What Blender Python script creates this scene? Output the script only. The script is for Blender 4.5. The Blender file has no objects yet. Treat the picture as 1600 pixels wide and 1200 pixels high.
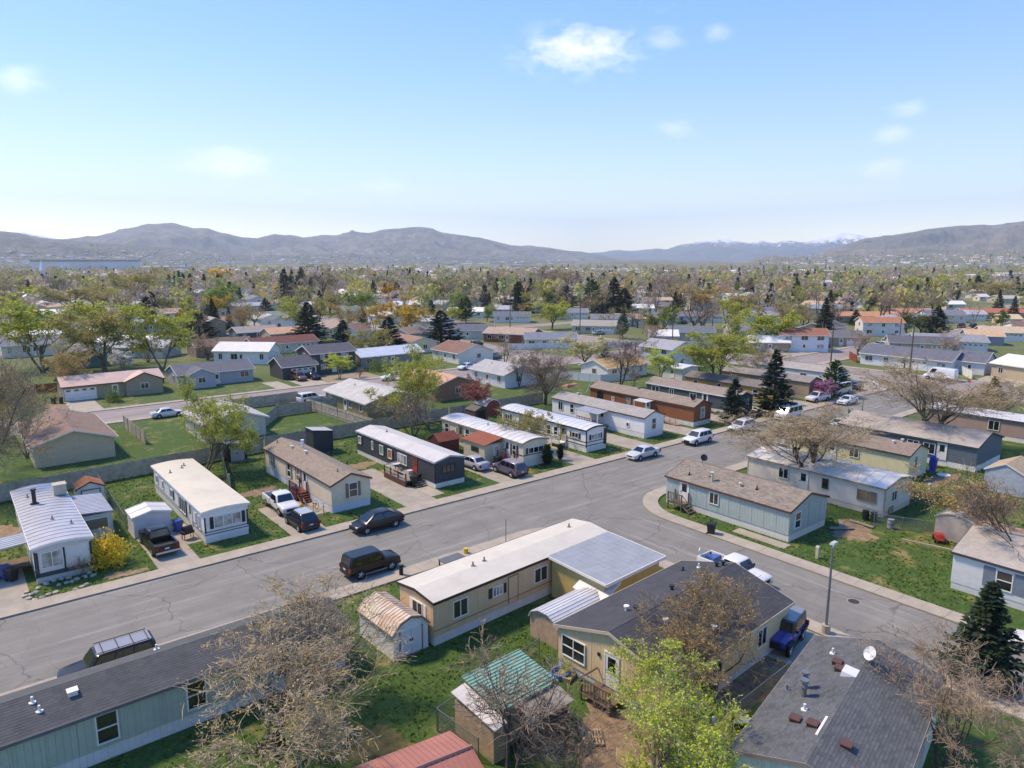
import bpy, bmesh, math, random
import numpy as np
from mathutils import Vector, Matrix
random.seed(7)
S = bpy.context.scene
COL = S.collection
# ------------------------------------------------------------------ camera
F, CX, CY, CAMH = 1100.0, 800.0, 600.0, 24.0
_th = math.atan(195 / F)
_U = np.array([0, math.cos(_th), math.sin(_th)])
_A = np.array([2175 - CX, 195.0, -F]); _A -= _U * _A.dot(_U); _A /= np.linalg.norm(_A)
_R = np.array([_A, np.cross(_U, _A), _U])          # world axes: X along the street, Y across it
def G(u, v, z=0.0):
    d = _R @ np.array([u - CX, CY - v, -F]); t = (z - CAMH) / d[2]
    return float(d[0] * t), float(d[1] * t)
def RAY(u, v):
    d = _R @ np.array([u - CX, CY - v, -F]); return d / np.linalg.norm(d)
def PX(x, y, z):
    c = _R.T @ np.array([x, y, z - CAMH]); return CX - F * c[0] / c[2], CY + F * c[1] / c[2], -c[2]
def HT(u, vb, vt):                                  # height of something standing at pixel (u, vb) that reaches row vt
    x, y = G(u, vb); lo, hi = 0.0, 60.0
    for _ in range(30):
        m = (lo + hi) / 2
        if PX(x, y, m)[1] > vt: lo = m
        else: hi = m
    return lo
cam_d = bpy.data.cameras.new('camera'); cam = bpy.data.objects.new('camera', cam_d); COL.objects.link(cam)
cam_d.sensor_width = 36; cam_d.lens = F / 1600 * 36; cam_d.clip_start = 0.5; cam_d.clip_end = 60000
m4 = Matrix(_R.tolist()).to_4x4(); m4.translation = (0, 0, CAMH); cam.matrix_world = m4
S.camera = cam
# ------------------------------------------------------------------ light
SUN_EL = math.radians(54); SUN_AZ = math.atan2(-0.52, 0.85)      # the sun stands ahead and a little left: shadows fall towards us
W = bpy.data.worlds.new('World'); S.world = W; W.use_nodes = True
nt = W.node_tree; N = nt.nodes; LK = nt.links; N.clear()
out = N.new('ShaderNodeOutputWorld'); bg = N.new('ShaderNodeBackground'); sky = N.new('ShaderNodeTexSky')
sky.sky_type = 'NISHITA'; sky.sun_disc = False; sky.sun_elevation = SUN_EL; sky.sun_rotation = SUN_AZ % (2 * math.pi)
sky.altitude = 1300; sky.air_density = 1.0; sky.dust_density = 0.02; sky.ozone_density = 3.0
bg.inputs['Strength'].default_value = 0.232
tc = N.new('ShaderNodeTexCoord')
def wmath(op, a, b=None, c=None, clamp=False):
    n = N.new('ShaderNodeMath'); n.operation = op; n.use_clamp = clamp
    for i, x in enumerate((a, b, c)):
        if x is None: continue
        if isinstance(x, (int, float)): n.inputs[i].default_value = x
        else: LK.new(x, n.inputs[i])
    return n.outputs[0]
def wdot(vec):
    n = N.new('ShaderNodeVectorMath'); n.operation = 'DOT_PRODUCT'; LK.new(tc.outputs['Generated'], n.inputs[0]); n.inputs[1].default_value = vec
    return n.outputs['Value']
def wnoise(scale, detail, stretch):
    mp = N.new('ShaderNodeMapping'); mp.inputs['Scale'].default_value = (1, 1, stretch); LK.new(tc.outputs['Generated'], mp.inputs[0])
    n = N.new('ShaderNodeTexNoise'); n.inputs['Scale'].default_value = scale; n.inputs['Detail'].default_value = detail; n.inputs['Roughness'].default_value = 0.62
    LK.new(mp.outputs[0], n.inputs['Vector']); return n.outputs['Fac']
nz = wnoise(30, 9, 2.2); nz2 = wnoise(7, 6, 2.4)
cl = None
for (u, v, hw, hh, st) in [(905, 78, 135, 52, .55), (1036, 62, 44, 24, .22), (355, 254, 110, 40, .42), (30, 124, 44, 30, .3), (1380, 262, 50, 24, .25),
                           (1418, 168, 36, 22, .2), (600, 292, 60, 20, .25), (1060, 200, 50, 22, .2), (1392, 210, 38, 22, .25), (1120, 50, 30, 20, .2),
                           (-500, 150, 150, 50, .8), (2300, 120, 140, 50, .8), (-300, -500, 180, 70, .8), (1500, -700, 200, 70, .8)]:
    d = RAY(u, v); r = np.cross(d, (0, 0, 1)); r /= np.linalg.norm(r); up = np.cross(r, d)
    a = wmath('MULTIPLY', wdot(tuple(r)), F / hw); b = wmath('MULTIPLY', wdot(tuple(up)), F / hh)
    q = wmath('SQRT', wmath('ADD', wmath('MULTIPLY', a, a), wmath('MULTIPLY', b, b)))
    front = wmath('GREATER_THAN', wdot(tuple(d)), 0.5)
    m = wmath('SUBTRACT', 1.0, q, clamp=True)
    m = wmath('MULTIPLY', wmath('MULTIPLY', m, front), 1.0)
    m = wmath('SUBTRACT', wmath('ADD', wmath('MULTIPLY', m, .9), wmath('MULTIPLY', nz, 1.7)), 1.08, clamp=True)
    # no cloud without a core
    core = wmath('MULTIPLY', wmath('MULTIPLY', wmath('SUBTRACT', 1.0, q, clamp=True), front), 1.7, clamp=True)
    m = wmath('MULTIPLY', wmath('MULTIPLY', m, core), 1.15 * st, clamp=True)
    cl = m if cl is None else wmath('MAXIMUM', cl, m)
wisp = wmath('MULTIPLY', wmath('SUBTRACT', nz2, 0.66, clamp=True), 0.9, clamp=True)
cl = wmath('MAXIMUM', cl, wisp)
mix = N.new('ShaderNodeMix'); mix.data_type = 'RGBA'; LK.new(cl, mix.inputs['Factor'])

gm = N.new('ShaderNodeGamma'); gm.inputs[1].default_value = .6; LK.new(sky.outputs[0], gm.inputs[0])      # gamma evens the dome out so the sky gives more fill light
hs = N.new('ShaderNodeHueSaturation'); hs.inputs['Hue'].default_value = .522; hs.inputs['Saturation'].default_value = 1.86; LK.new(gm.outputs[0], hs.inputs['Color']); LK.new(hs.outputs[0], mix.inputs[6]); mix.inputs[7].default_value = (2.9, 3.2, 4.1, 1)
LK.new(mix.outputs[2], bg.inputs[0]); LK.new(bg.outputs[0], out.inputs[0])
sd = bpy.data.lights.new('sun', 'SUN'); so = bpy.data.objects.new('sun', sd); COL.objects.link(so)
sd.energy = 1.55; sd.angle = math.radians(8.0); sd.color = (1.0, 0.96, 0.9)
_sv = Vector((math.cos(SUN_EL) * math.sin(SUN_AZ), math.cos(SUN_EL) * math.cos(SUN_AZ), math.sin(SUN_EL)))
so.rotation_euler = _sv.to_track_quat('Z', 'Y').to_euler(); so.location = (0, 0, 80)
S.view_settings.view_transform = 'Standard'; S.view_settings.look = 'None'; S.view_settings.exposure = 1.62; S.view_settings.gamma = 1
S.view_settings.use_curve_mapping = False
S.view_settings.use_white_balance = True; S.view_settings.white_balance_temperature = 10700; S.view_settings.white_balance_tint = 12
S.cycles.max_bounces = 6; S.cycles.diffuse_bounces = 3; S.cycles.glossy_bounces = 2; S.cycles.transparent_max_bounces = 12; S.cycles.volume_bounces = 1
S.cycles.use_denoising = True; S.cycles.sample_clamp_indirect = 6
# ------------------------------------------------------------------ materials
MATS = {}
def srgb(h):
    if isinstance(h, str):
        h = [int(h[i:i + 2], 16) / 255 for i in (0, 2, 4)]
        return tuple(c / 12.92 if c <= .04045 else ((c + .055) / 1.055) ** 2.4 for c in h)
    return tuple(h)
class NT:
    def __init__(s, name):
        s.m = bpy.data.materials.new(name); s.m.use_nodes = True; s.t = s.m.node_tree; s.n = s.t.nodes; s.l = s.t.links
        s.p = s.n['Principled BSDF']; s.pos = None
    def geo(s):
        g = s.n.new('ShaderNodeNewGeometry'); return g
    def P(s):
        if s.pos is None: s.pos = s.geo().outputs['Position']
        return s.pos
    def obj(s):
        return s.n.new('ShaderNodeTexCoord').outputs['Object']
    def math(s, op, a, b=None, c=None, clamp=False):
        n = s.n.new('ShaderNodeMath'); n.operation = op; n.use_clamp = clamp
        for i, x in enumerate((a, b, c)):
            if x is None: continue
            if isinstance(x, (int, float)): n.inputs[i].default_value = x
            else: s.l.new(x, n.inputs[i])
        return n.outputs[0]
    def noise(s, vec, scale, detail=4, rough=.6, stretch=None, dist=0):
        if stretch:
            mp = s.n.new('ShaderNodeMapping'); mp.inputs['Scale'].default_value = stretch; s.l.new(vec, mp.inputs[0]); vec = mp.outputs[0]
        n = s.n.new('ShaderNodeTexNoise'); n.inputs['Scale'].default_value = scale; n.inputs['Detail'].default_value = detail
        n.inputs['Roughness'].default_value = rough; n.inputs['Distortion'].default_value = dist; s.l.new(vec, n.inputs['Vector'])
        return n.outputs['Fac']
    def ramp(s, fac, stops):
        r = s.n.new('ShaderNodeValToRGB'); s.l.new(fac, r.inputs[0]); e = r.color_ramp.elements
        while len(e) < len(stops): e.new(0.5)
        for i, (p, c) in enumerate(stops):
            e[i].position = p; c = srgb(c) if not isinstance(c, (int, float)) else (c, c, c); e[i].color = (*c, 1)
        return r.outputs[0]
    def mix(s, fac, a, b, mode='MIX'):
        n = s.n.new('ShaderNodeMix'); n.data_type = 'RGBA'; n.blend_type = mode
        for k, x in ((0, fac), (6, a), (7, b)):
            if isinstance(x, (int, float)): n.inputs[k].default_value = x
            elif isinstance(x, (tuple, list)): n.inputs[k].default_value = (*x[:3], 1)
            else: s.l.new(x, n.inputs[k])
        return n.outputs[2]
    def sep(s, vec):
        n = s.n.new('ShaderNodeSeparateXYZ'); s.l.new(vec, n.inputs[0]); return n.outputs
    def bump(s, h, strength=.4, dist=.02):
        b = s.n.new('ShaderNodeBump'); b.inputs['Strength'].default_value = strength; b.inputs['Distance'].default_value = dist
        s.l.new(h, b.inputs['Height']); s.l.new(b.outputs[0], s.p.inputs['Normal'])
    def col(s, c): s.l.new(c, s.p.inputs['Base Color'])
    def rough(s, v): s.p.inputs['Roughness'].default_value = v
def mat(key, color, rough=.7, var=.12, scale=1.5, metal=0.0, stain=0.0, spec=None, coat=0.0):
    k = (key, str(color), rough, var, scale, metal, stain, coat)
    if k in MATS: return MATS[k]
    t = NT(key); c = srgb(color); t.rough(rough); t.p.inputs['Metallic'].default_value = metal
    if coat: t.p.inputs['Coat Weight'].default_value = coat; t.p.inputs['Coat Roughness'].default_value = .08
    n = t.noise(t.P(), scale, 6, .65); lo = tuple(x * (1 - var * 1.6) for x in c); hi = tuple(min(1, x * (1 + var)) for x in c)
    cc = t.mix(t.ramp(n, [(.3, 0.0), (.7, 1.0)]), lo, hi)
    if stain:
        n2 = t.noise(t.P(), .5, 8, .7, (1, 1, .25)); cc = t.mix(t.math('MULTIPLY', t.ramp(n2, [(.48, 0.0), (.72, 1.0)]), stain), cc, tuple(x * .5 for x in (c[0], c[1] * .93, c[2] * .84)))
    t.col(cc); MATS[k] = t.m; return t.m
def siding(color, mode='v', pitch=.2, var=.06, dirt=.22):
    k = ('siding', str(color), mode, pitch)
    if k in MATS: return MATS[k]
    t = NT('siding'); c = srgb(color); t.rough(.62)
    x, y, z = t.sep(t.P())
    s = t.math('ADD', x, y) if mode == 'v' else z
    fr = t.math('FRACT', t.math('DIVIDE', s, pitch))
    groove = t.ramp(fr, [(0.0, 0.0), (.09, 1.0), (.93, 1.0), (1.0, .0)]) if mode == 'v' else fr
    n = t.noise(t.P(), 2.2, 5, .6); n2 = t.noise(t.P(), .8, 7, .7, (1, 1, .3))
    board = t.n.new('ShaderNodeTexWhiteNoise'); board.noise_dimensions = '1D'; t.l.new(t.math('FLOOR', t.math('DIVIDE', s, pitch)), board.inputs['W'])
    cc = t.mix(t.ramp(n, [(.3, 0.0), (.7, 1.0)]), tuple(q * (1 - var) for q in c), tuple(min(1, q * (1 + var)) for q in c))
    cc = t.mix(t.math('MULTIPLY', board.outputs[0], .10), cc, tuple(q * .6 for q in c))
    cc = t.mix(t.math('MULTIPLY', t.ramp(n2, [(.5, 0.0), (.75, 1.0)]), dirt), cc, (c[0] * .55, c[1] * .5, c[2] * .42))
    t.col(cc); t.bump(groove, .8, .02); MATS[k] = t.m; return t.m
def shingle(color, c2=None, mott=.35, tab=True, wear=.3):
    k = ('shingle', str(color), str(c2), tab)
    if k in MATS: return MATS[k]
    t = NT('shingle'); c = srgb(color); c2 = srgb(c2) if c2 else tuple(q * 1.5 for q in c); t.rough(.92)
    o = t.obj(); x, y, z = t.sep(o); oi = t.n.new('ShaderNodeObjectInfo')
    cb = t.n.new('ShaderNodeCombineXYZ'); t.l.new(t.math('ADD', x, t.math('MULTIPLY', oi.outputs['Random'], 9.7)), cb.inputs[0]); t.l.new(y, cb.inputs[1])
    br = t.n.new('ShaderNodeTexBrick'); br.inputs['Scale'].default_value = 1.0; br.inputs['Brick Width'].default_value = .33; br.inputs['Row Height'].default_value = .145
    br.inputs['Mortar Size'].default_value = .012; br.inputs['Color1'].default_value = (0, 0, 0, 1); br.inputs['Color2'].default_value = (1, 1, 1, 1); br.inputs['Mortar'].default_value = (.1, .1, .1, 1)
    t.l.new(cb.outputs[0], br.inputs['Vector'])
    n = t.noise(t.P(), .9, 6, .7); n3 = t.noise(t.P(), 9, 3, .6)
    f = t.math('ADD', t.math('MULTIPLY', br.outputs['Color'], mott), t.math('MULTIPLY', n3, .5), clamp=True)
    cc = t.mix(f, tuple(q * .78 for q in c), c2)
    cc = t.mix(t.math('MULTIPLY', t.ramp(n, [(.42, 0.0), (.7, 1.0)]), wear), cc, tuple(min(1, q * 1.35 + .012) for q in c2))
    t.col(cc); t.bump(t.math('ADD', br.outputs['Fac'], t.math('MULTIPLY', n3, .6)), .35, .015)
    MATS[k] = t.m; return t.m
def metalroof(color, rust=0.0, rough=.45, streak=.25):
    k = ('metalroof', str(color), rust, rough)
    if k in MATS: return MATS[k]
    t = NT('metal_roof'); c = srgb(color); t.rough(rough); t.p.inputs['Metallic'].default_value = .15
    n = t.noise(t.P(), .7, 7, .65, (1, 1, 1)); n2 = t.noise(t.P(), 1.6, 8, .7, (.35, 2.2, 1))
    cc = t.mix(t.ramp(n, [(.35, 0.0), (.7, 1.0)]), tuple(q * .86 for q in c), tuple(min(1, q * 1.06) for q in c))
    cc = t.mix(t.math('MULTIPLY', t.ramp(n2, [(.5, 0.0), (.72, 1.0)]), streak), cc, (c[0] * .62, c[1] * .58, c[2] * .52))
    if rust: cc = t.mix(t.math('MULTIPLY', t.ramp(t.noise(t.P(), 1.3, 8, .72, (1, .5, 1)), [(.47, 0.0), (.6, 1.0)]), rust), cc, srgb('a8623a'))
    t.col(cc); t.bump(t.noise(t.P(), 3, 3, .5), .12, .03); MATS[k] = t.m; return t.m
def paint(color, rough=.28):
    k = ('paint', str(color), rough)
    if k in MATS: return MATS[k]
    t = NT('car_paint'); c = srgb(color); t.rough(rough); t.p.inputs['Coat Weight'].default_value = .6 if max(srgb(color)) > .05 else .15; t.p.inputs['Coat Roughness'].default_value = .06
    n = t.noise(t.P(), 2.5, 5, .6); z = t.sep(t.P())[2]
    cc = t.mix(t.math('MULTIPLY', t.ramp(n, [(.4, 0.0), (.75, 1.0)]), .03), c, srgb('8d857a'))
    t.col(cc); MATS[k] = t.m; return t.m
def glassm(color='20262c', rough=.08, curtain=.0):
    k = ('glass', str(color), curtain)
    if k in MATS: return MATS[k]
    t = NT('window_glass'); c = srgb(color); t.rough(rough); t.p.inputs['Specular IOR Level'].default_value = .6; t.p.inputs['IOR'].default_value = 1.75
    n = t.noise(t.P(), 1.3, 3, .5)
    t.col(t.mix(t.ramp(n, [(.35, 0.0), (.65, 1.0)]), tuple(q * .5 for q in c), tuple(q * (1.5 + curtain) for q in c))); MATS[k] = t.m; return t.m
def leafm(c1, c2, name='leaf'):
    k = (name, str(c1), str(c2))
    if k in MATS: return MATS[k]
    t = NT(name); t.rough(.65); g = t.geo(); oi = t.n.new('ShaderNodeObjectInfo')
    f = t.math('ADD', t.math('MULTIPLY', g.outputs['Random Per Island'], .75), t.math('MULTIPLY', oi.outputs['Random'], .3), clamp=True)
    cc = t.mix(f, srgb(c1), srgb(c2)); t.col(cc)
    t.p.inputs['Specular IOR Level'].default_value = .25
    tr = t.n.new('ShaderNodeBsdfTranslucent'); t.l.new(cc, tr.inputs[0]); ms = t.n.new('ShaderNodeMixShader'); ms.inputs[0].default_value = .35
    t.l.new(t.p.outputs[0], ms.inputs[1]); t.l.new(tr.outputs[0], ms.inputs[2]); t.l.new(ms.outputs[0], t.n['Material Output'].inputs[0])
    MATS[k] = t.m; return t.m
def barkm(c='6b5a4c', c2=None):
    k = ('bark', c, c2)
    if k in MATS: return MATS[k]
    t = NT('bark'); t.rough(.9); o = t.obj(); n = t.noise(o, 3.0, 5, .7, (1, 1, .35)); a = srgb(c)
    b = srgb(c2) if c2 else tuple(q * 1.6 for q in a)
    t.col(t.mix(t.ramp(n, [(.35, 0.0), (.68, 1.0)]), tuple(q * .7 for q in a), b)); t.bump(n, .4, .02); MATS[k] = t.m; return t.m
# ------------------------------------------------------------------ mesh helpers
class MB:
    def __init__(s): s.v = []; s.f = []; s.mi = []
    def add(s, vs, fs, m=0):
        o = len(s.v); s.v += [tuple(p) for p in vs]; s.f += [tuple(i + o for i in q) for q in fs]; s.mi += [m] * len(fs); return s
    def box(s, x0, y0, z0, x1, y1, z1, m=0):
        x0, x1 = min(x0, x1), max(x0, x1); y0, y1 = min(y0, y1), max(y0, y1); z0, z1 = min(z0, z1), max(z0, z1)
        return s.add([(x0, y0, z0), (x1, y0, z0), (x1, y1, z0), (x0, y1, z0), (x0, y0, z1), (x1, y0, z1), (x1, y1, z1), (x0, y1, z1)],
                     [(0, 3, 2, 1), (4, 5, 6, 7), (0, 1, 5, 4), (1, 2, 6, 5), (2, 3, 7, 6), (3, 0, 4, 7)], m)
    def hexa(s, p, m=0):
        return s.add(p, [(0, 3, 2, 1), (4, 5, 6, 7), (0, 1, 5, 4), (1, 2, 6, 5), (2, 3, 7, 6), (3, 0, 4, 7)], m)
    def prism(s, poly, a, b, axis='x', m=0):
        n = len(poly)
        if axis == 'x': A = [(a, p, q) for p, q in poly]; B = [(b, p, q) for p, q in poly]
        elif axis == 'y': A = [(p, a, q) for p, q in poly]; B = [(p, b, q) for p, q in poly]
        else: A = [(p, q, a) for p, q in poly]; B = [(p, q, b) for p, q in poly]
        return s.add(A + B, [tuple(range(n))[::-1], tuple(range(n, 2 * n))] + [(i, (i + 1) % n, n + (i + 1) % n, n + i) for i in range(n)], m)
    def sheet(s, poly, z, m=0):
        return s.add([(p, q, z) for p, q in poly], [tuple(range(len(poly)))], m)
    def tube(s, pts, r, k=6, m=0, r1=None, caps=True):
        pts = [Vector(p) for p in pts]; n = len(pts); vs = []; r1 = r if r1 is None else r1
        for i, p in enumerate(pts):
            t = (pts[min(i + 1, n - 1)] - pts[max(i - 1, 0)]).normalized(); a = t.orthogonal().normalized()
            if abs(t.z) < .99: a = t.cross(Vector((0, 0, 1))).normalized()
            b = t.cross(a); rr = r + (r1 - r) * i / max(1, n - 1)
            vs += [p + a * math.cos(2 * math.pi * j / k) * rr + b * math.sin(2 * math.pi * j / k) * rr for j in range(k)]
        fs = [(i * k + j, i * k + (j + 1) % k, (i + 1) * k + (j + 1) % k, (i + 1) * k + j) for i in range(n - 1) for j in range(k)]
        if caps: fs += [tuple(range(k))[::-1], tuple(range((n - 1) * k, n * k))]
        return s.add(vs, fs, m)
    def disc(s, c, r, h, axis='z', k=14, m=0):
        c = Vector(c); d = {'x': Vector((1, 0, 0)), 'y': Vector((0, 1, 0)), 'z': Vector((0, 0, 1))}[axis] * (h / 2)
        return s.tube([c - d, c + d], r, k, m)
    def mesh(s, name, mats):
        me = bpy.data.meshes.new(name); me.from_pydata(s.v, [], s.f)
        for q in (mats if isinstance(mats, (list, tuple)) else [mats]): me.materials.append(q)
        if any(s.mi): me.polygons.foreach_set('material_index', s.mi)
        me.update(); return me
    def build(s, name, mats, parent=None, smooth=None, loc=None):
        me = s.mesh(name, mats)
        bm = bmesh.new(); bm.from_mesh(me); bmesh.ops.recalc_face_normals(bm, faces=bm.faces); bm.to_mesh(me); bm.free()
        if smooth:
            me.polygons.foreach_set('use_smooth', [True] * len(me.polygons)); me.set_sharp_from_angle(angle=math.radians(smooth))
        return link(name, me, parent, loc)
def link(name, me, parent=None, loc=None, rotz=None, scale=None):
    o = bpy.data.objects.new(name, me); COL.objects.link(o)
    if parent is not None: o.parent = parent
    if loc is not None: o.location = loc
    if rotz: o.rotation_euler = (0, 0, rotz)
    if scale is not None: o.scale = scale
    return o
def tag(o, label=None, cat=None, group=None, kind=None):
    if label: o['label'] = label
    if cat: o['category'] = cat
    if group: o['group'] = group
    if kind: o['kind'] = kind
    return o
def thing(name, label, cat, loc=(0, 0, 0), rotz=0, group=None, scale=None):
    o = bpy.data.objects.new(name, None); COL.objects.link(o); o.location = loc; o.rotation_euler = (0, 0, rotz)
    if scale: o.scale = scale
    o.empty_display_size = .2
    return tag(o, label, cat, group)
def struct(o): o['kind'] = 'structure'; return o
def dup(src, parent=None):
    c = src.copy(); COL.objects.link(c)
    if parent is not None: c.parent = parent
    for ch in src.children: dup(ch, c)
    return c
def arr_mesh(name, V, Fq, mats, mi=None, smooth=False):            # numpy arrays -> mesh, quads or tris
    me = bpy.data.meshes.new(name); V = np.asarray(V, np.float32); Fq = np.asarray(Fq, np.int32); k = Fq.shape[1]
    me.vertices.add(len(V)); me.vertices.foreach_set('co', V.ravel())
    me.loops.add(Fq.size); me.loops.foreach_set('vertex_index', Fq.ravel())
    me.polygons.add(len(Fq)); me.polygons.foreach_set('loop_start', np.arange(0, Fq.size, k, dtype=np.int32)); me.polygons.foreach_set('loop_total', np.full(len(Fq), k, np.int32))
    for q in mats: me.materials.append(q)
    if mi is not None: me.polygons.foreach_set('material_index', np.asarray(mi, np.int32))
    if smooth: me.polygons.foreach_set('use_smooth', np.ones(len(Fq), bool))
    me.update(calc_edges=True); return me
# ------------------------------------------------------------------ ground, roads, kerbs
def ground_mat():
    t = NT('yard_ground'); t.rough(.95); P = t.P()
    n1 = t.noise(P, .11, 5, .6); n2 = t.noise(P, .55, 6, .65); n3 = t.noise(P, 7, 4, .7); n4 = t.noise(P, 2.3, 5, .7); nb = t.noise(P, .016, 4, .6)
    g = t.mix(t.ramp(n4, [(.32, 0.0), (.68, 1.0)]), srgb('2a4818'), srgb('4f752a'))
    g = t.mix(t.math('MULTIPLY', t.ramp(n3, [(.42, 0.0), (.6, 1.0)]), .6), g, srgb('1f3411'))
    g = t.mix(t.math('MULTIPLY', t.ramp(t.noise(P, .9, 5, .7), [(.5, 0.0), (.7, 1.0)]), .35), g, srgb('647232'))
    y = t.mix(n3, srgb('7d7440'), srgb('a3925c')); d = t.mix(n4, srgb('7a6650'), srgb('a38c70'))
    f = t.math('ADD', t.math('MULTIPLY', n2, .6), t.math('MULTIPLY', n1, .5))
    c = t.mix(t.ramp(f, [(.585, 0.0), (.70, .85)]), g, y); c = t.mix(t.ramp(f, [(.66, 0.0), (.76, 1.0)]), c, d)
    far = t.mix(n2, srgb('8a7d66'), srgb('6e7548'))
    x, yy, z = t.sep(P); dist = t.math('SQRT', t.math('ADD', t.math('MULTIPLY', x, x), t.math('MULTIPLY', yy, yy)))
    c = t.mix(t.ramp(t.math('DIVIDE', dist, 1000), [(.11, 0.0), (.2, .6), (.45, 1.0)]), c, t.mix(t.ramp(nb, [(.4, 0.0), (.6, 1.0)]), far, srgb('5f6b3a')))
    t.col(c); t.bump(t.math('ADD', n3, t.noise(P, 22, 3, .7)), .7, .06); return t.m
GROUND = ground_mat()
mb = MB(); R_ = 16000; mb.sheet([(-R_, -R_), (R_, -R_), (R_, R_), (-R_, R_)], 0.0)
struct(mb.build('ground', GROUND))
def asphalt(c1, c2, crack=.8):
    t = NT('asphalt'); t.rough(.9); P = t.P()
    n = t.noise(P, .35, 6, .6); n2 = t.noise(P, 1.2, 6, .65, (.06, 1.2, 1)); n3 = t.noise(P, 28, 3, .7); nd = t.noise(P, .22, 3, .5)
    c = t.mix(t.ramp(n, [(.3, 0.0), (.7, 1.0)]), srgb(c1), srgb(c2))
    x, y, z = t.sep(P); sw = t.math('MULTIPLY', t.math('GREATER_THAN', x, 42.5), t.math('LESS_THAN', y, 43.5)); sw = t.math('MULTIPLY', sw, t.math('LESS_THAN', x, 51))
    n2b = t.noise(P, 1.2, 6, .65, (1.2, .06, 1)); n2 = t.math('ADD', t.math('MULTIPLY', n2, t.math('SUBTRACT', 1.0, sw)), t.math('MULTIPLY', n2b, sw))
    c = t.mix(t.math('MULTIPLY', t.ramp(n2, [(.42, 0.0), (.66, 1.0)]), .42), c, srgb('6c6766'))
    c = t.mix(t.math('MULTIPLY', t.ramp(n2, [(.30, 1.0), (.44, 0.0)]), .35), c, srgb('b3aead'))
    pt = t.noise(P, .16, 2, .4, (.5, 1, 1)); c = t.mix(t.math('MULTIPLY', t.ramp(pt, [(.60, 0.0), (.61, 1.0)]), .16), c, srgb('6e6b6b'))
    oil = t.noise(P, .8, 3, .5); c = t.mix(t.math('MULTIPLY', t.ramp(oil, [(.66, 0.0), (.76, 1.0)]), .4), c, srgb('5c5857'))
    c = t.mix(t.math('MULTIPLY', t.ramp(n3, [(.35, 0.0), (.65, 1.0)]), .16), c, srgb('5a595a'))
    for sc, wd, st in ((.11, .0013, .72), (.24, .0015, .4)):
        w = t.n.new('ShaderNodeMix'); w.data_type = 'VECTOR'; w.inputs[0].default_value = .5
        nn = t.n.new('ShaderNodeTexNoise'); nn.inputs['Scale'].default_value = .55; nn.inputs['Detail'].default_value = 5; t.l.new(P, nn.inputs['Vector'])
        va = t.n.new('ShaderNodeVectorMath'); va.operation = 'MULTIPLY_ADD'; t.l.new(nn.outputs['Color'], va.inputs[0]); va.inputs[1].default_value = (2.2, 2.2, 0); t.l.new(P, va.inputs[2])
        vo = t.n.new('ShaderNodeTexVoronoi'); vo.feature = 'DISTANCE_TO_EDGE'; vo.inputs['Scale'].default_value = sc; t.l.new(va.outputs[0], vo.inputs['Vector'])
        k = t.ramp(vo.outputs['Distance'], [(0.0, 1.0), (wd * 2, .75), (wd * 4.5, 0.0)])
        k = t.math('MULTIPLY', t.math('MULTIPLY', k, t.ramp(nd, [(.33, 0.0), (.46, 1.0)])), st * crack)
        c = t.mix(k, c, srgb('3a3836'))
    t.col(c); t.bump(n3, .25, .01); return t.m
ASPH = asphalt('787770', '8a8982'); ASPH2 = asphalt('8f8380', 'a1958f', .4)
CONC = mat('concrete', 'a89e90', .9, .10, .9, stain=.25); CONC2 = mat('concrete_joint', '948b7e', .9, .1); CONC3 = mat('concrete_drive', 'a0988c', .9, .14, .6, stain=.35)
def arc(cx, cy, r, a0, a1, n=10):
    return [(cx + r * math.cos(math.radians(a0 + (a1 - a0) * i / n)), cy + r * math.sin(math.radians(a0 + (a1 - a0) * i / n))) for i in range(n + 1)]
KN, KS, CW, CE = 56.0, 45.7, 43.3, 50.5
mb = MB(); RW, RE = 5.5, 6.5
# one sheet: main street, the cross street that leaves it, and the two rounded corners
poly = [(-90, KN), (-90, KS), (CW - RW, KS)] + arc(CW - RW, KS - RW, RW, 90, 0) + [(CW, -90), (CE, -90)] + arc(CE + RE, KS - RE, RE, 180, 90) + [(143, KS), (143, KN)]
mb.sheet(poly, .006); struct(mb.build('road', ASPH))
mb = MB(); mb.sheet([(143.02, -60), (157, -60), (157, 240), (143.02, 240)], .006); struct(mb.build('far_road', ASPH2))
mb = MB(); mb.sheet([(-90, 117.7), (143, 117.7), (143, 127.2), (-90, 127.2)], .006); struct(mb.build('upper_road', ASPH2))
mb = MB(); mb.sheet([(157.02, 81.5), (420, 81.5), (420, 90.5), (157.02, 90.5)], .006); struct(mb.build('side_road', ASPH2))
mb = MB(); mb.sheet([(112, 127.22), (120.5, 127.22), (128, 300), (119, 300)], .006); struct(mb.build('back_road', ASPH2))
for i, y in enumerate((232, 300, 372, 450)):
    mb = MB(); mb.sheet([(-200, y), (118, y), (118, y + 8), (-200, y + 8)], .010); mb.sheet([(130, y - 40), (700, y - 40), (700, y - 32), (130, y - 32)], .010); struct(mb.build('distant_road', ASPH2))
def walk(name, x0, x1, y0, y1, axis, slab=1.55, lo=None, hi=None):
    """kerb and pavement: a body with a joint-coloured top and one slab after another laid on it"""
    b = MB().box(x0, y0, 0, x1, y1, .115).build(name, CONC2); struct(b)
    L = (x1 - x0) if axis == 'x' else (y1 - y0); Wd = (y1 - y0) if axis == 'x' else (x1 - x0)
    n = max(1, round(L / slab)); s = L / n
    me = (MB().box(0.012, -.004, 0, s - .012, Wd + .004, .03) if axis == 'x' else MB().box(-.004, .012, 0, Wd + .004, s - .012, .03)).mesh('slab', CONC)
    for i in range(n):
        p = (x0 + i * s, y0, .1) if axis == 'x' else (x0, y0 + i * s, .1)
        o = link('slab', me, b, p); o.location.z += random.uniform(-.006, .006)
    return b
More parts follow.
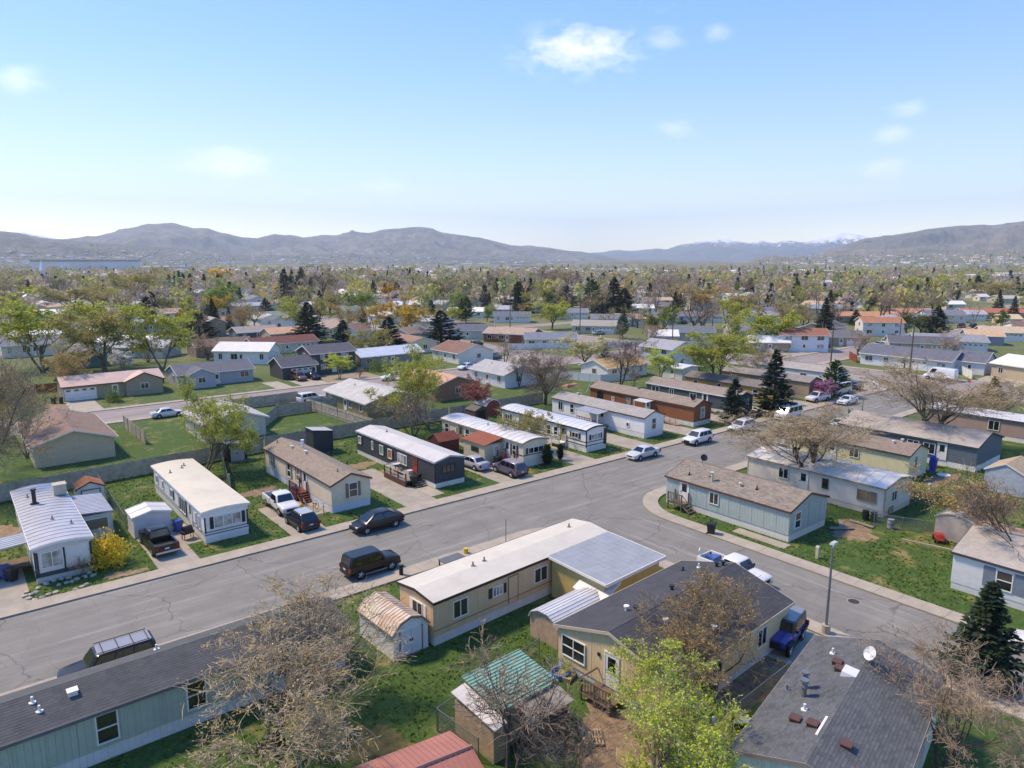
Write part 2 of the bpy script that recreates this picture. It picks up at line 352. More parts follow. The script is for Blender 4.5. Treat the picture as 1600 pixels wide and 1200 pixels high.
walk('sidewalk', -30, 143, KN, KN + 1.55, 'x'); walk('sidewalk', -30, CW - RW, KS - 1.5, KS, 'x'); walk('sidewalk', CE + RE, 143, KS - 1.5, KS, 'x')
walk('sidewalk', CE, CE + 1.5, -20, KS - RE, 'y'); walk('sidewalk', CW - 1.3, CW, -20, KS - RW, 'y')
for (cx, cy, r, a0, a1, wd, sg) in ((CE + RE, KS - RE, RE, 90, 180, 1.5, 1), (CW - RW, KS - RW, RW, 0, 90, 1.4, 1)):
    n = 7; base = MB(); o_ = arc(cx, cy, r, a0, a1, 14); i_ = arc(cx, cy, r - wd, a0, a1, 14); base.prism(o_ + i_[::-1], 0, .115, 'z'); b = struct(base.build('sidewalk', CONC2))
    for k in range(n):
        A0 = a0 + (a1 - a0) * (k + .012) / n; A1 = a0 + (a1 - a0) * (k + .988) / n
        MB().prism(arc(cx, cy, r + .004, A0, A1, 3) + arc(cx, cy, r - wd - .004, A0, A1, 3)[::-1], .1, .132, 'z').build('slab', CONC, b)
for nm, x0, x1, y0, y1 in (('kerb', -30, 143, 116.2, 117.7), ('kerb', -30, 111.8, 127.2, 128.6), ('kerb', 141.6, 143, 57.6, 116), ('kerb', 141.6, 143, -40, 44),
                           ('kerb', 157, 158.6, -40, 81.3), ('kerb', 157, 158.6, 90.7, 200), ('kerb', 158.7, 330, 80, 81.5), ('kerb', 158.7, 330, 90.5, 92)):
    struct(MB().box(x0, y0, 0, x1, y1, .12).build(nm, CONC))
def pad(name, poly, m, z=.012):
    return struct(MB().prism(poly, .0, z, 'z').build(name, m))
def rect(x0, y0, x1, y1): return [(x0, y0), (x1, y0), (x1, y1), (x0, y1)]
def blob(cx, cy, rx, ry, seed, n=16):
    r = random.Random(seed); n = 90; ph = [(k, r.uniform(0, 6.28), .34 / k ** .75) for k in (2, 3, 5, 7, 11, 16, 23, 31, 41)]
    rr = [1 + sum(a * math.sin(k * 6.283 * i / n + p) for k, p, a in ph) for i in range(n)]
    return [(cx + rx * .8 * math.cos(6.283 * i / n) * max(.3, rr[i]), cy + ry * .8 * math.sin(6.283 * i / n) * max(.3, rr[i])) for i in range(n)]
DIRT = mat('bare_dirt', '8f785f', .95, .25, 1.6, stain=.3); GRAVEL = mat('gravel', '9c9284', .95, .3, 6); RDIRT = mat('red_dirt', '86705c', .95, .3, 2.2)
# driveways of the north row
for (x0, x1, y1, m) in ((-3.5, 2.9, 66, CONC3), (11.2, 14.3, 67, CONC3), (22.0, 25.2, 66.5, CONC3), (33.6, 37.2, 71.5, CONC3), (45.4, 49.6, 67, CONC3), (56.6, 60.2, 68, CONC3), (67, 71.0, 69, CONC3), (78.4, 82.2, 70, CONC3),
                        (89, 93.0, 68, CONC3), (99.8, 103, 68, CONC3), (110.5, 113.5, 70, CONC3), (121.5, 127, 66, CONC3)):
    pad('driveway', rect(x0, KN + 1.56, x1, y1), m)
pad('patio', rect(14.32, 61.6, 15.5, 67), CONC3); pad('patio', rect(25.22, 61.4, 27.2, 66.3), CONC3); pad('patio', rect(37.22, 58.9, 38.8, 62), CONC)
pad('dirt_patch', blob(23.8, 71.5, 2.4, 1.6, 1), RDIRT, .016); pad('dirt_patch', blob(1.5, 74, 3, 4, 3), DIRT, .016); pad('dirt_patch', blob(36.5, 73.5, 2.2, 1.8, 4), DIRT, .016)
pad('dirt_patch', blob(20.6, 80, 1.6, 5.5, 6), DIRT, .016); pad('dirt_patch', blob(9, 58.6, 1.8, .7, 9), DIRT, .02); pad('dirt_patch', blob(96, 59.2, 2.2, .9, 10), RDIRT, .018); pad('dirt_patch', blob(105, 59.4, 2.8, 1.2, 11), RDIRT, .018)
# south side
pad('driveway', rect(37.2, 18.2, 42.0, 21.6), CONC3); pad('gravel_yard', blob(33.5, 19.8, 4.6, 2.2, 13), RDIRT, .01); pad('dirt_patch', blob(24.5, 21.5, 2.6, 3.6, 14), RDIRT, .014)
pad('dirt_patch', blob(61.5, 27.2, 3.2, 2.2, 15), DIRT, .014); pad('dirt_patch', blob(84, 28, 3.6, 1.4, 16), RDIRT, .014); pad('dirt_patch', blob(14.5, 29, 2.2, 1.8, 17), mat('leaf_litter', '6d6238', .95, .3, 3), .014)
pad('walkway', rect(53.0, 29, 54.2, 34), CONC3)

for (x0, x1, y0, y1, m) in ((14.8, 19.2, 128.65, 139, CONC), (11.5, 14.7, 128.65, 139, DIRT), (47.8, 51, 128.65, 137, CONC), (52.8, 58.2, 128.65, 136, CONC), (58.4, 70, 128.65, 138, mat('gravel_bed', '968873', .95, .25, 4)), (44.5, 47, 109, 116.1, CONC3),
                            (50, 54.5, 90, 94, CONC), (95, 118, 128.65, 137, CONC3), (75.5, 79.5, 105, 116.1, CONC3), (158.7, 166, 62.5, 67, CONC), (158.7, 190, 40, 50, CONC), (121.5, 141.5, 57.6, 62.0, CONC3), (165, 185, 92.1, 100, CONC3), (196, 206, 92.1, 102, CONC3)):
    pad('driveway', rect(x0, y0, x1, y1), m, .014)
pad('lawn', rect(158.7, 66.9, 165, 79.8), GROUND, .016)
# ------------------------------------------------------------------ mountains and air
def vnoise(x, y, seed):
    r = np.random.RandomState(seed); T = r.rand(256, 256); xi = np.floor(x).astype(int); yi = np.floor(y).astype(int); fx = x - xi; fy = y - yi
    fx = fx * fx * (3 - 2 * fx); fy = fy * fy * (3 - 2 * fy); g = lambda a, b: T[a % 256, b % 256]
    return (g(xi, yi) * (1 - fx) + g(xi + 1, yi) * fx) * (1 - fy) + (g(xi, yi + 1) * (1 - fx) + g(xi + 1, yi + 1) * fx) * fy
def fbm(x, y, seed, oct=5, ridged=False):
    s = 0; a = .5; tot = 0
    for o in range(oct):
        n = vnoise(x, y, seed + o)
        if ridged: n = 1 - np.abs(2 * n - 1)
        s = s + a * n; tot += a; a *= .52; x = x * 2.03 + 11.3; y = y * 2.03 + 5.7
    return s / tot
def hillmat(c1, c2, c3, snow=None, rough_scale=1.0):
    t = NT('hill_slope'); t.rough(.95); P = t.P(); n = t.noise(P, .0016 * rough_scale, 7, .62); n2 = t.noise(P, .012 * rough_scale, 6, .7); n3 = t.noise(P, .06, 3, .7)
    c = t.mix(t.ramp(n, [(.36, 0.0), (.62, 1.0)]), srgb(c1), srgb(c2)); c = t.mix(t.math('MULTIPLY', t.ramp(n2, [(.46, 0.0), (.62, 1.0)]), .75), c, srgb(c3))
    c = t.mix(t.math('MULTIPLY', t.ramp(n3, [(.5, 0.0), (.62, 1.0)]), .3), c, srgb('30382c'))
    if snow:
        z = t.sep(P)[2]; f = t.math('ADD', t.math('DIVIDE', t.math('SUBTRACT', z, snow), 110), t.math('MULTIPLY', t.math('SUBTRACT', n2, .5), 5.0))
        c = t.mix(t.ramp(f, [(.35, 0.0), (.75, 1.0)]), c, srgb('eef0f4'))
    t.col(c); t.bump(n2, .5, 20); return t.m
def ridge(name, label, sky_pts, D, depth, seed, m, gully=.5, nu=430, nr=58, ragged=2.0):
    u0, u1 = sky_pts[0][0], sky_pts[-1][0]; a0, a1 = max(u0, -60), min(u1, 1660); us = np.unique(np.concatenate([np.linspace(u0, a0, 26), np.linspace(a0, a1, nu - 52), np.linspace(a1, u1, 26)])); nu = len(us); vs = np.interp(us, [p[0] for p in sky_pts], [p[1] for p in sky_pts])
    vs = vs - ragged * (fbm(us / 26, us * 0 + seed, seed + 40, 4) - .5) * 2
    rows = np.concatenate([np.linspace(0, 1, nr), 1 + np.linspace(.06, .8, 10)])
    V = np.zeros((nu, len(rows), 3))
    for i, (u, v) in enumerate(zip(us, vs)):
        d = _R @ np.array([u - CX, CY - v, -F]); hxy = math.hypot(d[0], d[1]); h = CAMH + D * d[2] / hxy
        dx, dy = d[0] / hxy, d[1] / hxy
        dist = D - depth + rows * depth
        V[i, :, 0] = dx * dist; V[i, :, 1] = dy * dist; s = np.clip(rows, 0, 1)
        prof = np.where(rows <= 1, s ** 1.25 * (1.18 - .18 * s), 1 - (rows - 1) * .9)
        V[i, :, 2] = h * prof * (dist / D * .0 + 1)
    X = V[:, :, 0] / (depth * .17); Y = V[:, :, 1] / (depth * .17)
    s = rows[None, :]; amp = np.clip(s, 0, 1) * np.clip(1.0 - s, 0, 1) * 4
    g = fbm(X, Y, seed, 6, True) - .55
    hh = V[:, :, 2].max(axis=1, keepdims=True)
    V[:, :, 2] += g * amp * hh * gully
    V[:, :, 2] = np.maximum(V[:, :, 2], -3 + s * 2)
    nr2 = len(rows); idx = np.arange(nu * nr2).reshape(nu, nr2)
    Fq = np.stack([idx[:-1, :-1], idx[1:, :-1], idx[1:, 1:], idx[:-1, 1:]], -1).reshape(-1, 4)
    o = link(name, arr_mesh(name, V.reshape(-1, 3), Fq[:, ::-1], [m], smooth=True)); o['kind'] = 'structure'; return o
ridge('snowy_mountains', '', [(-1500, 378), (-900, 366), (-400, 370), (0, 362), (40, 363), (75, 370), (110, 378), (300, 392), (700, 396), (905, 397), (932, 395), (960, 390), (985, 393), (1025, 387), (1040, 389), (1050, 387), (1100, 377), (1137, 374), (1175, 379), (1192, 375), (1210, 379), (1237, 375), (1257, 378),
       (1287, 373), (1312, 365), (1337, 366), (1360, 371), (1420, 374), (1600, 380), (2200, 372), (3000, 380)], 12500, 3200, 3, hillmat('545b5c', '686a68', '454d4f', snow=225), .75, ragged=3.0)
ridge('mountains', '', [(-1500, 366), (-800, 352), (-300, 372), (-60, 380), (60, 378), (100, 374), (150, 369), (200, 357), (232, 352), (270, 349), (300, 356), (325, 356), (350, 364), (380, 371), (400, 373), (425, 367), (455, 367), (475, 372), (500, 367), (525, 368), (552, 361), (575, 363), (600, 359), (625, 357),
       (650, 354), (665, 355), (690, 362), (720, 367), (745, 371), (775, 378), (800, 384), (830, 384), (865, 389), (907, 394), (932, 397), (960, 403), (1000, 408), (1100, 412)], 7800, 2600, 11, hillmat('857d72', '5b5d54', '42483f'), .78, ragged=1.8)
ridge('hills', '', [(-1500, 384), (-500, 372), (-100, 364), (0, 362), (30, 364), (60, 370), (120, 377), (190, 381), (250, 386), (320, 392), (400, 398), (480, 397), (540, 396), (600, 399), (700, 402), (800, 405), (880, 408), (1000, 411)], 5200, 1900, 23, hillmat('77726a', '55574e', '3e443e', rough_scale=1.6), .7, ragged=1.8)
ridge('bench_hills', '', [(880, 411), (940, 408), (960, 406), (1100, 408), (1165, 410), (1180, 403), (1205, 401), (1250, 402), (1300, 397), (1380, 396), (1460, 394), (1530, 391), (1600, 388), (1900, 380), (2600, 376)], 4300, 1500, 31, hillmat('8c8069', '6b6a55', '53574b', rough_scale=1.8), .5, ragged=1.5)
ridge('long_mountain', '', [(1200, 409), (1262, 402), (1300, 387), (1350, 374), (1400, 366), (1445, 359), (1495, 352), (1550, 351), (1600, 345), (1700, 338), (1850, 330), (2200, 334), (3000, 345)], 6600, 2200, 47, hillmat('857a6b', '5f5b4e', '4b4d42'), .62, ragged=1.6)
t = NT('air'); t.n.remove(t.p); vol = t.n.new('ShaderNodeVolumePrincipled'); vol.inputs['Density'].default_value = 8.5e-5; vol.inputs['Color'].default_value = (.66, .82, 1, 1); vol.inputs['Anisotropy'].default_value = .2
t.l.new(vol.outputs[0], t.n['Material Output'].inputs['Volume'])
HB = 17500
hz = MB().box(-HB, -HB, -6, HB, HB, 1300).build('haze', t.m); hz['kind'] = 'stuff'; hz['label'] = 'thin pale blue haze in the distant air'; hz['category'] = 'haze'
# ------------------------------------------------------------------ trees
def _norm(a): return a / (np.linalg.norm(a, axis=-1, keepdims=True) + 1e-9)
def march(rng, p0, d0, length, n, wob, up, grav=0.0):
    B = len(p0); pts = np.zeros((B, n, 3)); pts[:, 0] = p0; d = _norm(d0.copy()); st = (length / (n - 1))[:, None]
    for i in range(1, n):
        d = _norm(d + rng.normal(0, wob, (B, 3)) + np.array([0, 0, up - grav * i / n])); pts[:, i] = pts[:, i - 1] + d * st
    return pts
def spawn(rng, P, Rr, m, tmin, tmax, ang, ratio, n, wob, up, rr=.6, rend=.35, grav=0.0, minlen=.15):
    B, k, _ = P.shape; m = int(m); idx = np.repeat(np.arange(B), m); t = rng.uniform(tmin, tmax, B * m); f = t * (k - 1); i0 = np.minimum(f.astype(int), k - 2); fr = (f - i0)[:, None]
    p = P[idx, i0] * (1 - fr) + P[idx, i0 + 1] * fr; tan = _norm(P[idx, i0 + 1] - P[idx, i0]); r0 = Rr[idx, i0] * (1 - fr[:, 0]) + Rr[idx, i0 + 1] * fr[:, 0]
    q = _norm(np.cross(tan, rng.normal(0, 1, (B * m, 3)))); a = rng.uniform(ang[0], ang[1], B * m)[:, None]
    d = tan * np.cos(a) + q * np.sin(a); d[:, 2] += up * .5
    L = np.linalg.norm(P[:, -1] - P[:, 0], axis=1)[idx] * ratio * rng.uniform(.6, 1.15, B * m) * (1.1 - .45 * t); L = np.maximum(L, minlen)
    C = march(rng, p, d, L, n, wob, up, grav); rs = r0 * rr; Rc = rs[:, None] * np.linspace(1, rend, n)[None, :]
    return C, Rc
def tubes(P, Rr, k):
    B, n, _ = P.shape
    tan = np.zeros_like(P); tan[:, 1:-1] = P[:, 2:] - P[:, :-2]; tan[:, 0] = P[:, 1] - P[:, 0]; tan[:, -1] = P[:, -1] - P[:, -2]; tan = _norm(tan)
    a = np.cross(tan, np.array([.31, .17, .93])); a = _norm(a); b = np.cross(tan, a); th = np.arange(k) * 2 * np.pi / k
    V = P[:, :, None, :] + Rr[:, :, None, None] * (a[:, :, None, :] * np.cos(th)[None, None, :, None] + b[:, :, None, :] * np.sin(th)[None, None, :, None])
    idx = np.arange(B * n * k).reshape(B, n, k); nx = np.roll(idx, -1, axis=2)
    Fq = np.stack([idx[:, :-1], nx[:, :-1], nx[:, 1:], idx[:, 1:]], -1).reshape(-1, 4)
    return V.reshape(-1, 3), Fq
def ribbons(rng, P, Rr):
    B, n, _ = P.shape; t = _norm(P[:, -1] - P[:, 0]); a = _norm(np.cross(t, rng.normal(0, 1, (B, 3))))[:, None, :] * Rr[:, :, None] * 1.25
    V = np.stack([P - a, P + a], 2); idx = np.arange(B * n * 2).reshape(B, n, 2)
    return V.reshape(-1, 3), np.stack([idx[:, :-1, 0], idx[:, :-1, 1], idx[:, 1:, 1], idx[:, 1:, 0]], -1).reshape(-1, 4)
def quads(rng, C, size, flat=0.0, aspect=1.0):
    n = len(C); a = _norm(rng.normal(0, 1, (n, 3)) * np.array([1, 1, 1 - flat])); b = _norm(np.cross(a, rng.normal(0, 1, (n, 3)))); s = size * rng.uniform(.6, 1.3, (n, 1))
    V = np.stack([C - a * s * .5, C + b * s * .38 * aspect, C + a * s * .5, C - b * s * .38 * aspect], 1).reshape(-1, 3)
    return V, np.arange(4 * n).reshape(n, 4)
def join(parts):
    Vs, Fs, Ms, o = [], [], [], 0
    for V, Fq, m in parts:
        Vs.append(V); Fs.append(Fq + o); Ms.append(np.full(len(Fq), m)); o += len(V)
    return np.concatenate(Vs), np.concatenate(Fs), np.concatenate(Ms)
SK = {}
def skeleton(seed, form, res):
    key = (seed, form, res)
    if key in SK: return SK[key]
    rng = np.random.RandomState(seed)
    A = dict(vase=(1, .20, 6, (.35, .85), .62), spread=(1, .18, 7, (.55, 1.15), .62), upright=(2, .30, 6, (.2, .5), .55), multi=(4, .16, 4, (.25, .75), .6), shrub=(9, .12, 3, (.2, .6), .6), willow=(2, .22, 6, (.3, .8), .58))[form]
    stems, th, nl, ang, lr = A; H = 10.0
    d0 = np.stack([rng.normal(0, .12 if stems == 1 else .38 if form != 'upright' else .12, stems), rng.normal(0, .12 if stems == 1 else .38 if form != 'upright' else .12, stems), np.ones(stems)], 1)
    p0 = np.stack([rng.normal(0, .02 + .06 * (stems > 1), stems), rng.normal(0, .02 + .06 * (stems > 1), stems), np.full(stems, -.1)], 1)
    T = march(rng, p0, d0, np.full(stems, H * th * 1.25 if stems == 1 else H * th * 2.2), 6, .06, .05); r = .19 if stems == 1 else .10 if stems <= 4 else .045
    TR = np.repeat(np.linspace(1.25, .8, 6)[None, :] * r, stems, 0)
    Lm = spawn(rng, T, TR, nl, .45, 1.0, ang, 1, 9, .12, .05, .52, .2); Lm = list(Lm)
    # limbs get absolute length
    sc = (H * lr * rng.uniform(.75, 1.15, len(Lm[0]))) / (np.linalg.norm(Lm[0][:, -1] - Lm[0][:, 0], axis=1) + 1e-6); Lm[0] = Lm[0][:, :1] + (Lm[0] - Lm[0][:, :1]) * sc[:, None, None]
    g = .12 if form == 'willow' else .0
    m2, m3, m4, m5 = {'hi': (54, 8, 6, 3), 'mid': (40, 7, 6, 0), 'lo': (30, 8, 0, 0)}[res]; m2 = max(2, round(m2 / len(Lm[0])))
    L2 = spawn(rng, *Lm, m2, .15, 1.0, (.35, 1.05), .56, 7, .15, .04, .5, .3, g)
    L3 = spawn(rng, *L2, m3, .12, 1.0, (.35, 1.1), .62, 5, .18, .04, .5, .4, g)
    lev = [L2, L3]
    if m4: lev.append(spawn(rng, *L3, m4, .1, 1.0, (.3, 1.1), .72, 4, .2, .04, .6, .5, g * 1.5, .3))
    if m5: lev.append(spawn(rng, *lev[-1], m5, .1, 1.0, (.3, 1.1), .8, 3, .2, .03, .7, .6, g * 1.5, .22))
    lev = [(P, np.maximum(Rr, .007 if res == 'hi' else .012 if res == 'mid' else .022)) for P, Rr in lev]
    allp = np.concatenate([P.reshape(-1, 3) for P, _ in lev]); zt = np.percentile(allp[:, 2], 99.7); rad = np.percentile(np.hypot(allp[:, 0], allp[:, 1]), 97)
    SK[key] = ((T, TR), Lm, lev, zt, rad); return SK[key]
KINDS = {  # bark, leaf colours, leaf count per end point, leaf size
    'bare': ('4e443c', None, 0, 0), 'bare_pink': ('574b41', None, 0, 0),
    'bud_tan': ('4f4337', ('a8945e', 'c8b67e'), .55, .08), 'bud_olive': ('62543f', ('9a9350', 'bcb268'), 2.2, .11), 'bud_orange': ('7a6347', ('a68d58', 'c4ac78'), 2.0, .11),
    'yg': ('5f5342', ('9ba63a', 'c8cb62'), 4.2, .145), 'green': ('54493b', ('6f8a3c', '9cb258'), 3.2, .15), 'lime': ('7b7260', ('a3b82f', 'd6e066'), 2.4, .115),
    'gold': ('63513a', ('b8923a', 'dcb950'), 3.6, .15), 'yellow': ('8d7438', ('e3b41c', 'fbdc48'), 9, .24), 'bronze': ('4d4136', ('a58748', 'cdb272'), .34, .10),
    'pink': ('5b4742', ('a3608a', 'c48fae'), 6, .2), 'redbud': ('6c4a44', ('a05a54', 'b8786e'), 2.0, .12), 'white': ('6a6058', ('dcd6cf', 'f2eee8'), 5, .18), 'cream': ('6a604c', ('cfc489', 'e2d9a6'), 2.2, .13),
    'olive': ('4f4a38', ('727a40', '979a58'), 4.4, .17)}
TM = {}
TWIG = {'bare': '7d6b5c', 'bare_pink': '97826e', 'bud_tan': '95846f', 'bud_olive': '8c7f62', 'bud_orange': '9a8262', 'lime': '8f8a6c', 'bronze': '7d6a50', 'yg': '857a58', 'gold': '8d7444', 'redbud': '8a605a', 'pink': '7a5a58'}
def tree_meshes(seed, form, res, kind):
    seed = 3 if res != 'lo' else seed % 2 + 3; key = (seed, form, res, kind)
    if key in TM: return TM[key]
    (T, TR), Lm, lev, zt, rad = skeleton(seed, form, res); bark, leaf, dens, ls = KINDS[kind]; rng = np.random.RandomState(seed + 99)
    k1 = {'hi': 9, 'mid': 7, 'lo': 5}[res]
    V, Fq, Mi = join([(*tubes(T, TR, k1), 0), (*tubes(Lm[0], Lm[1], max(4, k1 - 3)), 0)]); tm = arr_mesh('trunk', V, Fq, [barkm(bark)], smooth=True)
    parts = [(*(tubes(P, Rr, 4 if i == 0 else 3) if i < (2 if res != 'lo' else 1) else ribbons(rng, P, Rr)), 0 if i == 0 else 2) for i, (P, Rr) in enumerate(lev)]; mats = [barkm(bark), barkm(bark), barkm(TWIG.get(kind, bark))]
    if leaf:
        e = np.concatenate([P[:, 1:].reshape(-1, 3) for P, _ in lev[-(2 if res == 'hi' else 1):]]); want = int(len(e) * dens * {'hi': .45, 'mid': .8, 'lo': 1.4}[res]); want = min(want, {'hi': 15000, 'mid': 6000, 'lo': 1700}[res])
        c = e[rng.randint(0, len(e), want)] + rng.normal(0, {'hi': .05, 'mid': .12, 'lo': .24}[res], (want, 3))
        parts.append((*quads(rng, c, ls * {'hi': 1.15, 'mid': 1.9, 'lo': 3.0}[res]), 1)); mats[1] = leafm(*leaf)
    V, Fq, Mi = join(parts); cm = arr_mesh('crown', V, Fq, mats, Mi)
    TM[key] = (tm, cm, zt, rad); return TM[key]
def put_tree(name, label, x, y, h, w, kind, form='vase', res='mid', seed=1, group=None, cat='tree', lean=0, rot=None, z=0):
    tm, cm, zt, rad = tree_meshes(seed, form, res, kind)
    rot = random.uniform(0, 6.28) if rot is None else rot
    t = thing(name, label, cat, (x, y, z), rot, group, (w * .62 / rad, w * .62 / rad, h / zt))
    if lean: t.rotation_euler = (0, lean, rot)
    link('trunk', tm, t); link('crown', cm, t); return t
CM = {}
def conifer_meshes(seed, kind):
    if (seed, kind) in CM: return CM[(seed, kind)]
    rng = np.random.RandomState(seed); H = 10.0; nw, nb, wid, c1, c2, droop = {'spruce': (30, 10, .24, '1f3325', '435b41', .25), 'dark': (26, 11, .30, '1b2c21', '38513e', .15), 'pine': (18, 9, .36, '2c4a32', '567850', -.1), 'cedar': (34, 9, .15, '2c4226', '4c6638', -.5)}[kind]
    T = np.array([[[0, 0, -.1], [0.03, .02, 4], [0, 0.02, 7.5], [0, 0, 9.9]]]); TRr = np.array([[.2, .15, .08, .02]]); tv = tubes(T, TRr, 7); tm = arr_mesh('trunk', tv[0], tv[1], [barkm('4b3c30')], smooth=True)
    zs = np.repeat(np.linspace(.06 if kind != 'pine' else .16, .985, nw), nb) + rng.normal(0, .012, nw * nb); az = rng.uniform(0, 6.283, len(zs)); prof = np.clip((1 - zs) ** .85, .02, 1) * np.where(zs < .12, .8, 1)
    if kind == 'cedar': prof = np.sqrt(np.clip(zs * (1 - zs) * 3.6, .02, 1)) * (1.1 - .5 * zs)
    if kind == 'pine': prof = np.clip((1 - zs) ** .55, .1, 1)
    Ln = H * wid * prof * rng.uniform(.72, 1.18, len(zs)); d = np.stack([np.cos(az), np.sin(az), np.full(len(zs), .25 - droop)], 1); p0 = np.stack([0 * zs, 0 * zs, zs * H], 1)
    P = march(rng, p0, d, Ln, 5, .07, .05); Rr = np.repeat(np.linspace(.03, .008, 5)[None], len(P), 0)
    n = 22; t = rng.uniform(.22, 1.0, (len(P), n)) ** .8; f = t * 4; i0 = np.minimum(f.astype(int), 3); fr = (f - i0)[..., None]; bi = np.arange(len(P))[:, None]
    c = P[bi, i0] * (1 - fr) + P[bi, i0 + 1] * fr; tan = _norm(P[:, -1] - P[:, 0])[:, None, :] * np.ones((1, n, 1)); side = _norm(np.cross(tan, np.array([0, 0, 1.]))) * rng.choice([-1, 1], (len(P), n, 1))
    ln = (.16 + .05 * Ln[:, None]) * rng.uniform(.7, 1.3, (len(P), n)) * (1.5 if kind == 'pine' else 1.25); dd = _norm(tan * .8 + side * rng.uniform(.2, 1, (len(P), n, 1)) + rng.normal(0, .22, (len(P), n, 3)) + np.array([0, 0, -.18 if kind != 'pine' else .2]))
    wv = _norm(np.cross(dd, rng.normal(0, 1, (len(P), n, 3)) * .5 + np.array([0, 0, 1.]))); c = c.reshape(-1, 3); dd = dd.reshape(-1, 3); wv = wv.reshape(-1, 3); ln = ln.reshape(-1, 1)
    V = np.stack([c, c + dd * ln * .55 + wv * ln * .36, c + dd * ln * 1.3, c + dd * ln * .55 - wv * ln * .36], 1).reshape(-1, 3)
    V, Fq, Mi = join([(V, np.arange(len(V)).reshape(-1, 4), 1), (*tubes(P, Rr, 3), 0)])
    cm = arr_mesh('crown', V, Fq, [barkm('4b3c30'), leafm(c1, c2, 'needle')], Mi); CM[(seed, kind)] = (tm, cm, wid * H); return CM[(seed, kind)]
def put_conifer(name, label, x, y, h, w, kind='spruce', seed=1, group=None, cat='tree'):
    tm, cm, rad = conifer_meshes(seed, kind); t = thing(name, label, cat, (x, y, 0), random.uniform(0, 6.28), group, (w * .6 / rad, w * .6 / rad, h / 10.0)); link('trunk', tm, t); link('crown', cm, t); return t
def T_(kind, u, vb, vt, wpx, label, form='vase', res='mid', seed=1, name=None, group=None):
    x, y = G(u, vb); h = HT(u, vb, vt); w = wpx * (1.12 if vb < 620 else 1) / F * PX(x, y, h * .6)[2]
    if kind in ('spruce', 'dark', 'pine', 'cedar'): return put_conifer(name or 'conifer_tree', label, x, y, h, w, kind, seed, group)
    return put_tree(name or 'leafy_tree', label, x, y, h, w, kind, form, res, seed, group)
def put_mound(name, label, x, y, h, w, c1, c2, n=2600, seed=1, cat='bush', streak=1.0):
    rng = np.random.RandomState(seed); t = thing(name, label, cat, (x, y, 0)); k = 26; az = rng.uniform(0, 6.28, k); el = rng.uniform(.35, 1.5, k)
    d = np.stack([np.cos(az) * np.cos(el), np.sin(az) * np.cos(el), np.sin(el)], 1); P = march(rng, np.zeros((k, 3)), d, np.full(k, h * .9), 5, .12, .03); P[:, :, :2] *= w / 2 / h
    v = tubes(P, np.repeat(np.linspace(.03, .008, 5)[None], k, 0), 4); link('stem', arr_mesh('stem', v[0], v[1], [barkm('7d6a4c')]), t)
    az = rng.uniform(0, 6.283, n); ce = rng.rand(n); r = rng.rand(n) ** .3 * (1 + .22 * np.sin(az * 5 + ce * 4) + rng.normal(0, .07, n)); se = np.sqrt(1 - ce ** 2)
    c = np.stack([r * se * np.cos(az) * w / 2, r * se * np.sin(az) * w / 2, r * ce * h], 1); q = quads(rng, c, .2 * (w / 3) ** .4, 0, .9)
    link('foliage', arr_mesh('foliage', q[0], q[1], [leafm(c1, c2)]), t); return t
# --- the trees that stand closest
put_tree('bare_tree', 'wide tangled budding tree over the pale green home beside the street', 10.6, 32.0, 7.2, 12.2, 'bud_tan', 'multi', 'hi', 5, rot=.9)
put_tree('bare_tree', 'dark leafless tree standing in front of the green metal roof', 17.4, 21.6, 7.6, 6.4, 'bare', 'upright', 'mid', 8, rot=1.2)
put_tree('bare_tree', 'tangle of leafless grey branches along the bottom edge below the wooden pallets', 19.4, 20.0, 3.9, 6.0, 'bare', 'shrub', 'mid', 12, rot=2.2, cat='bush')
put_tree('leafy_tree', 'bright lime green tree in new leaf before the tan double-wide home', 22.7, 18.0, 6.3, 7.4, 'lime', 'multi', 'hi', 3, rot=.8)
put_tree('leafy_tree', 'smaller lime green sapling at the bottom edge by the dark shingle roof', 25.0, 16.4, 4.4, 3.0, 'lime', 'multi', 'mid', 4, rot=2.8)
put_tree('bronze_tree', 'bronze brown budding tree beside the dark double-wide roof', 30.6, 20.1, 7.0, 8.4, 'bronze', 'multi', 'hi', 15, rot=3.4)
put_tree('bare_tree', 'leafless beige tree overhanging the dark shingle roof in the bottom corner', 33.4, 9.8, 7.0, 7.4, 'bare_pink', 'multi', 'hi', 18, rot=1.0)
T_('spruce', 1532, 1066, 910, 108, 'dark blue-green spruce standing across from the white home with slate shutters', seed=2, name='spruce_tree')
put_tree('bare_tree', 'leaning bare tree arching over the white home with grey shutters', 60.6, 13.2, 8.6, 9.0, 'bare', 'spread', 'mid', 21, rot=2.0)
put_tree('bare_tree', 'big bare elm with dark limbs between the teal home and the long white home', 68.0, 34.0, 10.4, 15.0, 'bud_tan', 'upright', 'hi', 30, rot=2.3)
put_tree('bare_tree', 'widest bare elm rising behind the pale yellow home beside the blue grey home', 94.5, 33.2, 12.4, 17.0, 'bud_tan', 'upright', 'hi', 33, rot=1.1)
put_tree('budding_shrub', 'yellowish budding thicket behind the rusty rounded shed', 68.2, 20.2, 5.0, 9.0, 'bud_orange', 'shrub', 'mid', 36, cat='bush')
T_('bud_tan', -22, 770, 535, 210, 'huge tangled bare tree filling the left edge', 'spread', 'hi', 5, 'bare_tree'); T_('bud_tan', 42, 715, 575, 95, 'smaller bare thicket beside the brown roofed house at the left edge', 'shrub', 'mid', 41, 'bare_tree')
T_('yg', 320, 742, 598, 150, 'yellow green willow rising behind the plain white mobile home', 'willow', 'hi', 44, 'willow_tree')
T_('yg', 672, 672, 533, 128, 'tall bright yellow green willow behind the charcoal mobile home', 'willow', 'hi', 47, 'willow_tree')
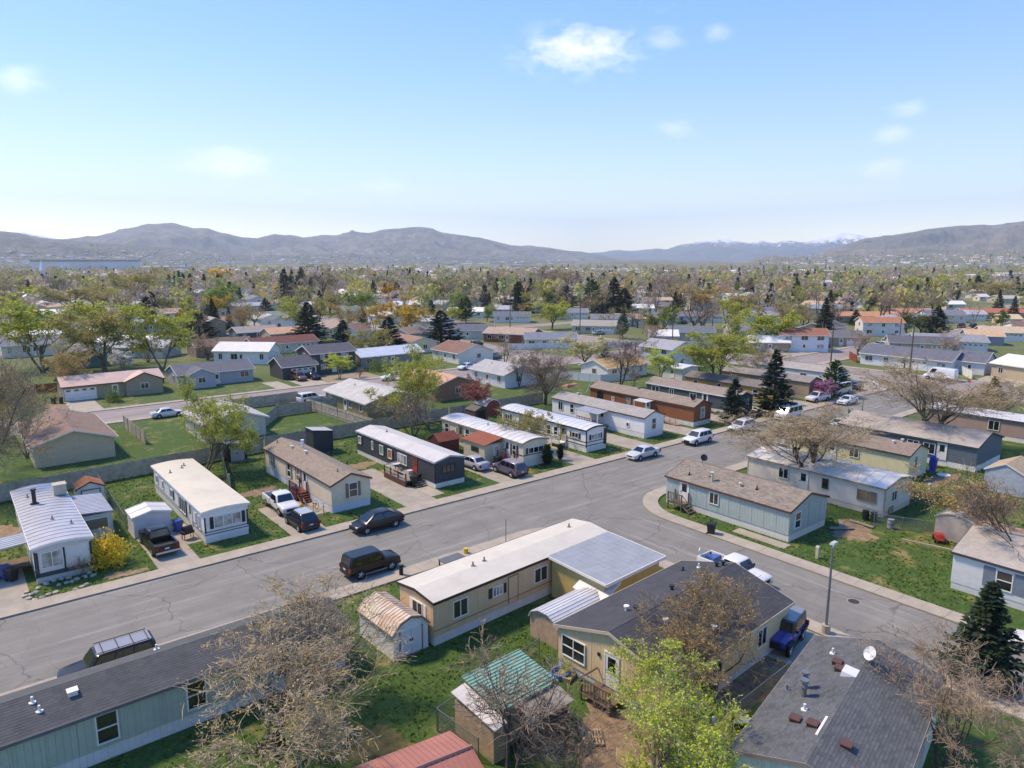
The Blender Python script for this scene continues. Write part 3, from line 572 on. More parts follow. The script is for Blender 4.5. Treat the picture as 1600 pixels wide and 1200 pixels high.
T_('bare_pink', 645, 684, 612, 100, 'reddish bare thicket under the tall yellow green willow', 'shrub', 'mid', 49, 'bare_thicket')
put_mound('forsythia_bush', 'bright yellow forsythia beside the white metal-roofed home', *G(167, 882), 2.5, 3.1, 'd6b22c', 'efd65c', 2600, 5)
T_('bare', 128, 905, 868, 34, 'small leafless shrub in the rock bed of the white home', 'shrub', 'mid', 54, 'bare_shrub')
T_('bud_olive', 828, 706, 640, 82, 'budding bushy tree beside the white home with black trim', 'shrub', 'mid', 55, 'budding_shrub')
T_('bare', 852, 632, 540, 125, 'spreading dark bare tree behind the white home with black trim', 'spread', 'hi', 57, 'bare_tree')
T_('bare', 811, 605, 545, 46, 'grey trunked bare tree by the white gable wall', 'upright', 'mid', 58, 'bare_tree')
T_('bare', 967, 612, 508, 74, 'tall narrow bare tree behind the brown mobile home', 'upright', 'hi', 60, 'bare_tree')
T_('lime', 1030, 600, 543, 52, 'fresh green tree behind the dark teal home', 'upright', 'mid', 62)
T_('yg', 1118, 612, 495, 92, 'largest yellow green tree rising above the gold mobile home', 'upright', 'hi', 64)
T_('redbud', 750, 645, 588, 56, 'small reddish flowering tree by the brick coloured house', 'vase', 'mid', 66, 'flowering_tree')
T_('pink', 1275, 624, 589, 46, 'pink redbud in bloom beside the main street', 'vase', 'mid', 68, 'redbud_tree')
T_('cream', 912, 575, 520, 56, 'cream blossoming tree in front of the tan roofed house', 'vase', 'mid', 70, 'flowering_tree')
T_('bud_tan', 1568, 655, 594, 70, 'tangled bare tree beyond the blue grey home near the corner', 'spread', 'mid', 72, 'bare_tree')
T_('bare_pink', 1482, 575, 516, 56, 'pinkish leafless tree behind the long white ranch house', 'upright', 'mid', 74, 'bare_tree')
T_('spruce', 1208, 650, 546, 58, 'tallest spruce on the verge of the main street', seed=2, name='spruce_tree'); T_('dark', 1146, 662, 592, 52, 'dark shaggy juniper in front of the dark teal home', seed=4, name='juniper_tree')
T_('pine', 1303, 620, 564, 46, 'rounded green pine next to the pink redbud', seed=6, name='pine_tree'); T_('dark', 1551, 622, 588, 30, 'small dark round evergreen near the stop sign', seed=4, name='juniper_tree')
T_('cedar', 855, 727, 695, 20, 'larger cone shaped arborvitae beside the cream mobile home', seed=8, name='arborvitae'); T_('cedar', 875, 719, 694, 13, 'smaller cone shaped arborvitae by the driveway of the cream home', seed=9, name='arborvitae')
# --- mid distance
for a in [('yg', 68, 580, 450, 150, 'biggest yellow green tree at the left behind the orange tree', 'multi', 'mid', 80), ('bud_olive', 166, 582, 468, 108, 'olive budding tree with a forked trunk behind the teal cottage', 'vase', 'mid', 82),
          ('yg', 255, 578, 476, 112, 'pale yellow green tree with many stems behind the slate blue ranch house', 'willow', 'mid', 84), ('bud_orange', 100, 614, 533, 76, 'orange budding tree beside the pink roofed ranch house', 'multi', 'mid', 86),
          ('white', 192, 586, 546, 30, 'white blossoming tree behind the pink roofed ranch house', 'upright', 'mid', 88), ('bare_pink', 325, 562, 518, 58, 'small leafless tree behind the slate blue ranch house', 'vase', 'mid', 90),
          ('bare_pink', 232, 566, 525, 60, 'reddish bare hedge tree behind the slate blue ranch house', 'shrub', 'mid', 92), ('bare', 100, 470, 425, 40, 'leafless tree by the white church spire', 'vase', 'mid', 93), ('bud_olive', 115, 490, 440, 70, 'olive tree with dark limbs before the church', 'vase', 'mid', 94),
          ('bare_pink', 300, 505, 455, 70, 'rosy leafless tree among the dark evergreens', 'multi', 'mid', 95), ('bud_olive', 210, 475, 418, 62, 'round olive tree under the long warehouse', 'vase', 'mid', 96), ('green', 352, 495, 440, 62, 'soft green tree behind the tan two-storey house', 'vase', 'mid', 97),
          ('bud_orange', 380, 520, 478, 44, 'orange yellow shrub beside the tan two-storey house', 'shrub', 'mid', 98), ('yellow', 348, 445, 418, 30, 'bright yellow tree far off at the left', 'vase', 'mid', 99), ('yg', 448, 515, 464, 50, 'rounded yellow green tree left of the tall dark conifer', 'willow', 'mid', 100),
          ('gold', 638, 524, 463, 84, 'golden umbrella shaped willow in mid distance', 'multi', 'mid', 101), ('gold', 605, 480, 441, 32, 'golden tree behind the umbrella shaped willow', 'upright', 'mid', 102), ('bud_olive', 515, 490, 460, 40, 'small olive green tree near the green roofed pavilion', 'vase', 'mid', 103),
          ('green', 562, 490, 453, 44, 'green leafing tree behind the green roofed pavilion', 'vase', 'mid', 104), ('bare', 500, 475, 412, 60, 'brown bare cottonwood behind the tall conifers', 'upright', 'mid', 105), ('bare_pink', 470, 485, 432, 44, 'pinkish bare tree between two tall conifers', 'upright', 'mid', 106),
          ('lime', 531, 594, 552, 42, 'fresh green tree before the charcoal two-storey house', 'upright', 'mid', 107), ('bare', 562, 590, 572, 20, 'small bare sapling in the gravel yard', 'vase', 'mid', 108), ('bud_olive', 575, 562, 505, 56, 'olive shrubby tree between two dark conifers', 'multi', 'mid', 109),
          ('bare_pink', 787, 578, 520, 42, 'thin rosy leafless tree beside the upper street', 'upright', 'mid', 110), ('bud_tan', 690, 470, 425, 52, 'pale round budding tree at the middle of the far trees', 'vase', 'mid', 111), ('bare_pink', 760, 460, 418, 52, 'pinkish round bare tree at the middle of the far trees', 'vase', 'mid', 112),
          ('yg', 705, 505, 475, 34, 'yellow green bush behind the grey ranch house', 'multi', 'mid', 113), ('yg', 862, 514, 466, 44, 'light green tree right of the white cottage', 'vase', 'mid', 114), ('bare', 918, 495, 468, 24, 'rusty brown round tree beside the dark conifers', 'vase', 'mid', 115),
          ('yg', 845, 465, 440, 30, 'lime tinged tree before the brown poplars', 'vase', 'mid', 116), ('bare_pink', 880, 460, 414, 60, 'brown poplar grove tree at the far centre', 'upright', 'mid', 117), ('bare', 850, 458, 414, 50, 'taller brown poplar at the far centre', 'upright', 'mid', 118),
          ('bare_pink', 1055, 480, 418, 64, 'broad brown bare tree beyond the grey roofs', 'vase', 'mid', 119), ('gold', 1098, 487, 454, 34, 'golden round tree above the long grey roof', 'vase', 'mid', 120), ('yellow', 1123, 462, 446, 26, 'yellow round tree far beyond the long grey roof', 'shrub', 'mid', 121),
          ('yg', 1152, 495, 456, 40, 'olive yellow tree right of the golden tree', 'multi', 'mid', 122), ('bare', 1180, 492, 455, 40, 'brown twiggy tree right of the olive yellow tree', 'multi', 'mid', 123), ('yg', 1200, 545, 478, 66, 'dark trunked yellow green tree right of the largest green tree', 'vase', 'mid', 124),
          ('bud_tan', 1222, 522, 468, 52, 'tan budding tree behind the white split-level house', 'upright', 'mid', 125), ('bud_tan', 1252, 524, 470, 54, 'second tan budding tree behind the white split-level house', 'upright', 'mid', 126), ('bare_pink', 1340, 556, 512, 52, 'leafless tree in front of the orange roofed house', 'vase', 'mid', 127),
          ('bare_pink', 1372, 508, 440, 60, 'tall rosy leafless poplar above the orange roofs', 'upright', 'mid', 128), ('bare_pink', 1392, 505, 446, 34, 'slim rosy leafless poplar above the orange roofs', 'upright', 'mid', 129), ('olive', 1440, 522, 486, 46, 'round olive tree beside the dark conifer on the right', 'vase', 'mid', 130),
          ('bud_orange', 1420, 485, 452, 50, 'orange brown round tree at the right', 'vase', 'mid', 131), ('bare_pink', 1455, 485, 458, 44, 'mauve bare tree at the right', 'vase', 'mid', 132), ('yg', 1450, 462, 430, 40, 'yellow topped tree at the right', 'vase', 'mid', 133), ('bud_olive', 1545, 468, 436, 60, 'wide dark limbed tree before the barn', 'vase', 'mid', 134),
          ('bare_pink', 1208, 585, 540, 74, 'rusty leafless tree beyond the tall spruce', 'spread', 'mid', 137),
          ('bare_pink', 1172, 592, 552, 40, 'mauve blossoming tree left of the tall spruce', 'vase', 'mid', 138), ('bare_pink', 1015, 540, 500, 44, 'mauve bare tree before the utility pole', 'vase', 'mid', 139), ('bud_olive', 1055, 555, 528, 30, 'olive shrub at the end of the white fence', 'shrub', 'mid', 140),
          ('bare', 990, 605, 575, 26, 'leafless shrub behind the brown mobile home', 'shrub', 'mid', 141), 
          ('bud_tan', 1545, 620, 596, 50, 'tan thicket behind the widest bare elm', 'shrub', 'mid', 146)]:
    T_(*a)
for i, (u, vb, vt, w, k, lb) in enumerate([(483, 535, 472, 50, 'dark', 'tall dark conifer left of the charcoal two-storey house'), (537, 546, 500, 40, 'spruce', 'dark spruce above the charcoal two-storey house'), (608, 552, 495, 52, 'dark', 'dark conifer behind the white metal roofed house'), (690, 540, 485, 60, 'dark', 'broad dark conifer below the golden willow'),
        (238, 492, 456, 44, 'dark', 'dark conifer at the left among pale trees'), (312, 530, 485, 50, 'dark', 'shadowy conifer left of the tan two-storey house'), (445, 470, 420, 26, 'spruce', 'pointed far conifer left of the brown cottonwood'), (472, 455, 417, 22, 'spruce', 'second pointed far conifer'), (416, 495, 466, 28, 'dark', 'low dark conifer near the maroon fence'),
        (728, 505, 464, 26, 'pine', 'narrow olive green pine above the grey ranch house'), (810, 488, 440, 40, 'spruce', 'tall conifer beside the white cottage'), (884, 482, 446, 46, 'dark', 'dark broad conifer right of the light green tree'), (925, 488, 438, 34, 'pine', 'tall pine left of the conifer group'), (958, 490, 433, 40, 'spruce', 'tallest conifer of the far middle group'),
        (975, 492, 450, 36, 'dark', 'dark conifer right of the tallest one in the group'), (940, 495, 462, 34, 'dark', 'squat conifer in the far middle group'), (945, 568, 543, 22, 'spruce', 'small conifer by the tan roofed house'), (1290, 518, 480, 42, 'dark', 'dark conifer behind the grey house on the right'), (1336, 508, 484, 22, 'spruce', 'small spruce before the orange roof'),
        (1462, 524, 478, 36, 'dark', 'tall dark conifer beside the round olive tree'), (1398, 525, 504, 16, 'cedar', 'columnar cedar beside the orange roofed split-level'), (1526, 460, 430, 22, 'spruce', 'pointed spruce before the far barn'), (1492, 470, 442, 16, 'cedar', 'narrow cedar on the right'), (1330, 470, 456, 34, 'dark', 'low dark conifer above the grey roofs on the right'), (620, 475, 440, 24, 'dark', 'dark conifer behind the golden tree')]):
    T_(k, u, vb, vt, w, lb, seed=(2, 4, 6, 8)[['spruce', 'dark', 'pine', 'cedar'].index(k)])

_x, _y = G(178, 628); put_mound('green_bush', 'round green bush before the pink roofed ranch house', _x, _y, HT(178, 628, 606), 28 / F * PX(_x, _y, 1)[2], '4f6a30', '7f9548', 1200, 178)
_x, _y = G(590, 580); put_mound('green_bush', 'dark green bush before the white roofed house', _x, _y, HT(590, 580, 560), 36 / F * PX(_x, _y, 1)[2], '4f6a30', '7f9548', 1200, 590)
_x, _y = G(450, 570); put_mound('green_bush', 'green hedge tree behind the charcoal two-storey house', _x, _y, HT(450, 570, 546), 50 / F * PX(_x, _y, 1)[2], '4f6a30', '7f9548', 1200, 450)
_x, _y = G(1095, 585); put_mound('green_bush', 'dark green bush beside the white two-storey house', _x, _y, HT(1095, 585, 560), 36 / F * PX(_x, _y, 1)[2], '4f6a30', '7f9548', 1200, 1095)
_x, _y = G(1594, 484); put_mound('yellow_bush', 'yellow shrub at the right edge', _x, _y, HT(1594, 484, 466), 24 / F * PX(_x, _y, 1)[2], 'c9a82a', 'e6cc50', 900, 1594)
_x, _y = G(1278, 468); put_mound('yellow_bush', 'yellow round bush before the grey roofs', _x, _y, HT(1278, 468, 455), 28 / F * PX(_x, _y, 1)[2], 'c9a82a', 'e6cc50', 900, 1278)
# ------------------------------------------------------------------ buildings
WHITE = mat('white_trim', 'e2e0da', .5, .05, 2, stain=.12); BLACKT = mat('black_trim', '2a2b30', .5, .1); BROWNT = mat('brown_trim', '5f3f34', .6, .12); DARKWOOD = mat('weathered_wood', '6d5c4d', .85, .25, 4); REDWOOD = mat('red_stained_wood', '6e2a22', .7, .18, 3)
GALV = metalroof('b6b9bc', 0, .35); GLASS = glassm('1d2429'); GLASS_C = glassm('8a8e8c', .2, .4); METALG = mat('grey_metal', '8c8f92', .4, .1, 3, .6); DARKM = mat('dark_metal', '33353a', .45, .15, 3, .4); RUBBER = mat('rubber', '17171a', .8, .1)
PANEM = {None: GLASS, 'c': GLASS_C, 'green': mat('green_blind', '6f9c7d', .6, .1), 'orange': mat('orange_blind', 'b5703e', .6, .1), 'tan': mat('tan_blind', '84745c', .7, .1)}
def profile(kind, Wd, eave, rise):
    h = Wd / 2
    if kind == 'bow': return [(-h + Wd * i / 10, eave + rise * (1 - (2 * i / 10 - 1) ** 2)) for i in range(11)]
    if kind == 'shed': return [(-h, eave), (h, eave + rise)]
    if kind == 'gambrel': return [(-h, eave), (-h * .62, eave + rise * .68), (0, eave + rise), (h * .62, eave + rise * .68), (h, eave)]
    return [(-h, eave), (0, eave + rise), (h, eave)]
def zat(prof, y):
    return float(np.interp(y, [p[0] for p in prof], [p[1] for p in prof]))
def fbox(mb, face, L, Wd, t0, t1, z0, z1, o0, o1, m=0):
    if face == 'xm': mb.box(-L / 2 - o1, t0, z0, -L / 2 - o0, t1, z1, m)
    elif face == 'xp': mb.box(L / 2 + o0, t0, z0, L / 2 + o1, t1, z1, m)
    elif face == 'ym': mb.box(t0, -Wd / 2 - o1, z0, t1, -Wd / 2 - o0, z1, m)
    else: mb.box(t0, Wd / 2 + o0, z0, t1, Wd / 2 + o1, z1, m)
def window(parent, L, Wd, face, t, zc, w, h, style='hung', frame=None, shut=None, pane=None, proud=.03):
    fm = frame or WHITE; b = MB(); e = .07; t0, t1, z0, z1 = t - w / 2, t + w / 2, zc - h / 2, zc + h / 2
    for q in ((t0 - e, t1 + e, z1, z1 + e), (t0 - e, t1 + e, z0 - e, z0), (t0 - e, t0, z0, z1), (t1, t1 + e, z0, z1)): fbox(b, face, L, Wd, *q, 0, proud + .05)
    if style == 'hung': fbox(b, face, L, Wd, t0, t1, zc - .03, zc + .03, 0, proud + .04)
    elif style == 'slide': fbox(b, face, L, Wd, t - .03, t + .03, z0, z1, 0, proud + .04)
    elif style == 'triple':
        for k in (-1, 1): fbox(b, face, L, Wd, t + k * w / 6 - .035, t + k * w / 6 + .035, z0, z1, 0, proud + .04)
    elif style == 'grid':
        fbox(b, face, L, Wd, t - .03, t + .03, z0, z1, 0, proud + .04); fbox(b, face, L, Wd, t0, t - .03, zc - .025, zc + .025, 0, proud + .04); fbox(b, face, L, Wd, t + .03, t1, zc - .025, zc + .025, 0, proud + .04)
    wo = b.build('window', fm, parent)
    p = MB(); fbox(p, face, L, Wd, t0, t1, z0, z1, 0, proud); p.build('pane', PANEM.get(pane, pane) if not isinstance(pane, bpy.types.Material) else pane, wo)
    if shut:
        for s in (-1, 1):
            c = t + s * (w / 2 + e + .17); q = MB(); fbox(q, face, L, Wd, c - .15, c + .15, z0 - .05, z1 + .05, 0, proud + .02); q.build('shutter', shut, wo)
    return wo
def door(parent, L, Wd, face, t, z0, w=.9, h=2.0, m=None, frame=None, glass=True):
    d = MB(); fbox(d, face, L, Wd, t - w / 2, t + w / 2, z0, z0 + h, 0, .05); do = d.build('door', m or WHITE, parent)
    f = MB()
    for q in ((t - w / 2 - .08, t - w / 2, z0, z0 + h + .08), (t + w / 2, t + w / 2 + .08, z0, z0 + h + .08), (t - w / 2, t + w / 2, z0 + h, z0 + h + .08)): fbox(f, face, L, Wd, *q, 0, .07)
    f.build('frame', frame or WHITE, do)
    if glass:
        g = MB(); fbox(g, face, L, Wd, t - w * .3, t + w * .3, z0 + h * .5, z0 + h * .9, .05, .06); g.build('pane', GLASS, do)
    k = MB(); fbox(k, face, L, Wd, t + w * .34, t + w * .42, z0 + .92, z0 + 1.0, .05, .11); k.build('handle', METALG, do); return do
def garage(parent, L, Wd, face, t, w=4.8, h=2.1, m=None):
    d = MB()
    for i in range(4): fbox(d, face, L, Wd, t - w / 2, t + w / 2, h * i / 4 + .02, h * (i + 1) / 4 - .01, 0, .05)
    do = d.build('garage_door', m or WHITE, parent)
    for k in range(4):
        g = MB(); c = t - w / 2 + w * (k + .5) / 4; fbox(g, face, L, Wd, c - .32, c + .32, h * .8, h * .93, .05, .06); g.build('pane', GLASS, do)
    return do
def roofparts(root, L, Wd, prof, rm, trim, ovs, ove, th=.1, seams=0, courses=None, name='roof'):
    n = len(prof); sl0 = (prof[1][1] - prof[0][1]) / (prof[1][0] - prof[0][0]); sl1 = (prof[-1][1] - prof[-2][1]) / (prof[-1][0] - prof[-2][0])
    lo = [(prof[0][0] - ovs, prof[0][1] - sl0 * ovs + .012)] + [(p, q + .012) for p, q in prof[1:-1]] + [(prof[-1][0] + ovs, prof[-1][1] + sl1 * ovs + .012)]
    if n == 2: lo = [(prof[0][0] - ovs, prof[0][1] - sl0 * ovs + .012), (prof[1][0] + ovs, prof[1][1] + sl1 * ovs + .012)]
    up = [(p, q + th) for p, q in lo]
    r = MB().prism(lo + up[::-1], -L / 2 - ove, L / 2 + ove, 'x').build(name, rm, root)
    if trim:
        f = MB()
        for (p, q), s in ((lo[0], -1), (lo[-1], 1)): f.box(-L / 2 - ove - .02, p, q - .07, L / 2 + ove + .02, p + s * .035, q + th + .012)
        for x in (-L / 2 - ove, L / 2 + ove):
            s = -1 if x < 0 else 1; f.prism([(p, q - .06) for p, q in lo] + [(p, q + th + .015) for p, q in up[::-1]] if False else [(p, q - .07) for p, q in lo] + [(p, q + .015) for p, q in up[::-1]], x, x + s * .035, 'x')
        f.build('roof_trim', trim, r)
    if seams:
        me = MB().prism([(p, q + .002) for p, q in up] + [(p, q + .035) for p, q in up[::-1]], -.03, .03, 'x').mesh('seam', rm)
        k = max(2, round((L + 2 * ove) / seams))
        for i in range(k + 1): link('seam', me, r, (-L / 2 - ove + .05 + (L + 2 * ove - .1) * i / k, 0, 0))
    if courses:
        for a, b, s in ((up[0], up[1], 1), (up[-1], up[-2], -1)):
            dy, dz = b[0] - a[0], b[1] - a[1]; ln = math.hypot(dy, dz); k = int(ln / courses); ty, tz = dy / ln, dz / ln; st = ln / k
            me = MB(); X0, X1 = -L / 2 - ove - .01, L / 2 + ove + .01; ny, nz_ = -tz, ty
            if nz_ < 0: ny, nz_ = -ny, -nz_
            poly = [(0, 0), (ty * st * 1.12, tz * st * 1.12), (ty * st * 1.12 + ny * .006, tz * st * 1.12 + nz_ * .006), (ny * .013, nz_ * .013)]
            me = me.prism(poly, X0, X1, 'x').mesh('shingle_course', rm)
            for i in range(k): link('shingle_course', me, r, (random.uniform(-.004, .004), a[0] + ty * st * i, a[1] + tz * st * i + .001))
    return r
def vent(root, prof, x, y, kind='pipe', m=None):
    z = zat(prof, y) + .1; b = MB()
    if kind == 'pipe': b.disc((x, y, z + .12), .06, .4, 'z', 8); b.disc((x, y, z + .02), .16, .06, 'z', 10)
    elif kind == 'cap': b.disc((x, y, z + .1), .09, .3, 'z', 10); b.disc((x, y, z + .3), .17, .08, 'z', 12)
    elif kind == 'flue': b.disc((x, y, z + .35), .12, .9, 'z', 10); b.disc((x, y, z + .85), .2, .1, 'z', 12); b.disc((x, y, z + .55), .18, .06, 'z', 12)
    elif kind == 'stove': b.disc((x, y, z + .6), .16, 1.3, 'z', 10); b.disc((x, y, z + 1.3), .22, .12, 'z', 12); b.disc((x, y, z + .04), .34, .1, 'z', 12)
    elif kind == 'box': b.box(x - .2, y - .2, z - .12, x + .2, y + .2, z + .16); b.box(x - .24, y - .24, z + .16, x + .24, y + .24, z + .2)
    elif kind == 'skylight': b.hexa([(x - .45, y - .4, z - .2), (x + .45, y - .4, z - .2), (x + .45, y + .4, z - .2), (x - .45, y + .4, z - .2), (x - .38, y - .33, z + .12), (x + .38, y - .33, z + .12), (x + .38, y + .33, z + .2), (x - .38, y + .33, z + .2)])
    elif kind == 'cooler':
        b.box(x - .5, y - .5, z + .1, x + .5, y + .5, z + 1.0); b.box(x - .54, y - .54, z + 1.0, x + .54, y + .54, z + 1.06)
        for a in (-.42, .42):
            for c in (-.42, .42): b.box(x + a - .04, y + c - .04, z - .15, x + a + .04, y + c + .04, z + .1)
        for i in range(5): b.box(x - .52, y - .4, z + .2 + i * .15, x - .5, y + .4, z + .28 + i * .15)
    nm = {'pipe': 'vent_pipe', 'cap': 'roof_vent', 'flue': 'flue', 'stove': 'stove_pipe', 'box': 'roof_vent', 'skylight': 'skylight', 'cooler': 'swamp_cooler'}[kind]
    return b.build(nm, m or {'cooler': mat('cooler_beige', 'b9b3a2', .6, .1), 'box': BROWNT, 'skylight': mat('skylight_plastic', 'd9dde0', .3, .05), 'stove': DARKM}.get(kind, METALG), root, smooth=35)
def dish(root, x, y, z):
    b = MB(); b.tube([(x, y, z), (x, y, z + .5), (x - .1, y - .05, z + .6)], .03, 6); 
    n = 14; vs = [(x - .15, y - .05, z + .62)]; d = Vector((-.7, .5, .5)).normalized(); a = d.orthogonal().normalized(); c = d.cross(a)
    o = Vector((x - .15, y - .05, z + .65)); ring = [o + (a * math.cos(6.283 * i / n) + c * math.sin(6.283 * i / n)) * .36 + d * .1 for i in range(n)]; ring2 = [p - d * .03 for p in ring]
    b.add([o] + ring + [o - d * .04] + ring2, [(0, 1 + i, 1 + (i + 1) % n) for i in range(n)] + [(n + 1, n + 2 + (i + 1) % n, n + 2 + i) for i in range(n)] + [(1 + i, n + 2 + i, n + 2 + (i + 1) % n, 1 + (i + 1) % n) for i in range(n)])
    b.tube([o, o + d * .45], .015, 5); return b.build('satellite_dish', DARKM, root)
def steps(root, L, Wd, face, t, h=.75, w=1.2, depth=1.2, n=4, run=.27, side=1, m=None, rail=True, name='porch'):
    """a landing at the door with steps that go down along the wall (side = +1 or -1)"""
    m = m or DARKWOOD; b = MB(); fbox(b, face, L, Wd, t - w / 2, t + w / 2, h - .1, h, .05, depth + .05); po = b.build(name, m, root)
    for q in (t - w / 2 + .05, t + w / 2 - .05):
        for o in (.1, depth - .02):
            p = MB(); fbox(p, face, L, Wd, q - .05, q + .05, 0, h + (1.0 if rail else -.1), o, o + .1); p.build('post', m, po)
    for i in range(n):
        z = h - h * (i + 1) / (n + 1); a = t + side * (w / 2 + run * i); s = MB(); fbox(s, face, L, Wd, a, a + side * run * 1.05, z - .05, z, .15, depth - .05); s.build('step', m, po)
    if rail:
        r = MB(); fbox(r, face, L, Wd, t - w / 2, t + w / 2, h + .92, h + 1.0, depth - .02, depth + .06); fbox(r, face, L, Wd, t - w / 2, t + w / 2, h + .12, h + .18, depth, depth + .04)
        for i in range(9): c = t - w / 2 + w * (i + .5) / 9; fbox(r, face, L, Wd, c - .025, c + .025, h + .18, h + .92, depth, depth + .04)
        r.build('railing', m, po)
        e = t + side * (w / 2 + run * n); o = depth; s2 = MB()
        A = {'xm': lambda q, z, oo: (-L / 2 - oo, q, z), 'xp': lambda q, z, oo: (L / 2 + oo, q, z), 'ym': lambda q, z, oo: (q, -Wd / 2 - oo, z), 'yp': lambda q, z, oo: (q, Wd / 2 + oo, z)}[face]
        s2.tube([A(t + side * w / 2, h + .95, o), A(e, .95, o)], .05, 4); s2.tube([A(e, 0, o), A(e, .98, o)], .05, 4); s2.tube([A(t + side * w / 2, h - .05, o - .02), A(e, .05, o - .02)], .07, 4); s2.build('handrail', m, po)
    return po
def home(name, label, x, y, rot, L, Wd, eave, rise, prof, wall, roofm, skirt=None, sk=.7, ovs=.18, ove=.12, trim=None, wins=(), doors=(), vents=(), seams=0, courses=None, cat='mobile home', group=None, corner=None, panel=0, belt=None, frame=None):
    root = thing(name, label, cat, (x, y, 0), math.radians(rot), group); P = profile(prof, Wd, eave, rise); z0 = sk if skirt else 0
    MB_w = MB().prism([(-Wd / 2, z0), (Wd / 2, z0)] + P[::-1], -L / 2, L / 2, 'x'); wo = MB_w.build('wall', wall, root)
    if panel:
        n = round(L / panel); s = L / n
        for f in ('ym', 'yp'):
            zt = (P[0] if f == 'ym' else P[-1])[1]; me = MB(); fbox(me, f, 0, Wd, .008, s - .008, z0 + .01, zt - .02, 0, .022); me = me.mesh('wall_panel', wall)
            for i in range(n): link('wall_panel', me, wo, (-L / 2 + i * s, 0, 0))
        n = round(Wd / panel); s = Wd / n
        for f in (-1, 1):
            for i in range(n):
                a, b = -Wd / 2 + i * s + .008, -Wd / 2 + (i + 1) * s - .008; ys = [a] + [p for p, q in P if a < p < b] + [b]
                MB().prism([(a, z0 + .01), (b, z0 + .01)] + [(q, zat(P, q) - .02) for q in ys[::-1]], f * L / 2, f * (L / 2 + .022), 'x').build('wall_panel', wall, wo)
    if skirt:
        MB().box(-L / 2 + .03, -Wd / 2 + .03, 0, L / 2 - .03, Wd / 2 - .03, sk - .004).build('skirting', skirt, root)
    if belt:
        b = MB()
        for f in ('xm', 'xp', 'ym', 'yp'):
            hl = (Wd if f[0] == 'x' else L) / 2
            for zb in belt[1]: fbox(b, f, L, Wd, -hl, hl, zb - .05, zb + .05, .0, .026)
        b.build('trim_band', belt[0], root)
    if corner:
        b = MB()
        for sx in (-1, 1):
            for sy in (-1, 1): cx, cy = sx * L / 2, sy * Wd / 2; b.box(cx - sx * .08, cy - sy * .08, z0, cx + sx * .03, cy + sy * .03, eave - .03)
        b.build('corner_trim', corner, root)
    r = roofparts(root, L, Wd, P, roofm, trim, ovs, ove, seams=seams, courses=courses)
    for w in wins:
        w = list(w) + [None] * (9 - len(w)); window(root, L, Wd, w[0], w[1], w[2], w[3], w[4], w[5] or 'hung', w[8] or frame, w[6], w[7], .03 if not panel else .045)
    for d in doors:
        d = list(d) + [None] * (7 - len(d)); door(root, L, Wd, d[0], d[1], d[2], d[3] or .9, d[4] or 2.0, d[5], d[6])
    for v in vents: vent(r, P, *v)
    root['_'] = 0; del root['_']
    return root
def awning(root, x0, y0, x1, y1, z, m, post=None, posts=(), slope=0.15, th=.08, name='awning'):
    b = MB(); b.hexa([(x0, y0, z), (x1, y0, z), (x1, y1, z - slope), (x0, y1, z - slope), (x0, y0, z + th), (x1, y0, z + th), (x1, y1, z - slope + th), (x0, y1, z - slope + th)]); a = b.build(name, m, root)
    n = max(3, int(abs(x1 - x0) / .4))
    for i in range(n + 1):
        xx = x0 + (x1 - x0) * i / n; MB().hexa([(xx - .02, y0, z + th), (xx + .02, y0, z + th), (xx + .02, y1, z - slope + th), (xx - .02, y1, z - slope + th), (xx - .015, y0, z + th + .035), (xx + .015, y0, z + th + .035), (xx + .015, y1, z - slope + th + .035), (xx - .015, y1, z - slope + th + .035)]).build('rib', m, a)
    for (px, py) in posts: MB().box(px - .05, py - .05, 0, px + .05, py + .05, z - slope * abs(py - y0) / max(.1, abs(y1 - y0)) + .01).build('post', post or WHITE, root)
    return a
NG = 'mobile homes along the main street'; SKW = siding('d8d6d0', 'v', .25)
Yc = lambda L: 60.7 + L / 2
# N1
L = 17.0; h = home('mobile_home', 'white mobile home with ribbed metal roof and blue trim by the forsythia', 5.35, Yc(L), 90, L, 3.7, 2.75, .2, 'bow', siding('dedcd6', 'h', .3), metalroof('b9bac0', 0, .4, .35), mat('teal_skirt', 'b9b9b6', .7, .15), .45, trim=WHITE, seams=.85, corner=mat('navy_trim', '2c3a48'),
     wins=[('xm', .75, 1.75, 1.3, 1.15, 'slide', None, 'c'), ('yp', -4, 1.8, 1.0, .9, 'slide'), ('yp', 1.5, 1.8, .9, .9, 'slide'), ('yp', 5.5, 1.8, .9, .8, 'slide')], doors=[('yp', -1.6, .6, .85, 1.95)], vents=[(4.3, -1.4, 'cooler'), (2.4, .7, 'stove'), (4.9, 1.0, 'pipe'), (-4.8, -1.1, 'pipe'), (-3, 0, 'pipe'), (6.2, .4, 'pipe')], belt=(mat('navy_trim', '2c3a48'), (.72, )))
b = MB(); 
for f0, f1 in ((1.75, 1.62), (.02, -.1), (-1.72, -1.82)): fbox(b, 'xm', L, 3.7, min(f0, f1), max(f0, f1), .55, 2.45, 0, .05)
b.build('trim_board', mat('navy_trim', '2c3a48'), h)
MB().box(-L / 2 - .03, -1.8, .46, -L / 2 + .0, 1.8, .8).build('trim_panel', mat('slate_teal', '2e4650', .6, .1), h)
MB().prism([(-1.86, 2.52), (1.86, 2.52)] + [(q, z + .03) for q, z in profile('bow', 3.72, 2.78, .19)[::-1]], -L / 2 - .06, -L / 2 - .005, 'x').build('end_fascia', mat('fascia_white', 'c9c6c2', .5, .06), h)
MB().box(-1.5, -4.5, 0, 4.0, -1.86, 2.25).build('side_room', siding('cbc8c0', 'h', .3), h); a = awning(h, -1.7, -1.9, 4.2, -4.6, 2.55, metalroof('b9bac0', 0, .4, .35), slope=.22)
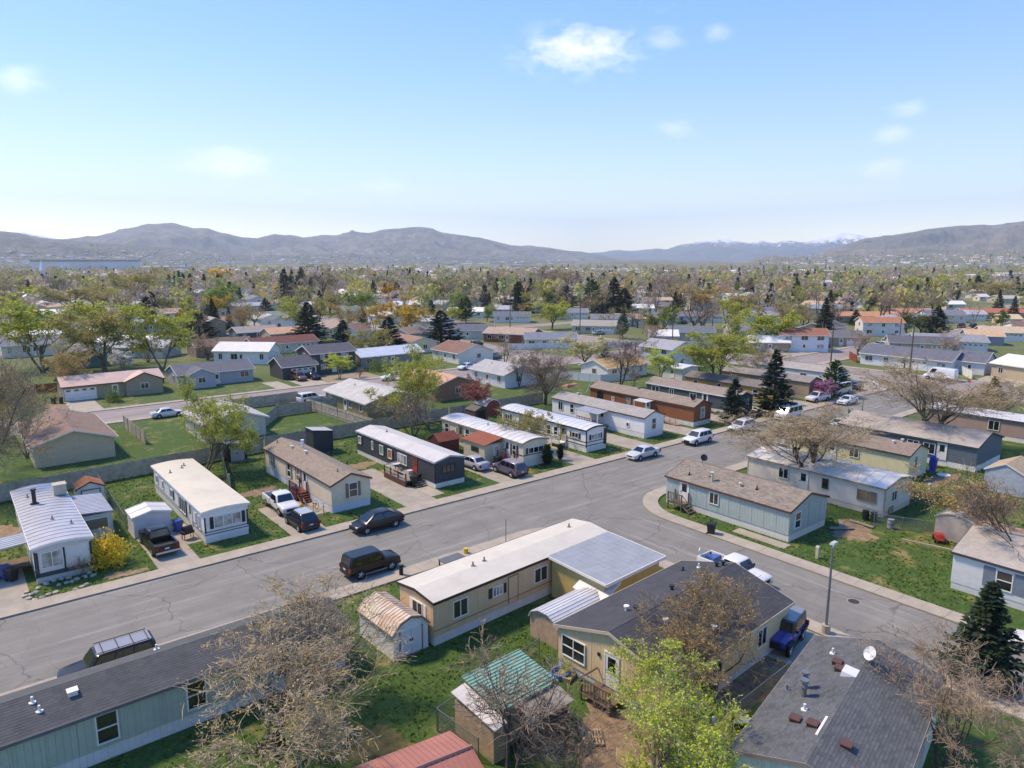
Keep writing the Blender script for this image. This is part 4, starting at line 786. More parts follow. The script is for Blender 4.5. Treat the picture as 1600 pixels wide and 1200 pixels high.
window(h, 3.0, 9, 'xm', -3.3, 1.35, 2.0, 1.0, 'slide', None, None, 'tan') if False else None
p = MB().box(-1.56, -4.2, .9, -1.5, -2.3, 1.95).build('window', WHITE, h); MB().box(-1.585, -4.1, .98, -1.55, -2.4, 1.87).build('pane', PANEM['tan'], p)
a = awning(h, -6.2, 1.9, -3.6, 6.2, 2.55, metalroof('aeb6bd', 0, .4), posts=[(-6.0, 6.0), (-3.8, 6.0), (-6.0, 4.0), (-3.8, 4.0)], post=mat('slate_teal', '2e4650', .6, .1), slope=.25, name='carport_roof')
pd = MB().box(-5.6, 1.95, .5, -3.5, 4.4, .6); pd.build('porch', DARKWOOD, h)
# shed with the orange roof behind N1
def shed(name, label, x, y, rot, L, Wd, eave, rise, prof, wall, roofm, trim=None, dface='xm', dm=None, seams=0, dw=1.4, cat='shed', base=True, group=None):
    root = thing(name, label, cat, (x, y, 0), math.radians(rot), group); P = profile(prof, Wd, eave, rise)
    MB().prism([(-Wd / 2, .06), (Wd / 2, .06)] + P[::-1], -L / 2, L / 2, 'x').build('wall', wall, root); roofparts(root, L, Wd, P, roofm, trim, .1, .08, .05, seams)
    if dm:
        for s in (-1, 1):
            d = MB(); fbox(d, dface, L, Wd, min(0, s * dw / 2) + .01, max(0, s * dw / 2) - .01, .12, min(1.85, eave - .05), 0, .04); do = d.build('door', dm, root); k = MB(); fbox(k, dface, L, Wd, s * .08 - .03, s * .08 + .03, .95, 1.1, .04, .08); k.build('handle', DARKM, do)
        for s in (-1, 1): f = MB(); fbox(f, dface, L, Wd, s * dw / 2 - .04, s * dw / 2 + .04, .1, min(1.95, eave), 0, .06); f.build('door_jamb', trim or DARKM, root)
    if base: MB().box(-L / 2 - .05, -Wd / 2 - .05, 0, L / 2 + .05, Wd / 2 + .05, .06).build('base', CONC2, root)
    return root
hh = shed('garden_shed', 'small white shed with orange roof behind the metal-roofed home', 9.6, 78.2, 90, 2.4, 2.3, 2.1, .55, 'gable', siding('d5d2cc', 'h', .3), shingle('a5623f', 'b9774f'), mat('navy_trim', '2c3a48'))
window(hh, 2.4, 2.3, 'xm', 0, 1.4, 1.5, .9, 'none', mat('navy_trim', '2c3a48'), None, WHITE)
# N2
L = 17.6; h = home('mobile_home', 'plain white mobile home with flat cream roof beside the black pickup', 17.4, Yc(L), 90, L, 3.7, 2.8, .13, 'bow', siding('e6e6e6', 'h', .28), mat('cream_roof', 'cec7b6', .8, .05, .5, stain=.2), siding('dcdcda', 'h', .3), .5, trim=WHITE,
     wins=[('xm', -.1, 1.75, 2.2, .95, 'triple', mat('black_shutter', '2b2c31'), 'c'), ('yp', -7.6, 1.6, .3, 1.1, 'none'), ('yp', -6.6, 1.6, .3, 1.1, 'none'), ('yp', -2.2, 1.65, 1.9, 1.3, 'triple', mat('black_shutter', '2b2c31')), ('yp', 1.6, 1.75, .8, .75, 'slide', BLACKT), ('yp', 5.0, 1.75, .4, .75, 'none'), ('yp', 7.4, 1.75, .8, .75, 'slide')], doors=[('yp', -4.8, .6, .85, 1.95)], vents=[(5.4, -.1, 'pipe'), (4.6, 1.2, 'pipe'), (6.2, -.5, 'pipe')], belt=(mat('dark_line', '77797d'), (.98, .75)))
for q in (1.72, -1.84): b = MB(); fbox(b, 'xm', L, 3.7, q, q + .12, .9, 2.3, 0, .04); b.build('corner_shutter', mat('black_shutter', '2b2c31'), h)
MB().prism([(-1.86, 2.55), (1.86, 2.55)] + [(q, z + .03) for q, z in profile('bow', 3.72, 2.83, .12)[::-1]], -L / 2 - .06, -L / 2 - .005, 'x').build('end_fascia', WHITE, h)
shed('storage_shed', 'low white metal shed beside the blue bin and black pickup', 12.6, 67.0, 90, 2.6, 3.0, 1.9, .35, 'gable', mat('white_metal', 'd3d2cf', .5, .07, 2, stain=.2), metalroof('d8d7d3', 0, .5), WHITE, seams=1.2)
s = shed('storage_cabinet', 'dark outdoor cabinet with pale double doors against the wooden fence', 26.0, 85.0, 90, 1.3, 2.3, 2.2, .12, 'shed', mat('dark_resin', '2a262c', .6, .1), mat('grey_resin', '8f8d90', .6, .08), None, 'xm', mat('pale_resin', 'a9a6a8', .6, .05), dw=1.7)
# N3
L = 17.5; h = home('mobile_home', 'beige mobile home with brown shingle roof and dark red steps', 29.2, Yc(L), 90, L, 4.1, 2.75, .85, 'gable', siding('dccdb4', 'v', .3), shingle('7f7265', '988a7c', .55), siding('cdd3dc', 'v', .3), .72, trim=BROWNT, ovs=.15,
     wins=[('xm', -.2, 1.95, .8, 1.35, 'hung', mat('brown_shutter', '8a6f58')), ('yp', 6.6, 1.85, .8, 1.4, 'hung', mat('brown_shutter', '8a6f58'), 'c'), ('yp', 1.6, 1.85, .8, 1.4, 'hung', mat('brown_shutter', '8a6f58')), ('yp', -.9, 1.95, .75, 1.2, 'hung', mat('brown_shutter', '8a6f58'), 'tan')], doors=[('yp', -2.6, .75, .95, 1.95)], vents=[(4.3, .6, 'cap', WHITE), (3.2, -.2, 'flue', WHITE), (1.0, .4, 'cap', WHITE), (8, .8, 'pipe'), (-7, .5, 'pipe')])
steps(h, L, 4.1, 'yp', -2.3, .78, 1.9, 1.2, 4, .3, -1, REDWOOD)
pb = MB().box(-3.3, 2.1, .1, -1.4, 3.25, .68); pb.build('porch_panel', REDWOOD, h)
s = shed('garden_shed', 'tall charcoal shed with pale sloping roof between the beige and charcoal homes', 35.6, 82.4, 90, 2.3, 2.6, 2.7, .4, 'shed', siding('33363c', 'v', .25), mat('pale_roof', 'a9adb4', .8, .06), mat('dark_edge', '2a2c31'))
# N4
L = 17.9; h = home('mobile_home', 'charcoal mobile home with white roof and red door', 40.75, Yc(L), 90, L, 3.8, 2.85, .42, 'gable', siding('3a4048', 'h', .22), mat('white_roof', 'c2c1c0', .7, .06, .5, stain=.3), siding('d7d5d0', 'v', .3), .55, ovs=.1, ove=.06, trim=mat('grey_fascia', 'a5a9ae'), seams=0,
     wins=[('xm', .2, 1.95, 1.5, .75, 'triple', None, None, BLACKT), ('yp', 8.1, 1.9, .7, .8, 'none', BLACKT, 'c'), ('yp', 4.8, 1.9, .28, .95, 'none', None, 'c'), ('yp', 2.6, 1.8, .8, 1.0, 'none', BLACKT, 'green'), ('yp', .6, 1.75, .8, 1.0, 'none', BLACKT, 'orange'), ('yp', -2.2, 1.75, 1.9, 1.05, 'triple', None, 'c')], doors=[('yp', -4.9, .7, .9, 2.0, mat('red_door', 'a23322', .5, .08), mat('red_door', 'a23322', .5, .08))], vents=[(4.5, .1, 'pipe')])
b = MB(); b.box(-L / 2 - .05, 1.84, .6, -L / 2 + .1, 1.97, 2.7); b.build('downpipe', BLACKT, h)
dk = MB().box(-6.6, 1.95, .55, -1.8, 4.1, .65).build('deck', DARKWOOD, h)
for i in range(9): MB().box(-6.55 + i * .53, 1.96, .652, -6.55 + i * .53 + .5, 4.08, .68).build('plank', mat('grey_planks', '8c857b', .85, .2, 4), dk)
for px in (-6.5, -4.9, -3.3, -1.9):
    MB().box(px - .06, 3.98, 0, px + .06, 4.1, 1.5).build('post', mat('brown_red_wood', '5b3a30', .8, .15), dk)
r = MB(); r.box(-6.5, 4.0, 1.4, -1.9, 4.07, 1.5); r.box(-6.5, 4.02, 1.05, -1.9, 4.06, 1.12); r.box(-1.9, 2.0, 1.4, -1.83, 4.05, 1.5); r.build('railing', mat('pale_rail', 'b3aba0', .8, .1), dk)
MB().box(-6.5, 4.08, .05, -1.9, 4.13, .6).build('lattice', mat('brown_red_wood', '5b3a30', .8, .15), dk)
for i in range(4): MB().box(-6.62 - .3 * i - .3, 2.0, .55 - .14 * (i + 1) - .05, -6.62 - .3 * i, 3.2, .55 - .14 * (i + 1)).build('step', mat('grey_planks', '8c857b', .85, .2, 4), dk)
# N5
L = 17.0; h = home('mobile_home', 'cream mobile home with white bowed roof and rusty roofed side room', 52.85, Yc(L), 90, L, 3.7, 2.9, .3, 'bow', siding('dbcfb4', 'v', .3), metalroof('d9d8d6', .12, .5, .15), siding('d8d3c8', 'h', .25), .6, trim=mat('rust_edge', '9a8368'), seams=1.1,
     wins=[('xm', -.1, 1.9, 2.3, .62, 'triple', mat('brown_shutter2', '43302c')), ('yp', 7.3, 1.85, .8, 1.1, 'hung'), ('yp', 4.9, 1.95, .3, .8, 'none'), ('yp', 2.6, 1.85, .8, 1.3, 'hung'), ('yp', .6, 1.8, .8, .9, 'hung'), ('yp', -6.9, 1.8, .6, 1.2, 'hung', mat('brown_shutter2', '43302c'))], doors=[('yp', 4.1, .7, .8, 1.9, mat('tan_door', '9c8a68', .6, .1), mat('tan_door', '9c8a68', .6, .1)), ('yp', -5.6, .7, .9, 2.0)], vents=[(.3, .3, 'pipe')], belt=(mat('brown_band', '4a302a'), (1.42,)))
MB().box(-L / 2 - .035, -1.86, .62, -L / 2 - .003, 1.86, 1.36).build('trim_panel', siding('d8d3c8', 'h', .25), h)
sr = MB().box(-4.7, 1.86, 0, -.4, 4.6, 2.35).build('side_room', siding('c9bda2', 'v', .3), h)
MB().hexa([(-4.9, 1.86, 2.9), (-.2, 1.86, 2.9), (-.2, 4.8, 2.3), (-4.9, 4.8, 2.3), (-4.9, 1.86, 3.0), (-.2, 1.86, 3.0), (-.2, 4.8, 2.4), (-4.9, 4.8, 2.4)]).build('side_room_roof', shingle('8a4a36', '9d5b44'), h)
q = MB().box(-3.5, 4.6, 1.25, -2.0, 4.66, 1.85).build('window', BROWNT, h); MB().box(-3.42, 4.62, 1.31, -2.75, 4.68, 1.79).build('pane', GLASS, q); MB().box(-2.7, 4.62, 1.31, -2.06, 4.68, 1.79).build('pane', GLASS, q)
q = MB().box(-4.75, 2.4, .5, -4.7, 3.3, 2.1).build('door', WHITE, h); MB().box(-4.77, 2.55, 1.0, -4.74, 3.15, 1.95).build('pane', GLASS_C, q)
steps(h, L, 3.7, 'yp', -6.2, .72, 1.8, 1.3, 4, .3, -1, mat('red_brown_wood', '6b342b', .7, .15), name='front_steps')
shed('garden_shed', 'rust roofed dark red shed between the charcoal and cream homes', 47.8, 72.5, 0, 3.0, 2.4, 1.7, .8, 'gable', mat('dark_red_wood', '5a2a26', .8, .15), metalroof('8f4632', .3, .7), None)
# N6
BT = mat('black_band', '23252b', .5, .06); L = 17.2; h = home('mobile_home', 'white mobile home with black trim and ribbed bowed roof', 63.15, Yc(L), 90, L, 3.6, 2.85, .3, 'bow', siding('e6e6e5', 'v', .3), metalroof('d9dadb', 0, .45, .3), siding('e0e0de', 'v', .3), .6, trim=BT, seams=.95, corner=BT,
     wins=[('xm', .15, 1.85, 1.5, .6, 'triple', BT, 'c'), ('yp', 7.2, 1.9, 1.0, .7, 'slide', BT), ('yp', 4.4, 1.9, .4, .9, 'none'), ('yp', -1.6, 1.7, .7, 1.2, 'hung'), ('yp', -3.0, 1.7, .7, 1.2, 'hung'), ('yp', -6.6, 1.9, 1.1, .6, 'slide', BT)], doors=[('yp', -4.4, .65, .9, 2.0, mat('tan_screen', '9a937f', .6, .1), BT)], belt=(BT, (.85, 1.3)))
MB().box(-L / 2 - .04, -1.82, .62, -L / 2 - .003, -1.3, 2.7).build('trim_panel', BT, h)
steps(h, L, 3.6, 'yp', -4.2, .68, 1.6, 1.2, 3, .3, 1, WHITE, name='front_steps')
def gambrel(*a, **k): return shed(*a, **k)
shed('barn_shed', 'red barn shaped shed with white roof behind the white home with black trim', 65.2, 86.5, 90, 3.2, 2.6, 1.8, .8, 'gambrel', mat('barn_red', '9a3f36', .7, .1), mat('white_metal', 'd3d2cf', .5, .07, 2, stain=.2), WHITE)
shed('old_shed', 'weathered dark shed beside the wooden fence behind the cream home', 61.0, 83.5, 90, 2.4, 2.4, 1.9, .5, 'gable', mat('old_boards', '5a4a44', .9, .2, 3), shingle('5c554e'), None, dm=mat('doorway_shade', '2b1614', .9))  # solid door leaves coloured dark as the shade inside an open doorway
# N7
L = 18.5; h = home('mobile_home', 'white mobile home with mottled grey shingle roof and metal porch awning', 74.4, Yc(L), 90, L, 4.0, 2.85, .75, 'gable', siding('e5e5e6', 'v', .3), shingle('8f8d8a', 'a8a6a1', .5), siding('dcdcdc', 'v', .3), .7, trim=BROWNT,
     wins=[('xm', .1, 1.85, .75, 1.4, 'hung'), ('yp', 7.3, 1.9, .9, 1.2, 'slide'), ('yp', 4.8, 1.9, .7, 1.2, 'hung'), ('yp', -6.3, 1.45, .4, .5, 'none')], doors=[('yp', -1.4, .7, .9, 2.0)], vents=[(5.5, .2, 'cap', WHITE)])
awning(h, -2.8, 2.0, 1.8, 4.3, 2.75, GALV, posts=[(-2.6, 4.2), (1.6, 4.2)], slope=.2); MB().box(-2.7, 2.0, .62, 1.7, 4.2, .72).build('porch', DARKWOOD, h)
w = MB()
for i in range(9): w.box(-2.6 + i * .52, 4.12, .72, -2.6 + i * .52 + .06, 4.18, 1.6)
w.box(-2.65, 4.1, 1.6, 1.7, 4.2, 1.68); w.build('railing', mat('brown_red_wood', '5b3a30', .8, .15), h)
for i in range(7): MB().box(1.75 + i * .32, 2.2, .62 - .085 * (i + 1), 1.75 + (i + 1) * .32, 4.1, .68 - .085 * (i + 1)).build('step', mat('grey_planks', '8c857b', .85, .2, 4), h)
# N8
L = 21; h = home('mobile_home', 'long rust brown mobile home with small awning and wheelchair ramp', 85.3, Yc(L), 90, L, 4.1, 2.9, .8, 'gable', siding('8f5638', 'v', .3), shingle('83766c', '9b8d80', .45), mat('pale_skirt', 'd5d3ce', .8, .1, 2, stain=.3), .7, trim=BROWNT,
     wins=[('xm', .0, 1.9, .8, 1.5, 'hung', None, 'c'), ('yp', 8.2, 1.8, 1.1, 1.3, 'slide', None, None, DARKM), ('yp', 2.0, 1.75, .9, 1.5, 'hung', None, 'c', mat('tan_frame', '9b8668')), ('yp', 5.3, 1.75, .5, .5, 'none', None, 'c')], doors=[('yp', -1.9, .7, .9, 2.0)], vents=[(1.5, .3, 'cap')])
awning(h, -3.2, 2.05, -.6, 3.9, 2.75, mat('white_metal', 'd3d2cf', .5, .07, 2, stain=.2), posts=[(-3.1, 3.8), (-.7, 3.8)]); dish(h, -9.2, .9, 3.3); MB().box(-3.2, 2.1, .6, -.6, 3.8, .7).build('porch', DARKWOOD, h)
w = MB(); w.hexa([(-3.2, 2.4, .58), (-3.2, 3.6, .58), (-8.6, 3.6, .02), (-8.6, 2.4, .02), (-3.2, 2.4, .7), (-3.2, 3.6, .7), (-8.6, 3.6, .12), (-8.6, 2.4, .12)]); rp = w.build('ramp', mat('tan_planks', 'a08c76', .85, .15, 4), h)
w = MB(); w.tube([(-3.2, 3.6, 1.55), (-8.6, 3.6, .95)], .05, 4); w.tube([(-3.2, 3.6, 1.1), (-8.6, 3.6, .5)], .04, 4)
for i in range(6): w.box(-3.25 - i * 1.06, 3.57, .02, -3.17 - i * 1.06, 3.65, 1.55 - i * .12)
w.build('railing', mat('tan_planks', 'a08c76', .85, .15, 4), rp)
# N9..N12
L = 18; h = home('mobile_home', 'dark teal mobile home with white door and white framed windows', 96.2, Yc(L), 90, L, 4.2, 2.9, .8, 'gable', siding('43565c', 'h', .22), shingle('857a72', '9a8e84', .4), mat('white_skirt', 'dcdcd8', .7, .08), .65, trim=WHITE,
     wins=[('yp', 7.0, 1.95, 1.5, 1.1, 'slide'), ('yp', 3.6, 1.95, .8, 1.1, 'slide'), ('yp', -.8, 1.85, 1.2, 1.1, 'slide'), ('xm', -.3, 1.85, 1.2, 1.3, 'hung', None, 'c')], doors=[('yp', -3.1, .7, 1.0, 2.1)])
steps(h, L, 4.2, 'yp', -3.1, .7, 1.6, 1.3, 4, .28, -1); MB().box(-L / 2 - 2.2, -1.9, .0, -L / 2 - .02, 1.2, .55).build('porch', mat('brown_panel', '7a6250', .8, .12), h)
L = 18; h = home('mobile_home', 'gold coloured mobile home with grey roof behind the tall spruce', 106.8, Yc(L), 90, L, 4.2, 2.9, .8, 'gable', siding('b58f55', 'v', .3), shingle('6c6a69', '807d7a', .4), mat('white_skirt', 'dcdcd8', .7, .08), .65, trim=BROWNT,
     wins=[('yp', 6.6, 1.9, .9, 1.2, 'hung'), ('yp', 1.6, 1.9, .7, 1.2, 'hung'), ('yp', -5.5, 1.9, .9, 1.3, 'hung'), ('xm', .2, 1.9, 1.0, 1.2, 'hung')], doors=[('yp', -2, .7)])
L = 18; h = home('mobile_home', 'pinkish beige mobile home behind the pink redbud', 117.8, Yc(L), 90, L, 4.2, 2.9, .75, 'gable', siding('a8917c', 'v', .3), shingle('7f7a78', '93908d', .4), mat('beige_skirt', 'b5a593', .7, .08), .65, trim=BROWNT, wins=[('yp', 6, 1.9, .9, 1.0, 'slide'), ('yp', 0, 1.9, .9, 1.0, 'slide'), ('xm', .2, 1.9, 1.2, 1.0, 'slide')], doors=[('yp', -3, .7)])
MB().box(-L / 2 - 1.6, -1.6, 0, -L / 2 - .02, 1.0, .5).build('porch', WHITE, h)
L = 17; h = home('mobile_home', 'white corner home with blue trim by the white rail fence', 131.5, Yc(L) + 2, 90, L, 4.5, 2.8, .9, 'gable', siding('dfe1e2', 'v', .3), shingle('9a9490', 'ada7a2', .4), None, 0, trim=mat('blue_trim', '4c6784'), wins=[('yp', 5, 1.7, 1.0, 1.0, 'slide'), ('yp', -2, 1.7, 1.2, 1.0, 'slide'), ('xm', 1, 1.7, 1.0, 1.0, 'slide')], doors=[('xm', -.8, .2, .9, 2.0, mat('red_door', 'a23322', .5, .08))])
# --- south side of the street, right of the cross street
L, Wd = 13.2, 6.3; h = home('mobile_home', 'pale teal double-wide home with brown mottled roof at the street corner', 57.7, 29.45 + L / 2, 90, L, Wd, 2.75, 1.0, 'gable', siding('a3b3af', 'v', .3), shingle('6c635b', '92877b', .8), siding('d6d3cb', 'v', .3), .62, trim=BROWNT, panel=1.22,
     wins=[('xm', 1.9, 1.75, .85, 1.35, 'hung', None, None), ('yp', 1.0, 1.9, .9, 1.0, 'slide')], doors=[('yp', 4.4, .68, .95, 2.0)], vents=[(4.6, 2.2, 'pipe', DARKM), (2.6, 1.6, 'pipe', DARKM), (2.0, 2.2, 'flue', mat('cream_metal', 'c9c2ae', .5, .05)), (-.8, 1.8, 'cap', mat('cream_metal', 'c9c2ae', .5, .05)), (-2.4, 1.6, 'pipe', DARKM)])
MB().box(-L / 2 - .04, -.02, .64, -L / 2 - .01, .14, 3.2).build('trim_board', mat('teal_board', '8ea29f', .6, .05), h); steps(h, L, Wd, 'yp', 4.6, .72, 1.7, 1.2, 3, .3, -1); dish(h, 5.4, -.9, 3.5)
L, Wd = 14.5, 5.9; h = home('mobile_home', 'long pinkish white home with white roof under the big bare elm', 69.9, 26.95 + L / 2, 90, L, Wd, 2.8, .5, 'gable', siding('e0d5ca', 'v', .3), metalroof('dad9d6', 0, .5, .2), siding('d2c6b8', 'v', .3), .55, trim=mat('tan_fascia', '9c8c78'), seams=1.2, corner=mat('stone_corner', 'b0a596', .8, .2, 4),
     wins=[('xm', 1.0, 1.75, 1.0, .9, 'slide', None, None), ('xm', -2.1, 2.0, .45, .8, 'none'), ('xm', -2.7, 2.0, .4, .8, 'none'), ('yp', -5.6, 1.7, 1.7, .95, 'slide', None, 'tan', mat('tan_fascia', '9c8c78')), ('yp', -1.5, 1.9, .5, .9, 'none', None, None, BROWNT), ('yp', 3, 1.9, 1.0, 1.0, 'slide')], doors=[('yp', .8, .6)])
MB().box(-L / 2 - .05, .9, .1, -L / 2 - .02, 1.9, .8).build('access_hatch', mat('tan_fascia', '9c8c78'), h)
L, Wd = 14, 4.9; h = home('mobile_home', 'pale yellow home with brown roof beside the upright blue slide', 83.1, 30.3 + L / 2, 90, L, Wd, 2.8, .85, 'gable', siding('d8d1ae', 'v', .3), shingle('7c6d63', '95857a', .5), siding('d5d5d2', 'v', .3), .7, trim=mat('dark_edge', '3c3a38'), wins=[('xm', .8, 1.8, .6, 1.4, 'hung', None, None), ('yp', -1, 1.9, 1.0, 1.0, 'slide'), ('yp', 4, 1.9, 1.0, 1.0, 'slide')], doors=[('yp', 1.6, .7)], vents=[(-4.5, .8, 'cap', WHITE), (-5.2, .2, 'cap', WHITE)])
L, Wd = 16, 8.2; h = home('mobile_home', 'blue grey double-wide home with pale roof behind the widest elm', 94.0, 26.75 + L / 2, 90, L, Wd, 2.85, 1.15, 'gable', siding('5d6b75', 'v', .3), shingle('9c9690', 'b3aca6', .4), mat('white_skirt', 'dcdcd8', .7, .08), .7, trim=mat('dark_slate', '39424a'), wins=[('yp', 5.2, 1.9, 1.9, 1.0, 'slide', None, 'c'), ('yp', -1.2, 1.8, 1.2, 1.2, 'grid'), ('yp', -3.0, 1.8, 1.2, 1.2, 'slide'), ('yp', 6.9, 1.9, .9, 1.0, 'hung', None, 'c')], doors=[('yp', -4.4, .7)])
L, Wd = 14, 5.2; h = home('mobile_home', 'dusty pink home with white roof at the right beyond the blue grey home', 112, 25.2 + L / 2, 90, L, Wd, 2.8, .5, 'gable', siding('a98f88', 'v', .3), metalroof('d3d3d2', 0, .5, .2), mat('white_skirt', 'dcdcd8', .7, .08), .6, trim=mat('dark_slate', '39424a'), wins=[('yp', -1.2, 1.8, 1.2, 1.2, 'slide'), ('xm', 0, 1.8, 1.2, 1.2, 'slide')])
# R5 white home with grey shutters at the right edge: long side faces us
SHG = mat('slate_shutter', '74808e', .6, .08); L, Wd = 15.0, 7.6
h = home('mobile_home', 'white home with slate blue shutters under the leaning bare tree', 59.8, 17.3 - L / 2 + .1, 90, L, Wd, 2.8, 1.0, 'gable', siding('e2e2e2', 'h', .22), shingle('a09890', 'b3aba2', .4), siding('d8d8d8', 'h', .3), .5, trim=mat('dark_slate', '39424a'), panel=0,
     wins=[('yp', 4.2, 1.75, .9, 1.3, 'hung', None, None), ('yp', .3, 1.75, .9, 1.3, 'hung', None, None), ('xp', 0, 1.8, 1.2, 1.0, 'slide')])
for t0 in (4.2, .3):
    for sx in (-1, 1):
        b = MB(); fbox(b, 'yp', L, Wd, t0 + sx * .95 - .36, t0 + sx * .95 + .36, 1.0, 2.5, 0, .04); b.build('shutter', SHG, h)
shed('metal_shed', 'white curved metal shed beside the red garden machine', 67.0, 20.6, 0, 2.6, 3.0, 1.9, .5, 'bow', metalroof('bdb6ae', .1, .6), metalroof('c6c2bc', .05, .5), None, seams=.7)
shed('rusty_shed', 'rounded shed with rusty roof behind the white home with slate shutters', 65.8, 17.0, 90, 3.6, 2.6, 1.9, .6, 'bow', metalroof('aba196', .25, .6), metalroof('b3a08c', .85, .7), None, seams=.6)
shed('pale_shed', 'blue white shed with tan roof at the right edge beyond the lawn', 86.0, 22.2, 0, 4.6, 3.6, 2.3, .9, 'gable', mat('pale_blue_boards', 'a9b2bf', .8, .12, 2, stain=.2), shingle('a99278', 'bfa78b'), WHITE)
# --- foreground
TANS = siding('d6b692', 'v', .3); L, Wd = 16.8, 3.7
h = home('mobile_home', 'long tan mobile home with cream flat roof and white skirting', 21.75 + L / 2, 35.2 + Wd / 2, 3.5, L, Wd, 2.95, .22, 'gable', TANS, mat('cream_roof2', 'cac5b9', .8, .05, .4, stain=.25), mat('white_skirt2', 'd3d3d0', .8, .08, 1.5, stain=.2), .6, trim=mat('dark_brown_edge', '3a2d26'), panel=1.22,
     wins=[('xm', -.2, 1.95, 1.0, .95, 'slide', WHITE, None), ('ym', -6.3, 1.9, 1.1, 1.1, 'slide'), ('ym', -3.1, 2.0, .8, .6, 'triple', BLACKT, 'c'), ('ym', 1.0, 1.9, 1.2, 1.0, 'slide'), ('ym', 4.4, 1.95, 1.5, .95, 'slide', BLACKT)], vents=[(-3.6, .1, 'pipe', mat('tar', '8a8478')), (-2.5, .2, 'pipe'), (6.6, .6, 'pipe', mat('tar', '8a8478'))])
b = MB(); fbox(b, 'ym', L, Wd, -2.1, -1.25, .75, 2.6, .0, .045); do = b.build('door', TANS, h); b = MB()
for q in ((-2.15, -2.1, .75, 2.65), (-1.25, -1.2, .75, 2.65), (-2.1, -1.25, 2.6, 2.65)): fbox(b, 'ym', L, Wd, *q, 0, .06)
b.build('frame', mat('dark_tan', '7a5f42'), do)
b = MB(); fbox(b, 'ym', L, Wd, -L / 2, L / 2, 1.0, 1.05, .022, .05); b.build('trim_band', mat('dark_tan2', '94724f'), h)
# metal roofed addition
ad = thing('mobile_home_addition', 'mustard coloured addition with grey metal roof joined to the tan home', 'building', (35.4, 32.9, 0), math.radians(4)); L, Wd = 6.6, 5.2
MB().box(-3.1, -2.5, 0, 3.1, 2.35, 2.75).build('wall', siding('bda86e', 'v', .25), ad); AM = metalroof('a3a6a8', 0, .38, .45)
rb = MB().hexa([(-3.35, -2.8, 2.72), (3.35, -2.8, 2.72), (3.35, 2.55, 3.02), (-3.35, 2.55, 3.02), (-3.35, -2.8, 2.8), (3.35, -2.8, 2.8), (3.35, 2.55, 3.1), (-3.35, 2.55, 3.1)]).build('roof', AM, ad)
me = MB().hexa([(-.02, -2.8, 2.8), (.02, -2.8, 2.8), (.02, 2.55, 3.1), (-.02, 2.55, 3.1), (-.015, -2.8, 2.825), (.015, -2.8, 2.825), (.015, 2.55, 3.125), (-.015, 2.55, 3.125)]).mesh('rib', AM)
for i in range(12): link('rib', me, rb, (-3.3 + i * .6, 0, 0))
for x, y0, y1 in ((-3.4, -2.85, 2.6), (3.35, -2.85, 2.6)): MB().hexa([(x, y0, 2.66), (x + .06, y0, 2.66), (x + .06, y1, 2.96), (x, y1, 2.96), (x, y0, 2.84), (x + .06, y0, 2.84), (x + .06, y1, 3.14), (x, y1, 3.14)]).build('roof_trim', WHITE, rb)
MB().box(-3.35, -2.9, 2.6, 3.35, -2.84, 2.83).build('roof_trim', WHITE, rb)
# barrel shed of white sheet metal
qs = thing('barrel_shed', 'low beige shed with curved white sheet metal roof beside the mustard addition', 'shed', (29.9, 30.9, 0), math.radians(4)); PR = [(-1.25, 1.35), (-1.05, 1.75), (-.4, 2.05), (.4, 2.05), (1.05, 1.75), (1.25, 1.35)]
MB().prism([(-1.2, 0), (1.2, 0)] + [(p * .97, q - .02) for p, q in PR[::-1]], -2.35, 2.6, 'x').build('wall', mat('peeling_beige', 'b59a84', .85, .15, 3, stain=.4), qs)
WM = metalroof('d6d6d4', .03, .45, .2); rb = MB().prism(PR + [(p * 1.02, q + .04) for p, q in PR[::-1]], -2.5, 2.6, 'x').build('roof', WM, qs)
for i in range(5):
    (p0, q0), (p1, q1) = PR[i], PR[i + 1]
    for k in range(3 if i in (1, 2, 3) else 1):
        f = (k + .5) / 3 if i in (1, 2, 3) else .5; p, q = p0 + (p1 - p0) * f, q0 + (q1 - q0) * f; MB().box(-2.5, p - .02, q + .03, 2.6, p + .02, q + .075).build('rib', WM, rb)
MB().hexa([(1.7, -1.4, 1.6), (3.6, -1.4, 2.5), (3.6, 1.2, 2.72), (1.7, 1.2, 1.9), (1.7, -1.4, 1.68), (3.6, -1.4, 2.58), (3.6, 1.2, 2.8), (1.7, 1.2, 1.98)]).build('roof_panel', WM, qs)
# S2 double-wide
L, Wd = 12.8, 7.9
h = home('double_wide_home', 'tan double-wide home with large dark shingle roof and white door', 33.1, 24.65, 3.5, L, Wd, 2.65, 1.15, 'gable', siding('e3c69c', 'v', .2), shingle('3a3c41', '4b4e54', .3), siding('cfd3d8', 'v', .3), .5, trim=siding('cbbba2', 'h', .3), panel=1.22, courses=.29, ovs=.25, ove=.2,
     wins=[('xm', 2.7, 1.65, 1.7, 1.2, 'grid', None, GLASS), ('ym', -2, 1.6, 1.0, 1.1, 'slide'), ('ym', 3, 1.6, 1.0, 1.1, 'slide')], doors=[('xm', -.15, .55, .9, 2.0)], vents=[(-3.4, 1.3, 'cap', WHITE), (-3.3, .7, 'cap', DARKM), (.6, .9, 'cap', DARKM), (-3.0, -1.2, 'cap', WHITE), (-2.7, -1.4, 'pipe', DARKM), (5.2, 1.9, 'pipe', WHITE), (5.6, .8, 'cap', DARKM), (5.9, .5, 'cap', DARKM), (4.4, 2.6, 'pipe', DARKM), (-.8, -3.0, 'cap', WHITE)])
b = MB().box(-L / 2 - 1.5, -1.2, .42, -L / 2 - .05, .9, .5).build('porch', DARKWOOD, h)
